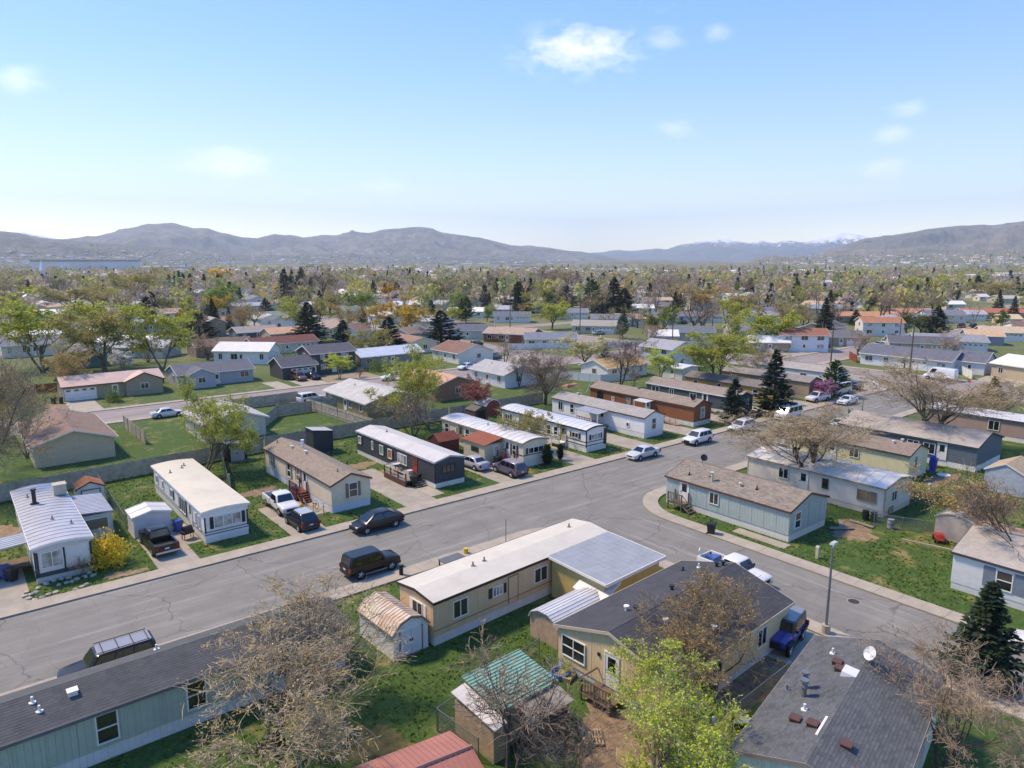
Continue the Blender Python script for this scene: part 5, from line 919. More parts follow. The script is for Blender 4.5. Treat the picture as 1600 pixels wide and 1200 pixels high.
for yy in (-1.15, -.1, .85): MB().box(-L / 2 - 1.48, yy - .05, 0, -L / 2 - 1.38, yy + .05, 1.35).build('post', DARKWOOD, b)
w = MB(); w.box(-L / 2 - 1.48, -1.2, 1.3, -L / 2 - 1.38, .9, 1.38); w.box(-L / 2 - 1.45, .82, 1.3, -L / 2 - .05, .9, 1.38)
for i in range(10): w.box(-L / 2 - 1.45, -1.15 + i * .21, .5, -L / 2 - 1.41, -1.1 + i * .21, 1.3)
w.build('railing', DARKWOOD, b); MB().box(-L / 2 - .09, .7, 2.1, -L / 2 - .03, .85, 2.3).build('porch_lamp', DARKM, h)
# bottom-right home
L, Wd = 11.8, 6.0
h = home('mobile_home', 'pale home with dark grey shingle roof and vents in the bottom right corner', 31.1, 13.35, 11.5, L, Wd, 3.0, .85, 'gable', siding('d9d6ca', 'v', .2), shingle('43474a', '63676a', .6), None, 0, trim=mat('mauve_trim', '8d7f7c'), panel=1.22, courses=.145, ovs=.2, ove=.15,
     wins=[('xm', 2.1, 1.9, .8, 1.3, 'none', WHITE, mat('pale_door', 'b5b8ac'))], doors=[('xm', -1.0, .1, .9, 2.0)], vents=[(4.0, 1.7, 'pipe', WHITE), (2.9, 1.2, 'box'), (2.2, .9, 'box'), (2.0, -.0 + .35, 'skylight'), (.0, 1.9, 'flue'), (-.8, 1.7, 'flue'), (-.4, 2.6, 'pipe'), (-2.0, 1.3, 'pipe', WHITE), (-3.0, 1.4, 'box'), (-3.2, .6, 'box'), (-3.6, -.9, 'box')])
dsh = dish(h, 3.6, -.15, 3.8); dsh.data.materials[0] = mat('dish_white', 'd5d6d8', .4, .05)
MB().box(-3.9, .2, 3.86, -2.3, .3, 3.92).build('roof_board', WHITE, h)
# bottom-left home
L, Wd = 20.0, 4.1
h = home('mobile_home', 'pale green home with dark shingle roof in the bottom left corner', 6.6, 38.2, .6, L, Wd, 2.7, .75, 'gable', siding('a8b4a4', 'v', .3), shingle('494c4e', '5c5f61', .35), siding('d2d3d0', 'v', .3), .7, trim=mat('mauve_grey', '6d6a70'), panel=1.22, courses=.16,
     wins=[('ym', -2.5, 1.75, .85, 1.45, 'hung', None, None), ('ym', 1.6, 1.75, .85, 1.45, 'hung', None, None), ('ym', 6.2, 1.75, .85, 1.45, 'hung', None, None), ('xp', 0, 1.75, .85, 1.3, 'hung')], vents=[(-3.6, -.7, 'box', WHITE), (-5.2, -.5, 'pipe', WHITE), (-5.0, -1.1, 'pipe', WHITE), (.6, 1.3, 'pipe', WHITE)])
# sheds in front
sh = shed('metal_shed', 'white metal shed with rusty barn shaped roof beside the tan home', 20.25, 36.9, 92, 4.1, 2.5, 1.75, .75, 'gambrel', mat('white_ribbed', 'dddee0', .5, .06, 2, stain=.25), metalroof('cdbfae', .4, .6), mat('brown_jamb', '8a7568'), 'xm', mat('white_door', 'd2d3d6', .5, .05), dw=1.6, seams=.3)
rs = thing('red_roofed_shed', 'shed with ribbed pinkish red metal roof at the bottom edge', 'shed', (12.7, 23.2, 0), math.radians(-8)); RM = metalroof('b3786c', .12, .5, .3)
MB().box(-3.2, -3.0, 0, 3.2, 1.9, 2.05).build('wall', mat('dark_boards', '5d4a40', .9, .2, 3), rs)
for (y0, z0, y1, z1) in ((2.2, 2.15, 0, 2.75), (0, 2.75, -3.2, 1.9)):
    r = MB().hexa([(-3.5, y0, z0), (3.5, y0, z0), (3.5, y1, z1), (-3.5, y1, z1), (-3.5, y0, z0 + .05), (3.5, y0, z0 + .05), (3.5, y1, z1 + .05), (-3.5, y1, z1 + .05)]).build('roof', RM, rs)
    me = MB().hexa([(-.015, y0, z0 + .05), (.015, y0, z0 + .05), (.015, y1, z1 + .05), (-.015, y1, z1 + .05), (-.012, y0, z0 + .085), (.012, y0, z0 + .085), (.012, y1, z1 + .085), (-.012, y1, z1 + .085)]).mesh('rib', RM)
    for i in range(28): link('rib', me, r, (-3.4 + i * .252, 0, 0))
MB().tube([(-3.5, 0, 2.82), (3.5, 0, 2.82)], .1, 6).build('ridge_cap', RM, rs)
gs = thing('green_roofed_shed', 'shed with ribbed sea green metal roof and grey lower slope', 'shed', (21.1, 26.1, 0), math.radians(2)); GM = metalroof('86b39c', 0, .45, .2)
MB().box(-1.7, -1.5, 0, 1.75, 1.4, 2.1).build('wall', mat('pale_plywood', 'b59c80', .85, .2, 2, stain=.3), gs)
r = MB().hexa([(-2.0, -1.6, 2.15), (2.0, -1.6, 2.15), (2.0, 1.6, 2.55), (-2.0, 1.6, 2.55), (-2.0, -1.6, 2.2), (2.0, -1.6, 2.2), (2.0, 1.6, 2.6), (-2.0, 1.6, 2.6)]).build('roof', GM, gs)
for i in range(15):
    y = -1.55 + i * .22; z = 2.2 + (y + 1.6) / 3.2 * .4; MB().box(-2.0, y - .02, z, 2.0, y + .02, z + .045).build('rib', GM, r)
MB().hexa([(-.9, -2.8, 1.7), (1.9, -2.8, 1.7), (1.9, -1.62, 2.0), (-.9, -1.62, 2.0), (-.9, -2.8, 1.75), (1.9, -2.8, 1.75), (1.9, -1.62, 2.05), (-.9, -1.62, 2.05)]).build('lower_roof', shingle('8c877f', 'a09a92'), gs)
MB().hexa([(-2.9, -2.2, 1.9), (-2.02, -2.2, 2.0), (-2.02, 1.3, 2.35), (-2.9, 1.3, 2.2), (-2.9, -2.2, 1.95), (-2.02, -2.2, 2.05), (-2.02, 1.3, 2.4), (-2.9, 1.3, 2.25)]).build('side_roof', mat('white_sheet', 'c9c4c0', .6, .12, 1, stain=.4), gs)
MB().box(-2.8, -2.0, 0, -2.1, 1.1, 1.85).build('side_wall', mat('pale_plywood', 'b59c80', .85, .2, 2, stain=.3), gs); MB().box(-.8, -2.6, 0, 1.7, -1.7, 1.6).build('lower_wall', mat('dark_boards', '5d4a40', .9, .2, 3), gs)
# ------------------------------------------------------------------ vehicles
CGL = glassm('12161b', .05); RIM = mat('alloy', 'b7b9bc', .3, .06, 5, .7); TYRE = mat('tyre', '161618', .85, .08); REDL = mat('tail_lamp', '8e1616', .25, .05); HEADL = mat('head_lamp', 'd8dde2', .12, .04); PLATE = mat('plate', 'c9cdd2', .5, .05); TRIMB = mat('black_plastic', '1b1c1f', .6, .1); BEDM = mat('bed_liner', '2c2d30', .8, .1)
def loft(rings, caps=True):
    k = len(rings[0]); b = MB(); vs = [p for r in rings for p in r]; fs = [(i * k + j, i * k + (j + 1) % k, (i + 1) * k + (j + 1) % k, (i + 1) * k + j) for i in range(len(rings) - 1) for j in range(k)]
    if caps: fs += [tuple(range(k))[::-1], tuple(range((len(rings) - 1) * k, len(rings) * k))]
    return b.add(vs, fs)
def bodyring(x, zl, zt, w):
    h = zt - zl
    half = [(w * .86, zl), (w * .97, zl + h * .14), (w, zl + h * .42), (w * .985, zl + h * .72), (w * .93, zl + h * .93), (w * .80, zt), (w * .4, zt + .018)]
    return [(x, y, z) for y, z in half] + [(x, -y, z) for y, z in half[::-1]]
SPEC = {  # body stations (x, low, top, half width); cabin xb0 xt0 xt1 xb1 zb zt wb wt ; wheels xf xr r
 'sedan': dict(b=[(-2.36, .46, .82, .70), (-2.25, .30, .98, .82), (-1.6, .22, 1.0, .88), (-.6, .2, .97, .89), (.5, .2, .96, .89), (1.05, .22, .95, .88), (1.7, .25, .86, .86), (2.2, .30, .74, .80), (2.36, .42, .66, .68)], c=(1.15, .35, -.9, -1.75, .93, 1.43, .83, .60), w=(1.42, -1.35, .33)),
 'suv': dict(b=[(-2.32, .5, 1.0, .78), (-2.25, .36, 1.08, .88), (-1.4, .26, 1.1, .92), (0, .25, 1.08, .93), (1.0, .26, 1.05, .92), (1.6, .3, .99, .90), (2.15, .36, .9, .84), (2.33, .46, .78, .74)], c=(1.2, .45, -1.95, -2.28, 1.05, 1.72, .86, .69), w=(1.42, -1.4, .37)),
 'boxy': dict(b=[(-2.2, .52, 1.05, .82), (-2.16, .42, 1.12, .88), (-1.2, .32, 1.13, .90), (0, .32, 1.12, .90), (.9, .33, 1.1, .90), (1.6, .36, 1.06, .88), (2.1, .42, 1.0, .84), (2.2, .5, .9, .78)], c=(.95, .5, -2.0, -2.16, 1.1, 1.80, .86, .78), w=(1.35, -1.3, .39)),
 'suburban': dict(b=[(-2.75, .52, 1.05, .86), (-2.68, .42, 1.15, .95), (-1.4, .32, 1.15, .98), (0, .32, 1.13, .98), (1.1, .33, 1.12, .97), (1.9, .36, 1.06, .95), (2.55, .42, .98, .90), (2.7, .5, .88, .80)], c=(1.35, .75, -2.5, -2.7, 1.12, 1.88, .92, .80), w=(1.7, -1.6, .40)),
 'coupe_suv': dict(b=[(-2.36, .5, 1.0, .74), (-2.25, .34, 1.1, .86), (-1.5, .24, 1.1, .93), (-.4, .22, 1.05, .95), (.8, .22, 1.0, .94), (1.5, .26, .94, .91), (2.1, .32, .82, .84), (2.36, .44, .70, .72)], c=(1.5, .45, -1.0, -2.28, 1.02, 1.62, .88, .62), w=(1.45, -1.42, .36)),
 'hatch': dict(b=[(-2.1, .5, 1.0, .76), (-2.02, .34, 1.08, .86), (-1.3, .25, 1.08, .9), (0, .24, 1.05, .91), (.9, .25, 1.02, .9), (1.5, .28, .95, .88), (2.0, .35, .85, .82), (2.15, .46, .74, .7)], c=(1.15, .35, -1.4, -2.02, 1.02, 1.62, .84, .64), w=(1.3, -1.3, .35)),
 'van': dict(b=[(-2.75, .5, 1.15, .9), (-2.7, .38, 1.25, .96), (-1.4, .3, 1.25, .99), (0, .3, 1.25, .99), (1.3, .3, 1.22, .98), (2.0, .33, 1.15, .96), (2.55, .4, 1.02, .90), (2.72, .5, .88, .80)], c=(2.05, 1.1, -2.6, -2.72, 1.2, 2.15, .94, .80), w=(1.75, -1.6, .36)),
 'cargo': dict(b=[(-2.95, .5, 1.15, .94), (-2.92, .38, 1.3, 1.0), (-1.4, .3, 1.3, 1.02), (0, .3, 1.3, 1.02), (1.5, .3, 1.28, 1.01), (2.2, .33, 1.15, .98), (2.75, .4, 1.0, .92), (2.92, .5, .86, .82)], c=(2.3, 1.45, -2.85, -2.93, 1.25, 2.5, .98, .90), w=(1.95, -1.75, .36)),
 'pickup': dict(b=[(-.75, .42, 1.1, .93), (-.2, .36, 1.12, .95), (.8, .36, 1.12, .95), (1.4, .38, 1.1, .94), (2.2, .42, 1.04, .92), (2.6, .46, .98, .88), (2.72, .52, .88, .82)], c=(1.3, .75, -.55, -.72, 1.1, 1.78, .89, .74), w=(1.8, -1.75, .39), bed=(-2.75, -.78)),
 'jeep': dict(b=[(-1.95, .55, 1.1, .74), (-1.9, .5, 1.2, .78), (0, .48, 1.2, .79), (.7, .48, 1.2, .78), (.75, .5, 1.16, .72), (1.7, .52, 1.08, .64), (1.85, .58, 1.02, .6)], c=(.72, .5, -1.8, -1.9, 1.18, 1.86, .76, .71), w=(1.3, -1.2, .42), fend=True)}
def vehicle(kind, name, label, cat, x, y, head, col, roofcol=None, rack=False, detail=True, group=None, glass=None, cabcol=None):
    sp = SPEC[kind]; root = thing(name, label, cat, (x, y, .006), math.radians(head), group); pm = paint(col); gm = glass or CGL
    b = sp['b']; loft([bodyring(*r) for r in b]).build('body', pm, root, smooth=40)
    xb0, xt0, xt1, xb1, zb, zt, wb, wt = sp['c']; zb0 = zb - .06
    def cring(f, inset=0.0):   # f 0..1 up the cabin
        z = zb0 + (zt - zb0) * f; xa = xb0 + (xt0 - xb0) * f; xr = xb1 + (xt1 - xb1) * f; w = wb + (wt - wb) * f ** 1.3
        return xa, xr, w, z
    rings = []
    for f, sh in ((0, 1), (.45, 1), (.85, 1), (.97, .96), (1.0, .86)):
        xa, xr, w, z = cring(f); cxm = (xa + xr) / 2; xa = cxm + (xa - cxm) * (sh if f > .9 else 1); xr = cxm + (xr - cxm) * (sh if f > .9 else 1); w *= sh if f > .9 else 1; e = .12
        rings.append([(xa, w - e, z), (xa, -w + e, z), (xa - e, -w, z), (xr + e, -w, z), (xr, -w + e, z), (xr, w - e, z), (xr + e, w, z), (xa - e, w, z)])
    cab = loft(rings).build('cabin', paint(cabcol) if cabcol else pm, root, smooth=40)
    if roofcol:
        r = rings[3]; MB().add([(p[0] * .97 + (xt0 + xt1) / 2 * .03, p[1] * .96, zt + .004) for p in r] + [(p[0] * .93 + (xt0 + xt1) / 2 * .07, p[1] * .86, zt + .02) for p in r], [tuple(range(8)), tuple(range(8, 16))] + [(i, (i + 1) % 8, 8 + (i + 1) % 8, 8 + i) for i in range(8)]).build('roof_panel', paint(roofcol), root)
    # glass: sheets laid on the cabin faces
    def face(fa, fb, side, s0=0.0, s1=1.0):
        o = .012
        if side in ('f', 'r'):
            pts = []
            for f, sg in ((fa, 1), (fa, -1), (fb, -1), (fb, 1)):
                xa, xr, w, z = cring(f); pts.append(((xa + o) if side == 'f' else (xr - o), sg * (w - .12), z + .004))
        else:
            sg = 1 if side == 'l' else -1; pts = []
            for f, s in ((fa, s0), (fa, s1), (fb, s1), (fb, s0)):
                xa, xr, w, z = cring(f); pts.append((xa - .12 + (xr - xa + .24) * s, sg * (w + o), z))
        return pts
    def pane(nm, pts):
        c = Vector((0, 0, 0)); n = (Vector(pts[1]) - Vector(pts[0])).cross(Vector(pts[3]) - Vector(pts[0])).normalized() * .008
        MB().hexa([Vector(p) - n for p in pts] + [Vector(p) + n for p in pts]).build(nm, gm, cab)
    pane('windscreen', face(.14, .9, 'f'))
    if kind not in ('cargo',): pane('rear_window', face(.2, .86, 'r'))
    nside = {'sedan': 2, 'suv': 3, 'boxy': 3, 'suburban': 3, 'coupe_suv': 2, 'hatch': 2, 'van': 3, 'cargo': 1, 'pickup': 2, 'jeep': 2}[kind]
    for side in ('l', 'r_'):
        sd_ = 'l' if side == 'l' else 'q'; tot = .94 if kind != 'cargo' else .24
        for i in range(nside):
            a = .03 + tot * i / nside + .012; e = .03 + tot * (i + 1) / nside - .022; pane('side_window', face(.2, .86, sd_, a, e))
    if 'bed' in sp:
        x0, x1 = sp['bed']; bd = MB(); bd.box(x0, -.92, .62, x1, .92, .7); bo = bd.build('bed_floor', BEDM, root)
        for s in (-1, 1): loft([[(xx, s * .78, .5), (xx, s * .95, .5), (xx, s * .96, .9), (xx, s * .93, 1.12), (xx, s * .80, 1.12)] for xx in (x0, x0 + .05, x1 - .01)]).build('bed_side', pm, root)
        MB().box(x0 - .02, -.78, .55, x0 + .06, .78, 1.1).build('tailgate', pm, root); MB().box(x1 - .06, -.78, .6, x1 + .02, .78, 1.1).build('bed_front', pm, root); MB().box(x0 - .16, -.9, .46, x0 - .03, .9, .62).build('bumper', RIM, root); MB().box(x0 - .02, -.92, .36, x1, .92, .5).build('chassis', TRIMB, root)
    xf, xr, r = sp['w']; W2 = max(q[3] for q in b)
    ty = MB(); k = 18; prof = [(.0, r * .62), (.0, r * .93), (.04, r), (.18, r), (.22, r * .93), (.22, r * .62)]
    vs = [(rr * math.cos(6.283 * j / k), d - .11, rr * math.sin(6.283 * j / k)) for j in range(k) for d, rr in prof]; m_ = len(prof)
    ty.add(vs, [(j * m_ + i, j * m_ + (i + 1) % m_, ((j + 1) % k) * m_ + (i + 1) % m_, ((j + 1) % k) * m_ + i) for j in range(k) for i in range(m_)]); tme = ty.mesh('wheel', TYRE)
    rm = MB(); rm.disc((0, 0, 0), r * .63, .19, 'y', 16)
    for j in range(5):
        a = 6.283 * j / 5
        for s in (-1, 1): rm.tube([(0, s * .1, 0), (r * .6 * math.cos(a), s * .1, r * .6 * math.sin(a))], .045, 4, 1)
    rme = rm.mesh('rim', [mat('rim_dark', '57595c', .4, .05, 4, .6), RIM])
    am = MB().disc((0, 0, 0), r * 1.16, .02, 'y', 20).mesh('wheel_well_shade', TRIMB)  # flat black disc on the body side, painted shade of the wheel well
    for wx in (xf, xr):
        for s in (-1, 1):
            w = link('wheel', tme, root, (wx, s * (W2 - .09), r)); link('rim', rme, w); link('wheel_well_shade', am, root, (wx, s * (W2 - .014), r + .02))
    if detail:
        fx = b[-1][0] - .02; fz = (b[-1][1] + b[-1][2]) / 2; rx = (sp['bed'][0] if 'bed' in sp else b[0][0]); rz = .86 if 'bed' in sp else (b[0][1] + b[0][2]) / 2 + .08; fw = b[-1][3]
        for s in (-1, 1):
            MB().box(fx - .3, s * (fw - .02), fz + .05, fx - .01, s * (fw - .32), fz + .2).build('headlight', HEADL, root); MB().box(rx - .03, s * .9, rz - .14, rx + .12, s * .68, rz + .16).build('taillight', REDL, root)
            MB().hexa([(xb0 - .35, s * wb, zb + .02), (xb0 - .2, s * wb, zb + .02), (xb0 - .2, s * (wb + .2), zb + .04), (xb0 - .35, s * (wb + .2), zb + .04), (xb0 - .35, s * wb, zb + .14), (xb0 - .24, s * wb, zb + .14), (xb0 - .24, s * (wb + .2), zb + .16), (xb0 - .35, s * (wb + .2), zb + .16)]).build('mirror', TRIMB if kind in ('pickup', 'jeep', 'boxy') else pm, root)
        MB().box(fx - .02, -fw * .6, fz - .12, fx + .035, fw * .6, fz + .1).build('grille', TRIMB, root); MB().box(rx - .035, -.17, rz - .12, rx - .012 if 'bed' not in sp else rx - .025, .17, rz).build('plate', PLATE, root)
        MB().box(fx - .25, -fw - .02, b[-1][1] - .1, fx + .05, fw + .02, b[-1][1] + .06).build('bumper', TRIMB if kind in ('boxy', 'jeep', 'suburban', 'suv') else (RIM if kind == 'pickup' else pm), root)
        if kind != 'pickup': MB().box(b[0][0] - .04, -.8, b[0][1] - .12, b[0][0] + .25, .8, b[0][1] + .06).build('bumper', TRIMB if kind in ('boxy', 'jeep', 'suburban', 'suv') else pm, root)
        for s in (-1, 1): MB().box(xr + r, s * (W2 - .02), .3, xf - r, s * (W2 + .012), .38).build('side_sill', RIM if kind == 'boxy' else TRIMB, root)
    if rack:
        for s in (-1, 1): MB().tube([(xt0 - .1, s * (wt - .06), zt + .08), (xt1 + .2, s * (wt - .06), zt + .08)], .025, 5).build('roof_rail', TRIMB, root)
        for i in range(4): xx = xt0 - .4 + (xt1 - xt0 + .7) * i / 3; MB().tube([(xx, -wt + .06, zt + .08), (xx, wt - .06, zt + .08)], .022, 5).build('roof_bar', TRIMB, root)
    if sp.get('fend'):
        for wx in (xf, xr):
            for s in (-1, 1): MB().hexa([(wx - .5, s * .72, .8), (wx + .5, s * .72, .8), (wx + .5, s * .93, .78), (wx - .5, s * .93, .78), (wx - .42, s * .72, .93), (wx + .42, s * .72, .93), (wx + .42, s * .93, .9), (wx - .42, s * .93, .9)]).build('fender', TRIMB, root)
        w = link('spare_wheel', tme, root, (-2.03, 0, 1.0), math.pi / 2)
    return root
PG = 'cars parked along the main street'
vehicle('coupe_suv', 'parked_car', 'glossy black crossover parked at the kerb by the beige home', 'car', 28.7, 54.75, 180, '0c0d12', group=PG)
vehicle('boxy', 'parked_car', 'boxy black four wheel drive parked beside the tan home', 'car', 24.0, 47.0, 0, '0a0a0c', '1b1c20', group=PG)
vehicle('suburban', 'parked_car', 'long black truck with silver roof rack beside the pale green home', 'car', 5.5, 44.2, 180, '141318', '8f8f92', True, group=PG).scale = (.93, .93, .93)
vehicle('sedan', 'parked_car', 'silver white sedan nearest of the cars before the white homes', 'car', 65.2, 54.8, 180, 'c3c5c6', group=PG)
vehicle('suv', 'parked_car', 'white sport utility car in front of the mottled grey roof home', 'car', 76.2, 54.8, 180, 'd9dbdc', group=PG)
vehicle('suv', 'parked_car', 'white sport utility car in front of the rust brown home', 'car', 86.4, 54.8, 180, 'd6d8d9', group=PG)
vehicle('van', 'parked_van', 'white passenger van parked beside the tallest spruce', 'van', 98.6, 54.7, 180, 'd8dadd', group=PG)
vehicle('sedan', 'parked_car', 'white sedan parked beside the pink redbud', 'car', 117.2, 54.6, 180, 'd5d6d6', group=PG)
vehicle('sedan', 'parked_car', 'white sedan beside the lamp post on the far kerb', 'car', 99.6, 47.0, 0, 'd3d1cb', group=PG); vehicle('sedan', 'parked_car', 'white car half hidden behind the big bare elm', 'car', 85.5, 47.0, 0, 'd3d3d2', group=PG)
vehicle('pickup', 'pickup_truck', 'white pickup with cluttered bed on the cross street', 'pickup', 44.9, 28.4, -90, 'dcdcda'); vehicle('jeep', 'off_road_car', 'bright blue off-roader with grey hardtop on the driveway', 'car', 39.3, 21.0, 192, '2c3f8f', '7b8088', cabcol='3a3d42')
x_, y_ = G(258, 868); vehicle('pickup', 'pickup_truck', 'black pickup backed before the low white shed', 'pickup', x_, y_ + 2.2, 92, '0d0d10')
x_, y_ = G(452, 802); vehicle('pickup', 'pickup_truck', 'white pickup facing the street beside the red steps', 'pickup', x_ - .1, y_ + 1.6, -91, 'd9dad8')
x_, y_ = G(485, 828); vehicle('hatch', 'parked_car', 'dark navy hatchback with pale roof behind the white pickup', 'car', x_ - .2, y_ + 1.4, 91, '141a26', 'a5a8ab')
vehicle('sedan', 'parked_car', 'silver sedan beside the rust roofed side room', 'car', 46.6, 64.6, 93, 'a9afb8'); vehicle('suv', 'parked_car', 'purple grey sport utility car on the brick drive of the cream home', 'car', 48.3, 59.9, 90, '5b5360', '8f8a90')
vehicle('suv', 'parked_car', 'white car under the pink redbud', 'car', 115.4, 58.9, 170, 'd0d2d3', detail=False); vehicle('van', 'parked_van', 'pale silver van in the corner driveway', 'van', 124.6, 59.6, 180, 'b9b8b3', detail=False); vehicle('suv', 'parked_car', 'black car in the corner driveway', 'car', 130.0, 59.7, 180, '141518', detail=False)
cv = vehicle('cargo', 'cargo_van', 'white high roof cargo van with grey lettering on the far street', 'van', 155.3, 54.2, 90, 'e2e4e6')
for i_, (a_, b_) in enumerate([(.75, .6), (.5, .38), (.28, .2), (.08, -.1), (-.2, -.36), (-.46, -.62), (-.72, -.95)]): MB().box(a_, 1.005, 1.5 + .03 * (i_ % 2), b_, 1.03, 1.72 - .04 * (i_ % 3)).build('logo_mark', mat('logo_grey', '8f98a3', .5, .04), cv)
vehicle('sedan', 'parked_car', 'white car at the right edge of the cross street', 'car', 50.6, 9.6, 90, 'd5d6d8')
for k, u, v, hd, c, nm, lb in [('suv', 467, 594, -88, '6b4a35', 'parked_car', 'bronze brown car before the white garage door'), ('sedan', 489, 592, -88, '121317', 'parked_car', 'black car before the white garage door'), ('suv', 486, 628, 5, 'd4d5d4', 'parked_car', 'white truck beyond the grey wooden fence'), ('sedan', 262, 651, 0, 'd0d2d2', 'parked_car', 'white car half hidden by the yellow green willow'),
        ('suv', 612, 594, 180, 'cfd3cf', 'parked_car', 'white car beside the gravel yard on the upper street'), ('sedan', 729, 577, 190, 'dcdddc', 'parked_car', 'white car before the white gable house'), ('sedan', 758, 577, 10, 'b08868', 'parked_car', 'copper coloured car before the white gable house'), ('suv', 745, 541, 20, '2a2426', 'parked_car', 'dark maroon car beside the grey ranch lawn'), ('suv', 772, 561, 10, '5a6470', 'parked_car', 'grey car beside the white gable house'),
        ('pickup', 1287, 543, 5, '2f6fa8', 'pickup_truck', 'bright blue pickup in front of the white split-level house'), ('suv', 1386, 538, 0, 'cfd3d6', 'parked_car', 'silver car on the side street'), ('sedan', 1374, 541, 0, '8f9682', 'parked_car', 'olive car on the side street'), ('pickup', 1393, 531, 0, '16181c', 'pickup_truck', 'black pickup on the side street'), ('sedan', 379, 537, 0, '1d1f24', 'parked_car', 'dark car near the grey roofed house at the left'), ('sedan', 394, 537, 0, 'd6d7d8', 'parked_car', 'white car near the grey roofed house at the left'),
        ('pickup', 1502, 512, 10, '6b1d1d', 'pickup_truck', 'dark red pickup on the far right lawn'), ('suv', 1520, 512, 30, '1c1f1f', 'parked_car', 'dark green car on the far right lawn'), ('sedan', 1068, 506, 20, '1a1c1e', 'parked_car', 'black car before the long grey roof'), ('suv', 1083, 503, 20, '25282b', 'parked_car', 'dark sport utility car before the long grey roof'), ('sedan', 935, 523, 0, '9aa09c', 'parked_car', 'pale car by the utility pole')]:
    x_, y_ = G(u, v); vehicle(k, nm, lb, 'pickup' if k == 'pickup' else 'car', x_, y_, hd, c, detail=False)
# ------------------------------------------------------------------ fences, poles, bins, clutter
WOODF = mat('grey_fence_wood', 'aaa092', .9, .22, 2.2, stain=.45); VINYL = mat('white_vinyl', 'd9d9d6', .5, .04, 1, stain=.1); REDF = mat('red_fence_wood', '8a4030', .85, .15, 2)
t = NT('chain_link'); t.rough(.5); t.p.inputs['Base Color'].default_value = (*srgb('7d8580'), 1); tr = t.n.new('ShaderNodeBsdfTransparent'); ms = t.n.new('ShaderNodeMixShader'); ms.inputs[0].default_value = .22
t.l.new(tr.outputs[0], ms.inputs[1]); t.l.new(t.p.outputs[0], ms.inputs[2]); t.l.new(ms.outputs[0], t.n['Material Output'].inputs[0]); LINK = t.m
t = NT('green_slat_mesh'); t.rough(.6); t.p.inputs['Base Color'].default_value = (*srgb('4f6b58'), 1); tr = t.n.new('ShaderNodeBsdfTransparent'); ms = t.n.new('ShaderNodeMixShader'); ms.inputs[0].default_value = .72
t.l.new(tr.outputs[0], ms.inputs[1]); t.l.new(t.p.outputs[0], ms.inputs[2]); t.l.new(ms.outputs[0], t.n['Material Output'].inputs[0]); GLINK = t.m
def fence(label, pts, kind='wood', h=1.8, name=None, group=None):
    nm = name or {'wood': 'wooden_fence', 'vinyl': 'vinyl_fence', 'link': 'chain_link_fence', 'glink': 'chain_link_fence', 'rail': 'rail_fence', 'red': 'wooden_fence'}[kind]
    root = thing(nm, label, 'fence', (pts[0][0], pts[0][1], 0), 0, group); rnd = random.Random(len(label))
    for (xa, ya), (xb, yb) in zip(pts[:-1], pts[1:]):
        Ld = math.hypot(xb - xa, yb - ya); n = max(1, round(Ld / (2.4 if kind != 'link' else 3.0))); s = Ld / n; a = math.atan2(yb - ya, xb - xa); M = Matrix.Rotation(a, 4, 'Z')
        ms_ = []
        for v in range(3 if kind in ('wood', 'red') else 1):
            b = MB(); mm = None
            if kind in ('wood', 'red'):
                k = max(3, round(s / .15)); w = s / k
                for i in range(k): b.box(i * w + .006, -.012 + rnd.uniform(-.008, .008), .04, (i + 1) * w - .006, .012 + rnd.uniform(-.008, .008), h + rnd.uniform(-.05, .03))
                b.box(0, .016, .4, s, .055, .5); b.box(0, .016, h - .4, s, .055, h - .3); mm = WOODF if kind == 'wood' else REDF
            elif kind == 'vinyl':
                b.box(0, -.02, .08, s, .02, h - .1); b.box(0, -.035, h - .1, s, .035, h); b.box(0, -.035, .02, s, .035, .12); mm = VINYL
            elif kind == 'rail':
                for z in (.35, .7, 1.05): b.box(0, -.03, z - .07, s, .03, z + .07)
                mm = VINYL
            else: b.box(0, -.004, .05, s, .004, h); mm = LINK if kind == 'link' else GLINK
            ms_.append(b.mesh('panel', mm))
        pm_ = (MB().box(-.06, -.06, 0, .06, .06, h + .06) if kind in ('wood', 'vinyl', 'rail', 'red') else MB().tube([(0, 0, 0), (0, 0, h + .05)], .03, 6)).mesh('post', {'wood': WOODF, 'red': REDF, 'vinyl': VINYL, 'rail': VINYL}.get(kind, METALG))
        for i in range(n):
            px, py = xa + (xb - xa) * i / n - pts[0][0], ya + (yb - ya) * i / n - pts[0][1]
            o = link('panel', ms_[i % len(ms_)], root, (px, py, 0), a)
            if kind == 'wood': o.rotation_euler = (rnd.uniform(-.03, .03), 0, a)
            link('post', pm_, root, (px, py + (.08 if kind == 'wood' else 0), 0), a)
            if kind in ('link', 'glink'): link('top_rail', MB().tube([(0, 0, h), (s, 0, h)], .024, 6).mesh('top_rail', METALG), root, (px, py, 0), a)
        link('post', pm_, root, (xb - pts[0][0], yb - pts[0][1], 0), a)
    return root
fence('long weathered wooden fence behind the row of homes from the left edge', [(-3, 84.2), (30, 87.0)]); fence('weathered wooden fence behind the beige and charcoal homes', [(30.4, 87.2), (58.5, 87.6)]); fence('grey wooden fence behind the cream home', [(59, 87.6), (78, 87.8)])
fence('grey wooden fence crossing between the back lawns', [(46, 87.8), (44.8, 108)]); fence('two-tone weathered fence around the small back lawn', [(34, 98.5), (39, 105.5), (44.5, 105.5)]); fence('grey fence along the patio of the grey roofed house', [(44.9, 108.2), (50.5, 103.8)]); fence('grey fence along the upper street pavement', [(35, 114.6), (46, 114.8)])
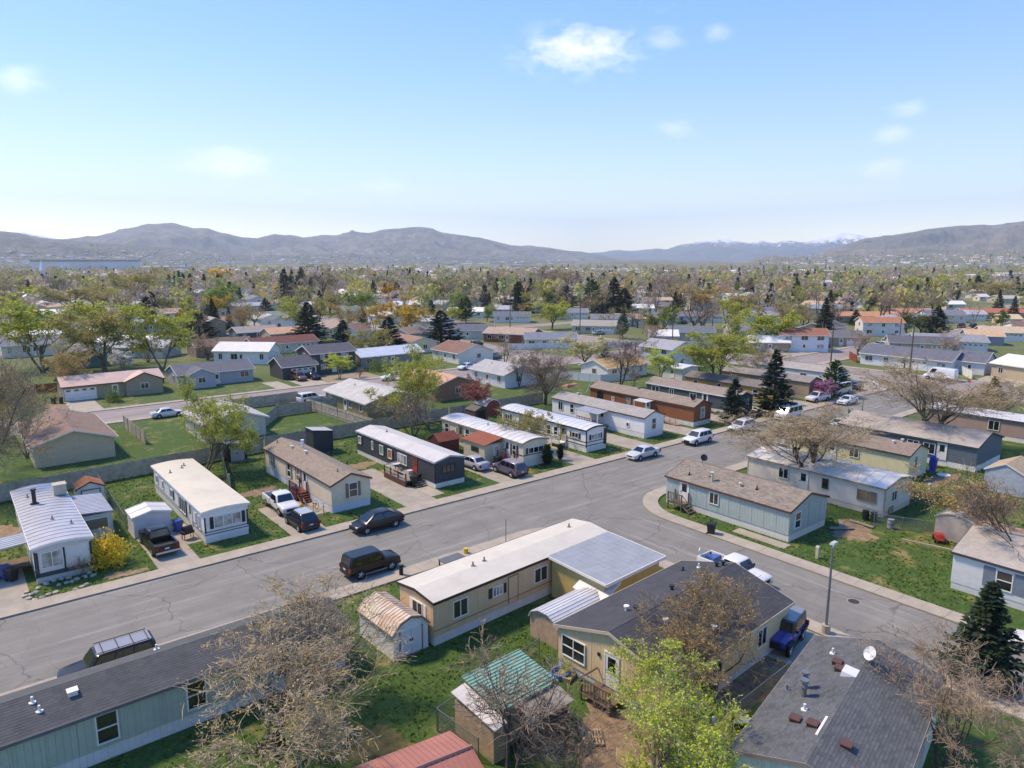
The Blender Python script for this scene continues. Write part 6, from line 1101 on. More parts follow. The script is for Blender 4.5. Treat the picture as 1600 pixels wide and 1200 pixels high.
fence('short leaning grey fence on the lawn near the brown roofed tan house', [(19.0, 112), (19.2, 100)]); fence('chain link fence between the two white homes at the left', [(11.3, 84.6), (11.0, 68.8)], 'link', 1.3); fence('green slatted chain link fence beside the beige home', [(24.6, 86), (21.0, 71), (19.4, 71.2)], 'glink', 1.3)
fence('chain link fence beside the yellow home lawn', [(73.2, 27.4), (77.5, 20.6)], 'glink', 1.2); fence('chain link fence beside the small curved metal shed', [(64.2, 26.6), (66.0, 22.4)], 'link', 1.2)
fence('chain link fence running past the green roofed shed', [(17.6, 27.8), (26.2, 29.6)], 'link', 1.3); fence('chain link fence corner below the barrel shed', [(17.6, 27.7), (17.9, 24.6)], 'link', 1.3); fence('chain link fence along the alley of the corner home', [(27.6, 18.2), (35.6, 18.6)], 'link', 1.3)
fence('red brown fence behind the pink roofed ranch house', [(10, 152), (33, 149.5)], 'red', 1.7); fence('white vinyl fence around the tan roofed house', [(96, 107), (99.8, 95.2), (108, 93.2)], 'vinyl', 1.6); fence('white vinyl fence beyond the cream blossom tree', [(118, 146.5), (160, 123)], 'vinyl', 1.6)
fence('white rail fence at the street corner', [(140.8, 74), (140.8, 61.0), (138, 58.6)], 'rail', 1.2); fence('white vinyl fence beside the cargo van', [(169, 55.5), (160.4, 50.2)], 'vinyl', 1.7); fence('white vinyl fence far right behind the ranch house', [(176, 52), (196, 41)], 'vinyl', 1.7); fence('long white vinyl fence on the far right', [(226, 92), (246, 66)], 'vinyl', 1.8)
fence('short rail fence before the white split-level house', [(160.5, 92.6), (168, 100)], 'rail', 1.0); fence('red wooden fence beside the long white ranch house', [(166, 76), (172, 80.6)], 'red', 1.8); fence('white fence before the grey roofed houses', [(150, 124), (176, 112)], 'vinyl', 1.7)
def lamp(label, x, y, h, arm, m=None, base=False):
    r = thing('street_lamp', label, 'lamp post', (x, y, 0), 0); mm = m or mat('galvanised', '8f969b', .4, .06, 2, .6)
    MB().tube([(0, 0, 0), (0, 0, h)], .10, 10, r1=.06).build('pole', mm, r, smooth=40)
    MB().tube([(0, 0, h - .15), (arm[0] * .7, arm[1] * .7, h + .05), (arm[0], arm[1], h + .08)], .04, 6).build('arm', mm, r); MB().hexa([(arm[0] - .3, arm[1] - .16, h), (arm[0] + .3, arm[1] - .16, h), (arm[0] + .3, arm[1] + .16, h), (arm[0] - .3, arm[1] + .16, h), (arm[0] - .26, arm[1] - .12, h + .14), (arm[0] + .26, arm[1] - .12, h + .14), (arm[0] + .26, arm[1] + .12, h + .14), (arm[0] - .26, arm[1] + .12, h + .14)]).build('lamp_head', mat('lamp_grey', 'b5b9bb', .4, .05), r)
    if base: MB().disc((0, 0, .35), .27, .7, 'z', 14).build('base', CONC, r)
    return r
lamp('tall grey street lamp on a concrete base beside the cross street', 42.4, 19.9, HT(1293, 985, 850), (.55, .2), base=True); lamp('grey street lamp before the white sedan on the far kerb', 101.8, 45.2, HT(1298, 662, 616), (-.9, .9))
def pole(label, x, y, h, bar=1.6, trans=False, group='utility poles above the houses'):
    r = thing('utility_pole', label, 'utility pole', (x, y, 0), .5, group); wm = mat('pole_wood', '5f5044', .9, .2, 3); MB().tube([(0, 0, 0), (0, 0, h)], .17, 9, r1=.11).build('pole', wm, r)
    MB().box(-bar / 2, -.06, h - .7, bar / 2, .06, h - .58).build('crossarm', wm, r)
    for s in (-.9, 0, .9): MB().disc((s * bar / 2, 0, h - .5), .05, .18, 'z', 8).build('insulator', METALG, r)
    if trans: MB().disc((.28, 0, h - 1.6), .22, .8, 'z', 12).build('transformer', mat('transformer', '9aa09f', .5, .05), r)
    return r
for u, vb, vt, lb in [(1421, 585, 505, 'thick utility pole before the long white ranch house'), (1298, 567, 508, 'slim utility pole at the corner lawn'), (906, 524, 472, 'utility pole beside the white cottage and garage'), (1050, 545, 483, 'utility pole before the pale carport roof'), (1113, 515, 490, 'utility pole before the long grey roof'), (797, 520, 462, 'utility pole behind the red brick house'), (680, 490, 455, 'utility pole above the broad dark conifer'), (1405, 535, 497, 'utility pole beside the columnar cedar'), (992, 575, 535, 'utility pole right of the tall narrow bare tree'), (531, 490, 460, 'utility pole by the green roofed pavilion')]:
    x_, y_ = G(u, vb); pole(lb, x_, y_, HT(u, vb, vt), trans=(u == 1421))
def wire(a, b, sag, label):
    pts = [(a[0] + (b[0] - a[0]) * i / 14, a[1] + (b[1] - a[1]) * i / 14, a[2] + (b[2] - a[2]) * i / 14 - sag * 4 * (i / 14) * (1 - i / 14)) for i in range(15)]; o = MB().tube(pts, .012, 4).build('power_line', TRIMB); tag(o, label, 'power line', 'overhead power lines')
def bin_(label, x, y, col, rot=0, group='wheeled rubbish bins', open_=False):
    r = thing('wheelie_bin', label, 'bin', (x, y, .012), rot, group); m = mat('bin_plastic', col, .5, .08); MB().hexa([(-.24, -.26, .08), (.24, -.26, .08), (.24, .26, .08), (-.24, .26, .08), (-.31, -.36, 1.0), (.31, -.36, 1.0), (.31, .36, 1.0), (-.31, .36, 1.0)]).build('body', m, r)
    MB().hexa([(-.34, -.4, 1.0), (.34, -.4, 1.0), (.34, .38, 1.0), (-.34, .38, 1.0), (-.3, -.34, 1.1), (.3, -.34, 1.1), (.3, .34, 1.1), (-.3, .34, 1.1)]).build('lid', m, r); MB().tube([(-.28, .44, .98), (.28, .44, .98)], .025, 6).build('handle', TRIMB, r)
    for s in (-.25, .25): MB().disc((s, .3, .12), .12, .06, 'x', 12).build('wheel', TYRE, r)
bin_('dark green wheeled bin alone at the kerb of the cross street', 50.9, 34.7, '27302c', .4); bin_('blue bin beside the black pickup', 14.5, 65.2, '2553a0', .2); bin_('blue bin under the carport roof at the left edge', *G(10, 905), '2a4f92', .3); bin_('black bin next to the blue one at the left edge', *G(20, 908), '1c1f26', .5); bin_('blue bin behind the white pickup', *G(462, 777), '2f5fa5', .1)
bin_('black bin nearer the steps of the charcoal home', 37.6, 63.0, '17181b'); bin_('black bin against the deck of the charcoal home', 38.3, 63.4, '1c1d20', .3); bin_('dark bin beside the silver sedan', 49.3, 63.4, '202c2a', .2); bin_('black bin at the rear end of the teal home', 61.6, 30.2, '1d2322', .2); bin_('second black bin at the rear end of the teal home', 62.4, 30.7, '1b2528', .6)
bin_('blue bin beneath the dark juniper', *G(1134, 647), '2a5cae'); bin_('blue bin beside the tan porch of the blue grey home', 88.6, 30.6, '24407c', .2); bin_('black bin beside the white ranch garage', 166.2, 63.6, '16181b'); bin_('black bin beside the pink roofed ranch house', 14.4, 138.4, '23252c'); bin_('second black bin beside the pink roofed ranch house', 13.4, 139.0, '1b1e24', .4)
# kayak-like blue slide, paddling pool, pallets and other loose things
r = thing('plastic_slide', 'upright bright blue plastic slide leaning by the yellow home', 'slide', (86.3, 29.9, 0), .3); MB().prism([(-.3, 0), (.3, 0), (.42, 1.2), (.3, 2.0), (-.2, 2.0), (-.4, 1.2)], -.18, .18, 'x').build('body', mat('blue_plastic', '1f4fb0', .4, .05), r); MB().box(-.24, -.2, .3, -.18, .2, 1.7).build('channel', mat('blue_plastic2', '173c8a', .4, .05), r)
o = MB().disc((0, 0, .05), .7, .08, 'z', 18).build('round_lid', mat('white_plastic', 'dcdcd8', .5, .04)); o.location = (86.0, 28.6, 0); tag(o, 'white round lid lying on the grass by the blue slide', 'lid')
pl = thing('paddling_pool', 'small round blue paddling pool by the porch of the double-wide home', 'pool', (*G(875, 1056), 0)); n = 20; BLP = mat('pool_blue', '3a84c4', .4, .06)
for z in (.1, .25): 
    b = MB(); b.tube([(.52 * math.cos(6.283 * i / n), .52 * math.sin(6.283 * i / n), z) for i in range(n + 1)], .085, 6, caps=False); b.build('ring', BLP, pl, smooth=60)
MB().disc((0, 0, .05), .5, .04, 'z', 20).build('bottom', mat('pool_water', '6f9cb8', .1, .1), pl)
def pallet(label, x, y, rz, tilt):
    r = thing('wooden_pallet', label, 'pallet', (x, y, .05), rz); r.rotation_euler = (tilt, 0, rz); m = mat('pallet_wood', 'b19878', .85, .15, 4)
    for i in range(7): MB().box(-.6, -.5 + i * .16, .1, .6, -.4 + i * .16, .125).build('slat', m, r)
    for i in (-.55, 0, .55): MB().box(i - .04, -.5, 0, i + .04, .56, .1).build('beam', m, r)
pallet('wooden pallet leaning upright below the green roofed shed', 22.6, 21.9, .3, 1.1); pallet('wooden pallet lying flat near the paddling pool', 23.4, 22.3, .9, .05)
o = MB().box(-.6, -.9, 0, .6, .9, .05).build('plywood_sheet', mat('plywood', 'c4a574', .8, .1, 2)); o.location = (23.0, 19.3, .5); o.rotation_euler = (.5, .1, .7); tag(o, 'pale plywood sheet half hidden by the lime green tree', 'board')
for i, (u, v) in enumerate([(60, 920), (72, 913), (84, 908), (96, 905), (108, 904), (120, 906), (132, 902), (140, 896), (128, 918), (136, 914), (118, 922), (76, 930), (66, 935), (54, 939), (46, 936), (42, 926), (56, 927), (88, 926), (146, 900), (104, 912), (92, 915), (49, 930), (38, 933), (112, 910)]):
    x_, y_ = G(u, v); rr = random.Random(i); bm = bmesh.new(); bmesh.ops.create_icosphere(bm, subdivisions=1, radius=1); 
    for q in bm.verts: q.co = Vector((q.co.x * rr.uniform(.17, .3), q.co.y * rr.uniform(.14, .26), q.co.z * rr.uniform(.1, .17))) * rr.uniform(.9, 1.15)
    me = bpy.data.meshes.new('rock'); bm.to_mesh(me); bm.free(); me.materials.append(mat('garden_rock', 'b5aa9a', .9, .2, 5)); o = link('garden_rock', me, None, (x_, y_, .06), rr.uniform(0, 3)); tag(o, 'pale rounded rock edging the bed of the white metal-roofed home', 'rock', 'garden rocks before the white home')
def pedestal(label, x, y, m=None, h=.9):
    r = thing('utility_pedestal', label, 'utility box', (x, y, 0), 0, 'utility pedestals on the lawns'); MB().box(-.14, -.12, 0, .14, .12, h).build('body', m or mat('pedestal', 'b9b59b', .6, .08), r); MB().prism([(-.16, h), (.16, h), (.1, h + .14), (-.1, h + .14)], -.14, .14, 'y').build('cap', m or mat('pedestal', 'b9b59b', .6, .08), r)
pedestal('beige utility pedestal beside the chain link fence of the yellow home', *G(1451, 770)); pedestal('beige utility pedestal on the lawn across from the street lamp', *G(1277, 872)); pedestal('green capped utility pedestal near the bottom left tree', *G(538, 1140), mat('pedestal_green', '7d8a70', .6, .1)); pedestal('beige utility pedestal by the green slatted fence', *G(358, 755))
r = thing('gas_post', 'short dark stump-like post at the kerb by the tan home', 'post', (*G(627, 900), 0)); MB().disc((0, 0, .45), .16, .9, 'z', 12).build('body', mat('dark_stump', '3a2c28', .8, .15), r); MB().disc((0, 0, .95), .17, .08, 'z', 12).build('cap', mat('stump_top', '7a6a5e', .8, .1), r)
r = thing('low_table', 'flat dark grey table top on the verge beside the tan home', 'table', (*G(706, 883), 0), .05); MB().box(-1.0, -.5, .55, 1.0, .5, .62).build('top', mat('slate_sheet', '5f6468', .6, .1), r)
for a in (-.9, .9):
    for c in (-.42, .42): MB().box(a - .04, c - .04, 0, a + .04, c + .04, .55).build('leg', DARKM, r)
o = MB().disc((0, 0, .2), .2, .4, 'z', 10).build('yellow_bucket', mat('yellow_plastic', 'd9b52c', .5, .06), smooth=40); o.location = (*G(728, 866), .13); tag(o, 'small yellow bucket on the pavement beyond the tan home', 'bucket')
r = thing('flag_pole', 'flag with red stripes and blue corner flying over the main street kerb', 'flag', (*G(1322, 684), 0)); hh = HT(1322, 684, 636); MB().tube([(0, 0, 0), (0, 0, hh)], .03, 6).build('pole', METALG, r)
FW, FH = 2.4, 1.35; fl = None; red = mat('flag_red', 'b5343a', .8, .05); whi = mat('flag_white', 'e3dfdc', .8, .03); blu = mat('flag_blue', '2b3560', .8, .05)
for k in range(13):
    vs = []; fs = []; n = 10; z1 = hh - .1 - FH * k / 13; z0 = z1 - FH / 13 + .003; s0 = 0 if k >= 7 else FW * .4
    for i in range(n + 1):
        q = s0 + (FW - s0) * i / n; yy = .12 * math.sin(q * 3.2); xx = q * .8; dz = -q * .55
        vs += [(xx, yy, z0 + dz), (xx, yy, z1 + dz), (xx, yy + .012, z0 + dz), (xx, yy + .012, z1 + dz)]
    for i in range(n): a = i * 4; fs += [(a, a + 4, a + 5, a + 1), (a + 2, a + 3, a + 7, a + 6), (a + 1, a + 5, a + 7, a + 3), (a, a + 2, a + 6, a + 4)]
    MB().add(vs, fs).build('stripe', red if k % 2 == 0 else whi, r)
vs = []; fs = []; n = 5
for i in range(n + 1):
    q = FW * .4 * i / n; yy = .12 * math.sin(q * 3.2); vs += [(q * .8, yy - .004, hh - .1 - FH * 7 / 13 - q * .55), (q * .8, yy - .004, hh - .1 - q * .55), (q * .8, yy + .016, hh - .1 - FH * 7 / 13 - q * .55), (q * .8, yy + .016, hh - .1 - q * .55)]
for i in range(n): a = i * 4; fs += [(a, a + 4, a + 5, a + 1), (a + 2, a + 3, a + 7, a + 6), (a + 1, a + 5, a + 7, a + 3), (a, a + 2, a + 6, a + 4)]
cn = MB().add(vs, fs).build('canton', blu, r)
for i in range(9):
    for j in range(5 if i % 2 == 0 else 6 - 1):
        q = FW * .4 * (.1 + .18 * j + (.0 if i % 2 == 0 else .09)); z = hh - .1 - FH * 7 / 13 * (.08 + .105 * i) - q * .55; MB().box(q * .8 - .02, .12 * math.sin(q * 3.2) - .012, z - .02, q * .8 + .02, .12 * math.sin(q * 3.2) + .024, z + .02).build('star', whi, cn)
r = thing('stop_sign', 'red octagonal stop sign beside the far street corner', 'sign', (*G(1513, 612), 0)); MB().tube([(0, 0, 0), (0, 0, 2.3)], .035, 6).build('post', METALG, r); a = math.atan2(-r.location.y, -r.location.x)
sg = MB(); sg.prism([(.38 * math.cos(math.radians(22.5 + 45 * i)), 2.1 + .38 * math.sin(math.radians(22.5 + 45 * i))) for i in range(8)], -.01, .01, 'x').build('panel', mat('sign_red', 'b02a24', .5, .04), r); r.rotation_euler.z = math.radians(180)
def text(parent, s, size, loc, rot, m, name='lettering'):
    c = bpy.data.curves.new(name, 'FONT'); c.body = s; c.size = size; c.extrude = .004; c.align_x = 'CENTER'; c.align_y = 'CENTER'; o = bpy.data.objects.new(name, c); c.materials.append(m); COL.objects.link(o); bpy.context.view_layer.update(); me = bpy.data.meshes.new_from_object(o.evaluated_get(bpy.context.evaluated_depsgraph_get())); bpy.data.objects.remove(o); o = link(name, me, parent, loc); o.rotation_euler = rot; return o
text(r, 'STOP', .26, (.022, 0, 2.1), (math.pi / 2, 0, math.pi / 2), whi)
# load in the white pickup, decks and yards
def clutter(name, label, cat, x, y, z, shape, m, rz=0, group=None):
    o = shape.build(name, m); o.location = (x, y, z); o.rotation_euler.z = rz; return tag(o, label, cat, group)
clutter('blue_tarp', 'crumpled blue tarpaulin in the bed of the white pickup', 'tarp', 44.9, 30.3, .72, MB().hexa([(-.6, -.5, 0), (.6, -.5, 0), (.6, .5, 0), (-.6, .5, 0), (-.4, -.3, .4), (.5, -.35, .5), (.35, .4, .42), (-.5, .3, .55)]), mat('tarp_blue', '3b5f96', .5, .15, 5))
clutter('cardboard_box', 'pale box behind the cab of the white pickup', 'box', 45.2, 29.4, .72, MB().box(-.3, -.25, 0, .3, .25, .45), mat('pale_box', 'c9c0b2', .8, .08), .3); clutter('scrap_rack', 'white rail sticking out over the tailgate of the white pickup', 'rail', 44.5, 31.0, .72, MB().tube([(0, 0, 0), (-.1, .3, .7), (.3, .5, .75), (.4, .2, 0)], .04, 5), WHITE)
r = thing('garden_machine', 'red garden tiller beside the small curved metal shed', 'machine', (64.9, 21.4, 0), .5); MB().hexa([(-.7, -.35, .3), (.6, -.35, .3), (.6, .35, .3), (-.7, .35, .3), (-.5, -.3, .75), (.3, -.3, .7), (.3, .3, .7), (-.5, .3, .75)]).build('body', mat('machine_red', 'b0322a', .4, .06), r)
for s in (-.35, .35):
    for q in (-.5, .45): MB().disc((q, s, .22), .22, .14, 'y', 14).build('wheel', TYRE, r)
MB().tube([(-.5, 0, .7), (-1.0, 0, 1.05)], .03, 5).build('handle', METALG, r)
def barrow(label, x, y, rz, c):
    r = thing('yard_barrel', label, 'barrel', (x, y, 0), rz); MB().disc((0, 0, .45), .29, .9, 'z', 14).build('body', mat('barrel', c, .5, .12, 3), r, smooth=40)
    for z in (.05, .45, .85): MB().disc((0, 0, z), .305, .04, 'z', 14).build('hoop', DARKM, r)
barrow('grey barrel on the lawn near the curved metal shed', *G(1391, 826), 0, '8f9499'); barrow('dark barrel by the long white home', *G(1365, 815), 0, '2b2e33'); barrow('second dark barrel by the long white home', *G(1352, 812), 0, '1d2024')
r = thing('barbecue_grill', 'dark barbecue grill on the patio of the plain white home', 'grill', (14.7, 62.9, .012), .3); MB().disc((0, 0, .85), .34, .7, 'x', 14).build('hood', mat('grill_black', '222326', .4, .1), r); MB().box(-.5, -.28, .5, .5, .28, .72).build('firebox', DARKM, r)
for a in (-.4, .4):
    for c in (-.2, .2): MB().box(a - .03, c - .03, 0, a + .03, c + .03, .5).build('leg', METALG, r)
def bike(label, x, y, rz, c):
    r = thing('bicycle', label, 'bicycle', (x, y, .012), rz); m = mat('bike_frame', c, .4, .05)
    for wx in (-.45, .45):
        b = MB(); b.tube([(wx + .3 * math.cos(6.283 * i / 16), 0, .3 + .3 * math.sin(6.283 * i / 16)) for i in range(17)], .025, 5, caps=False); b.build('wheel', TYRE, r)
    MB().tube([(-.45, 0, .3), (-.1, 0, .65), (.3, 0, .65), (.45, 0, .3)], .025, 5).build('frame', m, r); MB().tube([(-.1, 0, .65), (0, 0, .3), (.3, 0, .65)], .02, 5).build('downtube', m, r); MB().box(-.25, -.06, .72, -.02, .06, .77).build('saddle', TRIMB, r); MB().tube([(.33, -.22, .9), (.33, 0, .92), (.33, .22, .9)], .018, 5).build('handlebar', METALG, r); MB().tube([(.3, 0, .65), (.33, 0, .92)], .018, 5).build('stem', METALG, r)
bike('pale bicycle leaning at the street corner of the beige home', 26.5, 61.2, 1.2, 'b9bcc4'); bike('dark bicycle before the beige home patio', 26.2, 62.6, .6, '4a4650'); bike('white bicycle by the foot of the red steps', 26.0, 64.7, 1.5, 'c9c8c4')
clutter('toy_car', 'yellow toy ride-on car by the red steps', 'toy', 25.4, 64.2, .012, MB().hexa([(-.4, -.25, .1), (.4, -.25, .1), (.4, .25, .1), (-.4, .25, .1), (-.35, -.2, .42), (.2, -.2, .36), (.2, .2, .36), (-.35, .2, .42)]), mat('toy_yellow', 'd8a92a', .4, .06), .6)
r = thing('patio_table', 'round patio table with things on the deck of the charcoal home', 'table', (38.0, 67.6, .68)); MB().disc((0, 0, .7), .55, .05, 'z', 16).build('top', mat('table_white', 'cfcac2', .6, .06), r); MB().tube([(0, 0, 0), (0, 0, .7)], .05, 8).build('leg', DARKM, r)
clutter('planter_box', 'brown planter box on the deck of the charcoal home', 'planter', 37.4, 66.0, .68, MB().box(-.25, -.5, 0, .25, .5, .45), mat('planter', '7a4d3c', .8, .1)); clutter('storage_crate', 'white storage crate on the deck of the charcoal home', 'crate', 38.4, 65.2, .68, MB().box(-.3, -.3, 0, .3, .3, .4), mat('crate_white', 'c5c0bb', .6, .08))
r = thing('swing_set', 'white metal swing set on the lawn behind the mottled grey roof home', 'swing set', (*G(927, 612), 0), .4)
for s in (-1.3, 1.3): MB().tube([(s, -.8, 0), (s, 0, 2.1), (s, .8, 0)], .05, 6).build('frame', WHITE, r)
MB().tube([(-1.3, 0, 2.1), (1.3, 0, 2.1)], .05, 6).build('top_bar', WHITE, r)
for s in (-.5, .5):
    MB().tube([(s - .2, 0, 2.1), (s - .2, 0, .5)], .012, 4).build('chain', METALG, r); MB().tube([(s + .2, 0, 2.1), (s + .2, 0, .5)], .012, 4).build('chain', METALG, r); MB().box(s - .24, -.1, .46, s + .24, .1, .5).build('seat', TRIMB, r)
clutter('lumber_pile', 'orange brown pile of boards behind the white home with black trim', 'lumber', *G(892, 604), 0, MB().hexa([(-1.8, -.9, 0), (1.8, -.9, 0), (1.8, .9, 0), (-1.8, .9, 0), (-1.5, -.6, .5), (1.4, -.5, .4), (1.5, .6, .5), (-1.4, .7, .35)]), mat('lumber_orange', 'b88660', .85, .2, 3))
for i, (x, y) in enumerate([(62.2, 28.6), (63.6, 27.4), (61.0, 28.0)]):
    clutter('scrap_board', 'grey board lying in the scrap by the teal home', 'board', x, y, .05 + i * .03, MB().box(-1.1, -.2, 0, 1.1, .2, .06), mat('scrap_grey', '8b8378', .9, .2, 3), .5 + i, 'scrap boards by the teal home')
r = thing('picnic_bench', 'cluttered white bench under the bronze tree', 'bench', (29.6, 18.4, 0), -.7); MB().box(-1.0, -.25, .42, 1.0, .25, .48).build('seat', WHITE, r)
for s in (-.8, .8): MB().box(s - .05, -.22, 0, s + .05, .22, .42).build('leg', DARKM, r)
MB().box(-.3, -.2, .48, .2, .1, .7).build('load', TRIMB, r)
clutter('raised_bed', 'small wooden raised garden bed beside the barrel shed', 'planter', 26.4, 27.2, 0, MB().prism([(-.9, 0), (.9, 0), (.9, .3), (.8, .3), (.8, .2), (-.8, .2), (-.8, .3), (-.9, .3)], -.5, .5, 'y'), mat('bed_wood', '9a8468', .85, .15, 3), .3)
for i, (x, y) in enumerate([(26.6, 27.2), (26.1, 27.1)]): put_tree('garden_plant', 'leafy green plant in the small raised bed', x, y, .7, .8, 'lime', 'shrub', 'lo', i, 'garden plants in the raised bed', 'plant', z=.15)
clutter('timber_plank', 'pale timber beam edging the lawn by the red tiller', 'beam', 63.2, 21.3, .0, MB().box(-2.3, -.08, 0, 2.3, .08, .14), mat('pale_timber', 'a89a84', .85, .12, 3), -1.35); clutter('timber_plank', 'tan timber beam lying before the blue white shed', 'beam', 84.2, 25.0, .0, MB().box(-2.0, -.14, 0, 2.0, .14, .2), mat('tan_timber', 'a8946f', .85, .12, 3), .6)
o = MB().tube([(0, 0, 0), (0, 0, 2.4)], .035, 6).build('slim_pole', METALG); o.location = (35.0, 43.9, .1); tag(o, 'slim grey pole beside the road behind the tan home', 'pole')

r = thing('manhole_cover', 'round iron manhole cover in the cross street asphalt', 'manhole', (*G(1334, 940), .007)); MB().disc((0, 0, .008), .38, .016, 'z', 20).build('cover', mat('cast_iron', '4b4743', .7, .15, 8, .5), r); MB().disc((0, 0, .004), .5, .008, 'z', 20).build('frame', mat('worn_concrete', '8f8b86', .9, .1), r)
# grass that stands proud of the lawns
def tufts(n, seed):
    q = np.random.RandomState(seed); x = q.uniform(-2, 104, n); y = q.uniform(14, 86, n); keep = np.ones(n, bool)
    keep &= ~((y > KS - 1.6) & (y < KN + 1.7)); keep &= ~((x > CW - 1.5) & (x < CE + 1.6) & (y < KS)); keep &= ~((x > CW - RW - 1) & (x < CE + RE + .5) & (y > KS - RE - .5) & (y < KS))
    for o in bpy.data.objects:
        if o.name.startswith(('driveway', 'patio', 'walkway', 'dirt_patch', 'gravel')) and o.type == 'MESH' and o.parent is None:
            c = np.array([v.co[:2] for v in o.data.vertices]); a, b = c.min(0), c.max(0); m = .8 if o.name.startswith(('dirt', 'gravel')) else 1.0; ce = (a + b) / 2; hs = (b - a) / 2 * m
            keep &= ~((abs(x - ce[0]) < hs[0]) & (abs(y - ce[1]) < hs[1]))
        elif o.parent is not None and o.name.startswith('wall') and not o.name.startswith('wall_') and o.type == 'MESH':
            M = o.parent.matrix_world.inverted(); c = np.array(o.bound_box); a, b = c.min(0), c.max(0); lx = M[0][0] * x + M[0][1] * y + M[0][3]; ly = M[1][0] * x + M[1][1] * y + M[1][3]
            keep &= ~((lx > a[0] - .1) & (lx < b[0] + .1) & (ly > a[1] - .1) & (ly < b[1] + .1))
    nn = vnoise(x * .35, y * .35, 5) * .6 + vnoise(x * 1.3, y * 1.3, 9) * .4; keep &= q.rand(n) < np.clip((nn - .25) * 2.2, .08, 1); x, y = x[keep], y[keep]; k = len(x)
    a = q.uniform(0, 6.283, k); w = q.uniform(.05, .14, k); h = q.uniform(.05, .15, k); lx, ly = q.normal(0, .05, k), q.normal(0, .05, k)
    V = np.stack([np.stack([x - np.cos(a) * w, y - np.sin(a) * w, np.zeros(k)], 1), np.stack([x + np.cos(a) * w, y + np.sin(a) * w, np.zeros(k)], 1), np.stack([x + lx + np.cos(a) * w * .4, y + ly + np.sin(a) * w * .4, h], 1), np.stack([x + lx - np.cos(a) * w * .6, y + ly - np.sin(a) * w * .6, h * .8], 1)], 1).reshape(-1, 3)
    o = link('grass', arr_mesh('grass', V, np.arange(4 * k).reshape(k, 4), [leafm('33501c', '7d8a3e', 'grass_blade')])); tag(o, 'short spring grass growing on the yards between the homes', 'grass', None, 'stuff')
bpy.context.view_layer.update(); tufts(95000, 4)
# ------------------------------------------------------------------ houses of the neighbourhood behind
def autow(L, Wd, rot, eave, two, gar, rnd, x=100, y=100):
    a = math.radians(rot); ws = []; long_f = 'ym' if math.sin(a) * -x + math.cos(a) * y > 0 else 'yp'; end_f = 'xm' if math.cos(a) * x + math.sin(a) * y > 0 else 'xp'
    fl = [1.55] + ([3.7] if two else [])
    for zc in fl:
        n = max(2, int(L / 3.4))
        for i in range(n):
            t = -L / 2 + L * (i + .5) / n
            if gar is not None and zc < 2 and abs(t - gar) < 3.4: continue
            if zc < 2 and i == n // 2: continue
            ws.append((long_f, t, zc, rnd.choice([.9, 1.3, 1.6]), 1.05, 'slide', None, rnd.choice([None, None, 'c'])))
        ws.append((end_f, rnd.uniform(-1, 1), zc, 1.0, 1.0, 'slide'))
    return ws, long_f
def house(label, x, y, rot, L, Wd, roofc, wallc, eave=2.65, rise=1.35, gar=None, two=False, chim=False, mode='h', metal=False, cat='house', name='ranch_house', group=None, wins=None, trim=None, wing=None):
    rnd = random.Random(len(label) * 7 + int(abs(x))); eave = eave if not two else 4.5; w, lf = autow(L, Wd, rot, eave, two, gar, rnd, x or 100, y or 100); w = wins if wins is not None else w
    h = home(name, label, x, y, rot, L, Wd, eave, rise, 'gable', siding(wallc, mode, .25), metalroof(roofc, 0, .5) if metal else shingle(roofc, None, .35), None, 0, .45, .35, trim or WHITE, w, [(lf, 0 if gar is None or abs(gar) > 2 else 3, .15)], cat=cat, group=group)
    if gar is not None: garage(h, L, Wd, lf, gar)
    if chim: b = MB(); b.box(L * .15 - .35, -.3, eave, L * .15 + .35, .3, eave + rise + 1.0); b.box(L * .15 - .42, -.37, eave + rise + 1.0, L * .15 + .42, .37, eave + rise + 1.12); b.build('chimney', mat('brick', '7d5a4c', .9, .2, 6), h)
    else: vent(h, profile('gable', Wd, eave, rise), L * .2, Wd * .15, 'pipe')
    if wing:   # (centre t along the long side, width, out, eave): a cross gable that projects from the long front
        t, ww, out, ev = wing; s = -1 if lf == 'ym' else 1; P = [(t - ww / 2, ev), (t, ev + ww * .22), (t + ww / 2, ev)]; y0, y1 = s * (Wd / 2 - 2.5), s * (Wd / 2 + out)
        MB().prism([(t - ww / 2, 0), (t + ww / 2, 0)] + P[::-1], min(y0, y1), max(y0, y1), 'y').build('wing_wall', siding(wallc, mode, .25), h); lo = [(P[0][0] - .3, P[0][1] - .12), (t, P[1][1] + .02), (P[2][0] + .3, P[2][1] - .12)]
        r = MB().prism(lo + [(a, b + .1) for a, b in lo[::-1]], min(y0, y1 + s * .3), max(y0, y1 + s * .3), 'y').build('wing_roof', metalroof(roofc, 0, .5) if metal else shingle(roofc, None, .35), h)
        f = MB(); yy = y1 + s * .3; f.prism([(a, b - .05) for a, b in lo] + [(a, b + .12) for a, b in lo[::-1]], min(yy, yy + s * .04), max(yy, yy + s * .04), 'y').build('roof_trim', trim or WHITE, r)
        b = MB(); b.box(t - .7, y1 - .02 if s > 0 else y1 - .05, 1.0, t + .7, y1 + .05 if s > 0 else y1 + .02, 2.1); wo = b.build('window', WHITE, h); b = MB(); b.box(t - .6, y1 - .06, 1.08, t - .04, y1 + .06, 2.02); b.build('pane', GLASS, wo); b = MB(); b.box(t + .04, y1 - .06, 1.08, t + .6, y1 + .06, 2.02); b.build('pane', GLASS, wo)
    return h
house('beige ranch house with pink metal roof and white garage door', 22.8, 143.6, 0, 15.6, 8, 'c8ab9e', 'a3927c', 2.6, 1.15, -5.3, metal=True, wing=(4.6, 6.0, .9, 2.6), trim=BROWNT)
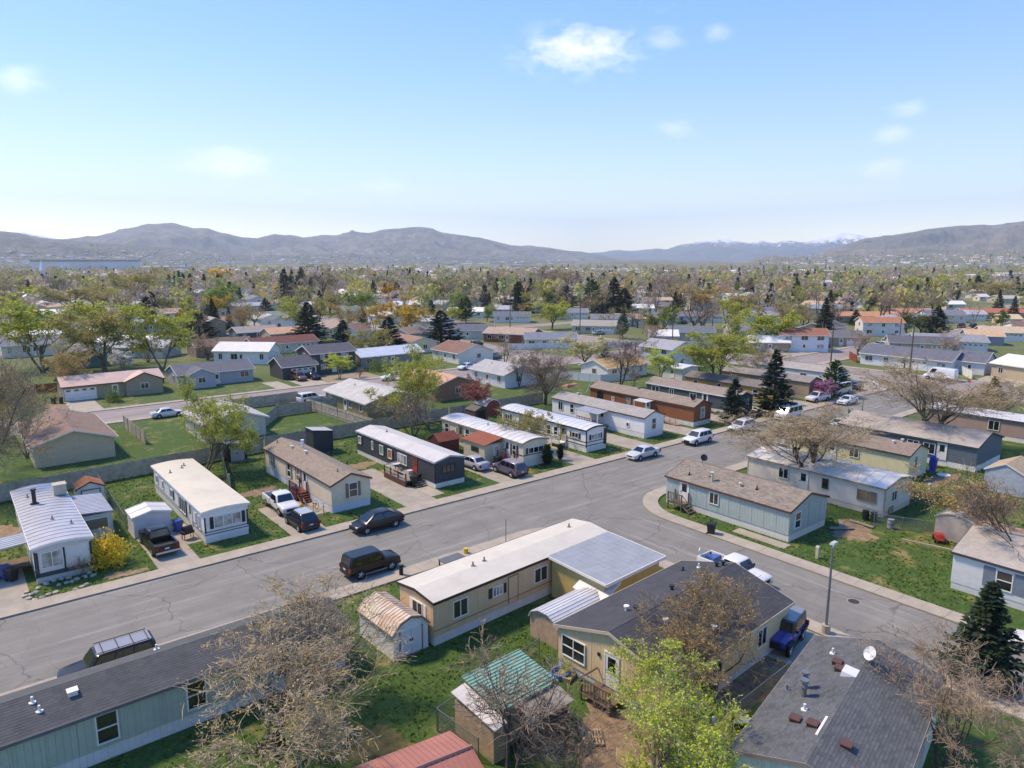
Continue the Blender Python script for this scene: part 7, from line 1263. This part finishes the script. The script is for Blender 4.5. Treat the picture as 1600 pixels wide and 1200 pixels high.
house('slate blue ranch house with dark roof and front gable', 40.6, 144.8, 0, 14, 8, '5a5d66', 'a4a9b2', 2.6, 1.3, None, wing=(-3.4, 5.0, 2.2, 2.6)); house('charcoal two-storey house with dark roof and pale shutters', 64.6, 143.7, 0, 10, 7.4, '4f4f58', '45464b', two=True, rise=1.3)
house('charcoal garage with white door beside the two-storey house', 56.0, 141.2, 0, 7.2, 7.0, '4f4f58', '45464b', 2.7, 1.5, .6, wins=[], name='attached_garage', cat='garage'); house('white roofed low house right of the charcoal two-storey house', 79.5, 144.6, 0, 16, 7, 'cdd3da', '8e8a86', metal=True)
house('tan house with brown roof at the left behind the fence', 10.9, 104, 90, 15.6, 8.3, '7b655a', 'd0bca2', 2.6, 1.35, wins=[], chim=False); house('brown sided house with pale grey roof and patio', 53.2, 101.8, 90, 14.6, 9.2, 'a9a8a5', '96805f', 2.6, 1.3, chim=False)
house('cream garage house behind the yellow green willow', 29.5, 100.2, 90, 9.5, 8, 'a3a2a0', 'cfcabd', 2.6, 1.3, wins=[]); house('brick coloured house with terracotta roof behind the reddish tree', 68.5, 105.5, 90, 12, 9, 'b98c72', 'a0705a'); house('white gable house with grey roof beside the grey trunked tree', 85.2, 107.5, 90, 11, 8, '9a9a9a', 'd3d8de')
house('white house with tan roof behind the vinyl fence', 108.5, 99.6, 0, 12, 7.5, 'b39468', 'dcdad6', 2.5, 1.3); house('white gable house with brown roof on the upper street', 97.2, 138.6, 90, 11, 10, '7a5a4e', 'dedcd4', 2.6, 1.7); house('grey ranch house with dark roof and front lawn', 127.6, 177.5, -50, 15, 7.5, '565a66', 'c5c8c8'); house('red brick house with wide tan roof', 131.6, 161.5, -62, 15, 9, 'a08a7a', '8a4a38')
house('pale ranch house with blue grey roof before the vinyl fence', 131.0, 144.4, -39, 14, 7, '6d7580', 'c9c5bc'); house('white two-storey house left of the largest green tree', *G(1042, 571), 90, 9, 8, '8d9096', 'cfd5d6', two=True); house('white flat garage behind the dark teal home', *G(1062, 590), 90, 5, 5, 'dcdcdc', 'd5d5d5', 2.4, .3, wins=[], metal=True, name='garden_garage', cat='garage')
house('long white ranch house with dark roof at the corner lawn', 169.6, 65.4, 90, 19, 8.4, '5b5e69', 'd9dcdf', 2.7, 1.7, -2.5); house('white gabled wing house beside the cargo van', 171.6, 53.4, 90, 5.5, 6.4, '5b5e69', 'd6d8da', 2.8, 1.8, wins=[])
house('cream house with pale roof at the right edge', 170.5, 40.2, 70, 16, 10, 'cfcfcb', 'b3a48c', 2.9, 1.5)
MIDH = [(345, 553, 14, 8, 0, '6e5a52', '8f8173', 0, 'brown roofed ranch house behind the slate blue one'), (440, 549, 17, 8, 0, '6a403a', 'd3cdc2', 0, 'white house with maroon roof behind the green hedge'), (447, 532, 12, 8, 0, 'b99076', 'b5a48c', 0, 'salmon roofed house left of the tall dark conifer'), (397, 530, 12, 8, 0, '8d8480', '56606e', 0, 'blue house with grey roof and skylight'),
        (333, 524, 7, 6, 90, '8f8a80', 'a58c70', 1, 'tan two-storey house among the evergreens'), (135, 570, 10, 7, 90, '60626b', '4d7f80', 0, 'teal cottage with dark roof behind the red fence'), (547, 494, 9, 7, 10, '5b7d6c', 'a9a595', 0, 'green roofed open pavilion house in mid distance'), (418, 503, 9, 7, 10, '6f8272', '9b9a8c', 0, 'green roofed cottage near the maroon fence'), (642, 531, 12, 8, 20, '7d6a5f', 'b5a58e', 0, 'tan house with brown roof left of the broad conifer'),
        (800, 503, 14, 7, -40, '5d6470', 'dcdcdc', 0, 'white cottage with blue grey roof'), (830, 487, 14, 8, -40, '8d8d90', 'a9a59c', 0, 'grey roofed house right of the tall conifer'), (893, 497, 13, 8, -40, '70747c', 'c9c9c4', 0, 'grey roofed house behind the rusty brown tree'), (930, 519, 14, 11, -52, '8f8c84', 'b6b7a6', 0, 'large sage green gable house beside the utility pole'), (955, 508, 14, 9, -50, '6a6e78', 'd6d8da', 0, 'white house with slate roof behind the sage gable house'),
        (985, 507, 12, 9, -50, 'a0826f', 'a78c7a', 0, 'brick pink house right of the sage gable house'), (1032, 505, 11, 8, -40, '666b74', 'd5d7d8', 0, 'white house with slate roof behind the mauve tree'), (1090, 503, 24, 8, -42, '6f666b', 'd3d3d0', 0, 'long white row house with grey roof'), (1078, 530, 13, 9, -45, '5e6570', 'a3a9a8', 0, 'sage house with slate roof behind the largest green tree'), (1035, 537, 8, 6, -45, 'd5d5d2', 'a9a9a5', 0, 'pale carport house beside the white fence'),
        (1165, 527, 12, 9, -45, '6b6c75', 'a89e92', 0, 'tan gable house with slate roof right of the largest tree'), (1186, 502, 14, 7, -42, '84868d', 'dcdde0', 0, 'white house with pale grey roof beyond the tan gable house'), (1197, 548, 10, 6, -42, 'd0d0ce', 'a3917c', 0, 'tan house with white roof under the dark trunked tree'), (1250, 547, 12, 8, -48, '8f5d49', 'dcdfe3', 1, 'white split-level house with red brown roof'), (1305, 538, 13, 9, -45, '5f5f63', 'a5978a', 0, 'dark grey roofed house beside the corner street'),
        (1372, 524, 12, 8, -48, 'a06a4c', 'd9d6d1', 1, 'white split-level house with orange brown roof'), (1350, 503, 24, 8, -42, 'b48063', 'a98f7c', 0, 'long house with orange tan roof'), (1412, 497, 20, 8, -42, 'b77f62', 'd3cdc4', 0, 'white house with long orange roof'), (1290, 490, 18, 8, -40, '7d8792', '9aa2a4', 0, 'long blue grey roofed house'), (1435, 549, 15, 9, -60, '54565c', 'b1a697', 0, 'dark roofed house behind the long white ranch house'),
        (1478, 545, 17, 10, -60, '7f8388', 'd6d7d8', 0, 'big grey roofed white house behind the ranch house'), (1533, 537, 9, 8, -60, 'b5977a', '8a909a', 0, 'slate blue gable house with tan roof'), (1566, 531, 13, 9, -60, 'b09c86', 'bcb2a4', 0, 'tan roofed house with patio at the right'), (1500, 500, 16, 7, -45, '9d9ba3', 'd8d8d8', 0, 'white house with lavender grey roof behind the vinyl fence'), (1545, 497, 24, 8, -45, 'a6624e', 'b59682', 0, 'long red roofed house on the far right'),
        (1572, 508, 7, 6, -45, 'c2ab84', 'c9b88f', 0, 'small cream house at the end of the vinyl fence'), (1570, 473, 14, 10, -30, 'a9a392', 'b3aa98', 0, 'beige barn on the far green field'), (1532, 470, 6, 5, -30, 'c9c4bb', 'd6d2ca', 0, 'small white shed beside the far beige barn'), (1487, 483, 9, 6, -40, 'd6d6d2', 'c9c4ba', 0, 'white flat roofed building among the right trees')]
for (u, v, L, Wd, rot, rc, wc, two, lb) in MIDH:
    x_, y_ = G(u, v); house(lb, x_, y_, rot, L, Wd, rc, wc, two=bool(two), gar=(L * .3 if L > 11 and not two else None))
# landmarks far off
r = thing('warehouse', 'huge pale grey warehouse far off at the left', 'warehouse', (*G(140, 424.5), 0), math.radians(38)); MB().box(-90, -40, 0, 90, 40, 20).build('wall', mat('warehouse_wall', 'd3d6da', .6, .05, .05), r); MB().box(-92, -42, 20, 92, 42, 23).build('roof', mat('warehouse_roof', '8a8f96', .7, .05, .05), r)
for i in range(12): MB().box(-84 + i * 14.5, -40.6, 1, -76 + i * 14.5, -40, 6).build('dock_door', mat('warehouse_door', 'c9ccd0', .6, .04), r)
MB().box(92.5, -36, 0, 260, 30, 8).build('low_wing', mat('warehouse_wing', 'b9bcbe', .6, .05, .05), r)
r = thing('church', 'white church with slender steeple among the left trees', 'church', (*G(84, 446), 0), math.radians(30)); P = profile('gable', 14, 6, 4); MB().prism([(-7, 0), (7, 0)] + P[::-1], -12, 12, 'x').build('wall', mat('church_wall', 'd6d4d0', .6, .05), r); roofparts(r, 24, 14, P, shingle('8a6f66'), WHITE, .5, .5)
MB().box(-11, -1.6, 0, -7.8, 1.6, 14).build('tower', mat('church_wall', 'd6d4d0', .6, .05), r); MB().hexa([(-11.2, -1.8, 14), (-7.6, -1.8, 14), (-7.6, 1.8, 14), (-11.2, 1.8, 14), (-9.45, -.05, 23), (-9.35, -.05, 23), (-9.35, .05, 23), (-9.45, .05, 23)]).build('steeple', mat('steeple_white', 'dfe0e2', .5, .04), r)
for i, (u, v, L, Wd, hgt, lb) in enumerate([(622, 421, 90, 30, 6, 'long white roofed store far off behind the bare trees'), (45, 419, 60, 30, 7, 'white flat building at the left horizon'), (1270, 430, 120, 35, 7, 'long pale store roofs far off at the right'), (1330, 436, 40, 25, 6, 'smaller pale store roof at the right'), (808, 417, 70, 30, 7, 'white roofed building at the far centre'), (1545, 441, 60, 25, 7, 'pale flat building beyond the right field'), (1585, 437, 50, 25, 7, 'pale flat building at the right edge horizon'), (700, 414, 90, 30, 8, 'white building at the foot of the mountains')]):
    x_, y_ = G(u, v); r = thing('far_store', lb, 'building', (x_, y_, 0), math.radians(40)); MB().box(-L / 2, -Wd / 2, 0, L / 2, Wd / 2, hgt).build('wall', mat('store_wall', 'c9c5bd', .6, .05, .1), r); MB().box(-L / 2 - .5, -Wd / 2 - .5, hgt, L / 2 + .5, Wd / 2 + .5, hgt + .8).build('roof', mat('store_roof', 'e0dfdc', .6, .05, .1), r)
    for k in range(6): MB().box(-L / 2 + L * (k + .25) / 6, -Wd / 2 - .1, .5, -L / 2 + L * (k + .75) / 6, -Wd / 2, hgt * .55).build('window', GLASS, r)
# ------------------------------------------------------------------ the far blocks: copies of a few houses, then one mass beyond
rng = random.Random(5); PROT = []
for i, (rc, wc) in enumerate([('85807d', 'e2ded5'), ('998a7e', 'e6e4df'), ('6c707a', 'd6d3cb'), ('8d6c60', 'dccab0'), ('b3b0ac', 'e6e6e4'), ('5d5b5d', 'c0ac94'), ('b59a86', 'd6c6ae'), ('9ba0a6', 'b5bebe'), ('d3d2ce', 'e6e6e3'), ('7b5a52', 'e6e2da')]):
    lb = 'far %s house with a %s roof among the trees' % (['cream', 'white', 'grey', 'tan', 'white', 'brown', 'sandy', 'sage', 'white', 'white'][i], ['grey', 'light brown', 'slate', 'red brown', 'pale grey', 'charcoal', 'tan', 'blue grey', 'whitish', 'maroon'][i])
    PROT.append((house(lb, 0, 0, 0, 14, 8, rc, wc, gar=4.5 if i % 2 else None, group='far houses with %s roofs' % ['grey', 'light brown', 'slate', 'red brown', 'pale grey', 'charcoal', 'tan', 'blue grey', 'whitish', 'maroon'][i]), [0]))
TAKEN = [(o.location.x, o.location.y, 9) for o in bpy.data.objects if o.parent is None and o.get('category') in ('house', 'garage', 'mobile home', 'church', 'car', 'pickup')]
def free(x, y, r): return all((x - a) ** 2 + (y - b) ** 2 > (r + c) ** 2 for a, b, c in TAKEN)
def onroad(x, y):
    return (141 < x < 159) or (80 < y < 92 and x > 157) or (112 < y < 130) or (110 < x < 130 and 127 < y < 300) or any((y - 3 < q < y + 11 and x < 120) or (q - 43 < y < q - 30 and x > 125) for q in (232, 300, 372, 450))
cand = []
for row in range(60):
    yy = 165 + row * 24 + (row % 2) * 5
    for k in range(-6, 60):
        x = k * 19 + rng.uniform(-3, 3); y = yy + rng.uniform(-3, 3)
        # shift the grid so that blocks turn with the valley
        cand.append((x, y))
for row in range(40):
    for k in range(0, 14):
        cand.append((172 + row * 22 + rng.uniform(-3, 3), -120 + k * 19 + rng.uniform(-3, 3)))
ok = []
for x, y in cand:
    if onroad(x, y): continue
    u, v, d = PX(x, y, 2)
    if d < 60 or not (-40 < u < 1640): continue
    if v > 560 or rng.random() < .12: continue
    if u > 1480 and 425 < v < 480 and rng.random() < .7: continue
    ok.append((d, x, y))
ok.sort(); placed = 0; far_h = []
for d, x, y in ok:
    if not free(x, y, 5.5): continue
    if placed < 285 and d < 640:
        p, c = PROT[rng.randrange(len(PROT))]; o = p if c[0] == 0 else dup(p); c[0] += 1; o.location = (x, y, 0); o.rotation_euler.z = rng.choice([0, math.pi / 2, -.75, .8]) + rng.uniform(-.06, .06); s = rng.uniform(.85, 1.15); o.scale = (s, rng.uniform(.9, 1.15), rng.uniform(.9, 1.2)); placed += 1; TAKEN.append((x, y, 6.5))
    else: far_h.append((x, y)); 
for p, c in PROT:
    if c[0] == 0: p.location = (-60 + 20 * PROT.index((p, c)), 420, 0)
def gable_mass(pts, name, label, seed, zf=None, smin=.8, smax=1.3):
    r = np.random.RandomState(seed); V = []; Fq = []; Mi = []; o = 0
    for x, y in pts:
        L, Wd, e, rs = 13 * r.uniform(smin, smax), 8 * r.uniform(smin, smax), 2.8 * r.uniform(.9, 1.6), 1.6; a = r.choice([0, 1.57, .8, -.7]); c, s = math.cos(a), math.sin(a); z = zf(x, y) if zf else 0
        P = [(-L / 2, -Wd / 2, 0), (L / 2, -Wd / 2, 0), (L / 2, Wd / 2, 0), (-L / 2, Wd / 2, 0), (-L / 2, -Wd / 2, e), (L / 2, -Wd / 2, e), (L / 2, Wd / 2, e), (-L / 2, Wd / 2, e), (-L / 2, 0, e + rs), (L / 2, 0, e + rs)]
        V += [(x + p * c - q * s, y + p * s + q * c, z + w - (1.5 if zf else 0)) for p, q, w in P]; k = int(r.randint(0, 5)); wm = int(r.randint(5, 8))
        for f, m in (((0, 1, 5, 4), wm), ((1, 2, 6, 5), wm), ((2, 3, 7, 6), wm), ((3, 0, 4, 7), wm), ((4, 5, 9, 8), k), ((6, 7, 8, 9), k), ((4, 8, 7, 7), wm), ((5, 6, 9, 9), wm)): Fq.append([i + o for i in f]); Mi.append(m)
        o += 10
    b = bpy.data.meshes.new(name); b.from_pydata(V, [], [tuple(dict.fromkeys(f)) for f in Fq])
    for q in ('8d8986', 'a09286', '70747e', 'd3d0ca', '8f7064', 'e6e4df', 'd8c8b0', 'd0cdc5'): b.materials.append(mat('far_paint', q, .8, .05, .2))
    b.polygons.foreach_set('material_index', Mi); b.update(); ob = link(name, b); return tag(ob, label, 'houses', None, 'stuff')
gable_mass(far_h, 'far_houses', 'many tiny roofs of the town in the far distance', 3)
# trees between the far houses
KW = ['bare', 'bare_pink', 'bud_tan', 'bud_olive', 'bud_orange', 'yg', 'green', 'gold', 'bare', 'bud_olive', 'olive', 'bare_pink', 'dark', 'spruce', 'bare_pink', 'bud_tan', 'bud_olive', 'bare', 'pine', 'dark', 'yg', 'olive', 'bud_tan', 'bare', 'dark', 'bare_pink']
NAMEK = {'bare': 'grey leafless', 'bare_pink': 'pinkish leafless', 'bud_tan': 'tan budding', 'bud_olive': 'olive budding', 'bud_orange': 'orange brown budding', 'yg': 'yellow green', 'green': 'green', 'gold': 'golden', 'olive': 'dark olive', 'dark': 'dark conifer', 'spruce': 'pointed spruce', 'pine': 'pine', 'white': 'white blossoming', 'lime': 'lime green'}
cand = []
for i in range(5200):
    u = rng.uniform(-40, 1640); d = 128 * (1 + rng.random() ** 2.1 * 7); ang = None
    v = 405 + F * CAMH / d * 1.0
    x, y = G(u, v)
    if onroad(x, y) or not free(x, y, .5): continue
    if v > 535 or (v > 494 and rng.random() < .3): continue
    if u > 1470 and 442 < v < 492 and rng.random() < .8: continue
    cand.append((math.hypot(x, y), x, y, u))
cand.sort(); n = 0; far_t = []
for d, x, y, u in cand:
    k = KW[rng.randrange(len(KW))]; far_t.append((d, x, y, k))
keep = []; rest = []
for i, q in enumerate(far_t):
    if len(keep) < 290 and q[0] < 600 and rng.random() < (.6 if q[0] < 200 else .45 if q[0] < 330 else .22): keep.append(q)
    elif q[0] > 330 and rng.random() < .6: rest.append(q)
for d, x, y, k in keep:
    h = rng.uniform(6.5, 13) * (1.1 if k in ('bare', 'bare_pink', 'bud_tan') else .9)
    lb = 'far %s tree between the distant houses' % NAMEK[k]; g = 'far %s trees' % NAMEK[k]
    if k in ('dark', 'spruce', 'pine'): put_conifer('far_tree', lb, x, y, h * 1.1, h * .5, k, {'dark': 4, 'spruce': 2, 'pine': 6}[k], g)
    else: put_tree('far_tree', lb, x, y, h, h * rng.uniform(.75, 1.05), k, rng.choice(['vase', 'upright']), 'lo', rng.randrange(4), g)
def tree_mass(pts, name, label, seed, zf=None, q=70, scale=1.0):
    r = np.random.RandomState(seed); cols = ['988878', 'ab9a8c', 'bcaa9c', 'a5a06c', 'b6b26e', 'b8a26c', 'c4b868', '2f4034', '8c9866', 'c0aa9e']; Vs = []; Mi = []
    for d, x, y, *_ in pts:
        m = r.choice(len(cols), p=[.12, .16, .16, .13, .09, .06, .03, .14, .05, .06]); h = r.uniform(6, 13) * scale; w = h * (.3 if m == 7 else r.uniform(.36, .55)); z = zf(x, y) if zf else 0
        t = r.rand(q); a = r.rand(q) * 6.283
        if m == 7: rad = w * (1 - t) * np.sqrt(r.rand(q)); zz = t * h
        else: zz = h * (.25 + .75 * t); rad = w * np.sqrt(np.clip(1 - ((t - .45) / .62) ** 2, 0, 1)) * r.rand(q) ** .4
        c = np.stack([x + rad * np.cos(a), y + rad * np.sin(a), z + zz], 1); s = h * r.uniform(.07, .15, (q, 1)); A = _norm(r.normal(0, 1, (q, 3))); A[:, 2] += (.9 if m < 3 else 0); A = _norm(A); B = _norm(np.cross(A, r.normal(0, 1, (q, 3)))); f = .3 if m < 3 else .75
        Vs.append(np.stack([c - A * s, c + B * s * f, c + A * s, c - B * s * f], 1).reshape(-1, 3)); Mi.append(np.full(q, m))
    V = np.concatenate(Vs); ob = link(name, arr_mesh(name, V, np.arange(len(V)).reshape(-1, 4), [leafm(c, c, 'far_leaf') for c in cols], np.concatenate(Mi))); return tag(ob, label, 'trees', None, 'stuff')
R2 = random.Random(9)
for i in range(2100):
    d = 480 * (3.6 / .8) ** R2.random() * .9; u = R2.uniform(-30, 1630); v = 405 + F * CAMH / d; x, y = G(u, v)
    if 1250 < u and d > 900 and R2.random() < .35: continue
    rest.append((math.hypot(x, y), x, y))
tree_mass(rest, 'far_woods', 'distant band of bare, budding and evergreen treetops across the valley', 4, q=58)
# specks of town and scrub on the foothills
def on_hill(names, n, seed, umin, umax, vmin, vmax):
    deps = bpy.context.evaluated_depsgraph_get(); r = random.Random(seed); res = []; Z = {}
    hit = [bpy.data.objects[q] for q in names]
    for i in range(n):
        d = RAY(r.uniform(umin, umax), vmin + (vmax - vmin) * r.random() ** .7); best = None
        for o in hit:
            ok_, loc, nor, idx = o.ray_cast(Vector((0, 0, CAMH)), Vector(d))
            if ok_ and (best is None or loc.length < best.length): best = loc.copy()
        if best is not None: res.append((best.length, best.x, best.y)); Z[(best.x, best.y)] = best.z
    return res, Z
bpy.context.view_layer.update(); HN = ['hills', 'mountains', 'bench_hills', 'long_mountain']
pts, Z = on_hill(HN, 1500, 3, -20, 900, 384, 412); p2, Z2 = on_hill(HN, 900, 4, 1180, 1630, 389, 415); pts += p2; Z.update(Z2)
tree_mass(pts, 'hillside_scrub', 'dark scrub and trees dotting the far foothills', 6, zf=lambda x, y: Z.get((x, y), 0) - 1, q=14, scale=1.5)
pts, Z3 = on_hill(HN, 420, 7, -20, 900, 391, 413); p2, Z4 = on_hill(HN, 200, 8, 1200, 1630, 396, 416); Z3.update(Z4)
gable_mass([(a[1], a[2]) for a in pts + p2], 'hillside_town', 'tiny pale houses of the town on the foothills', 9, zf=lambda x, y: Z3.get((x, y), 0), smin=1.0, smax=2.4)
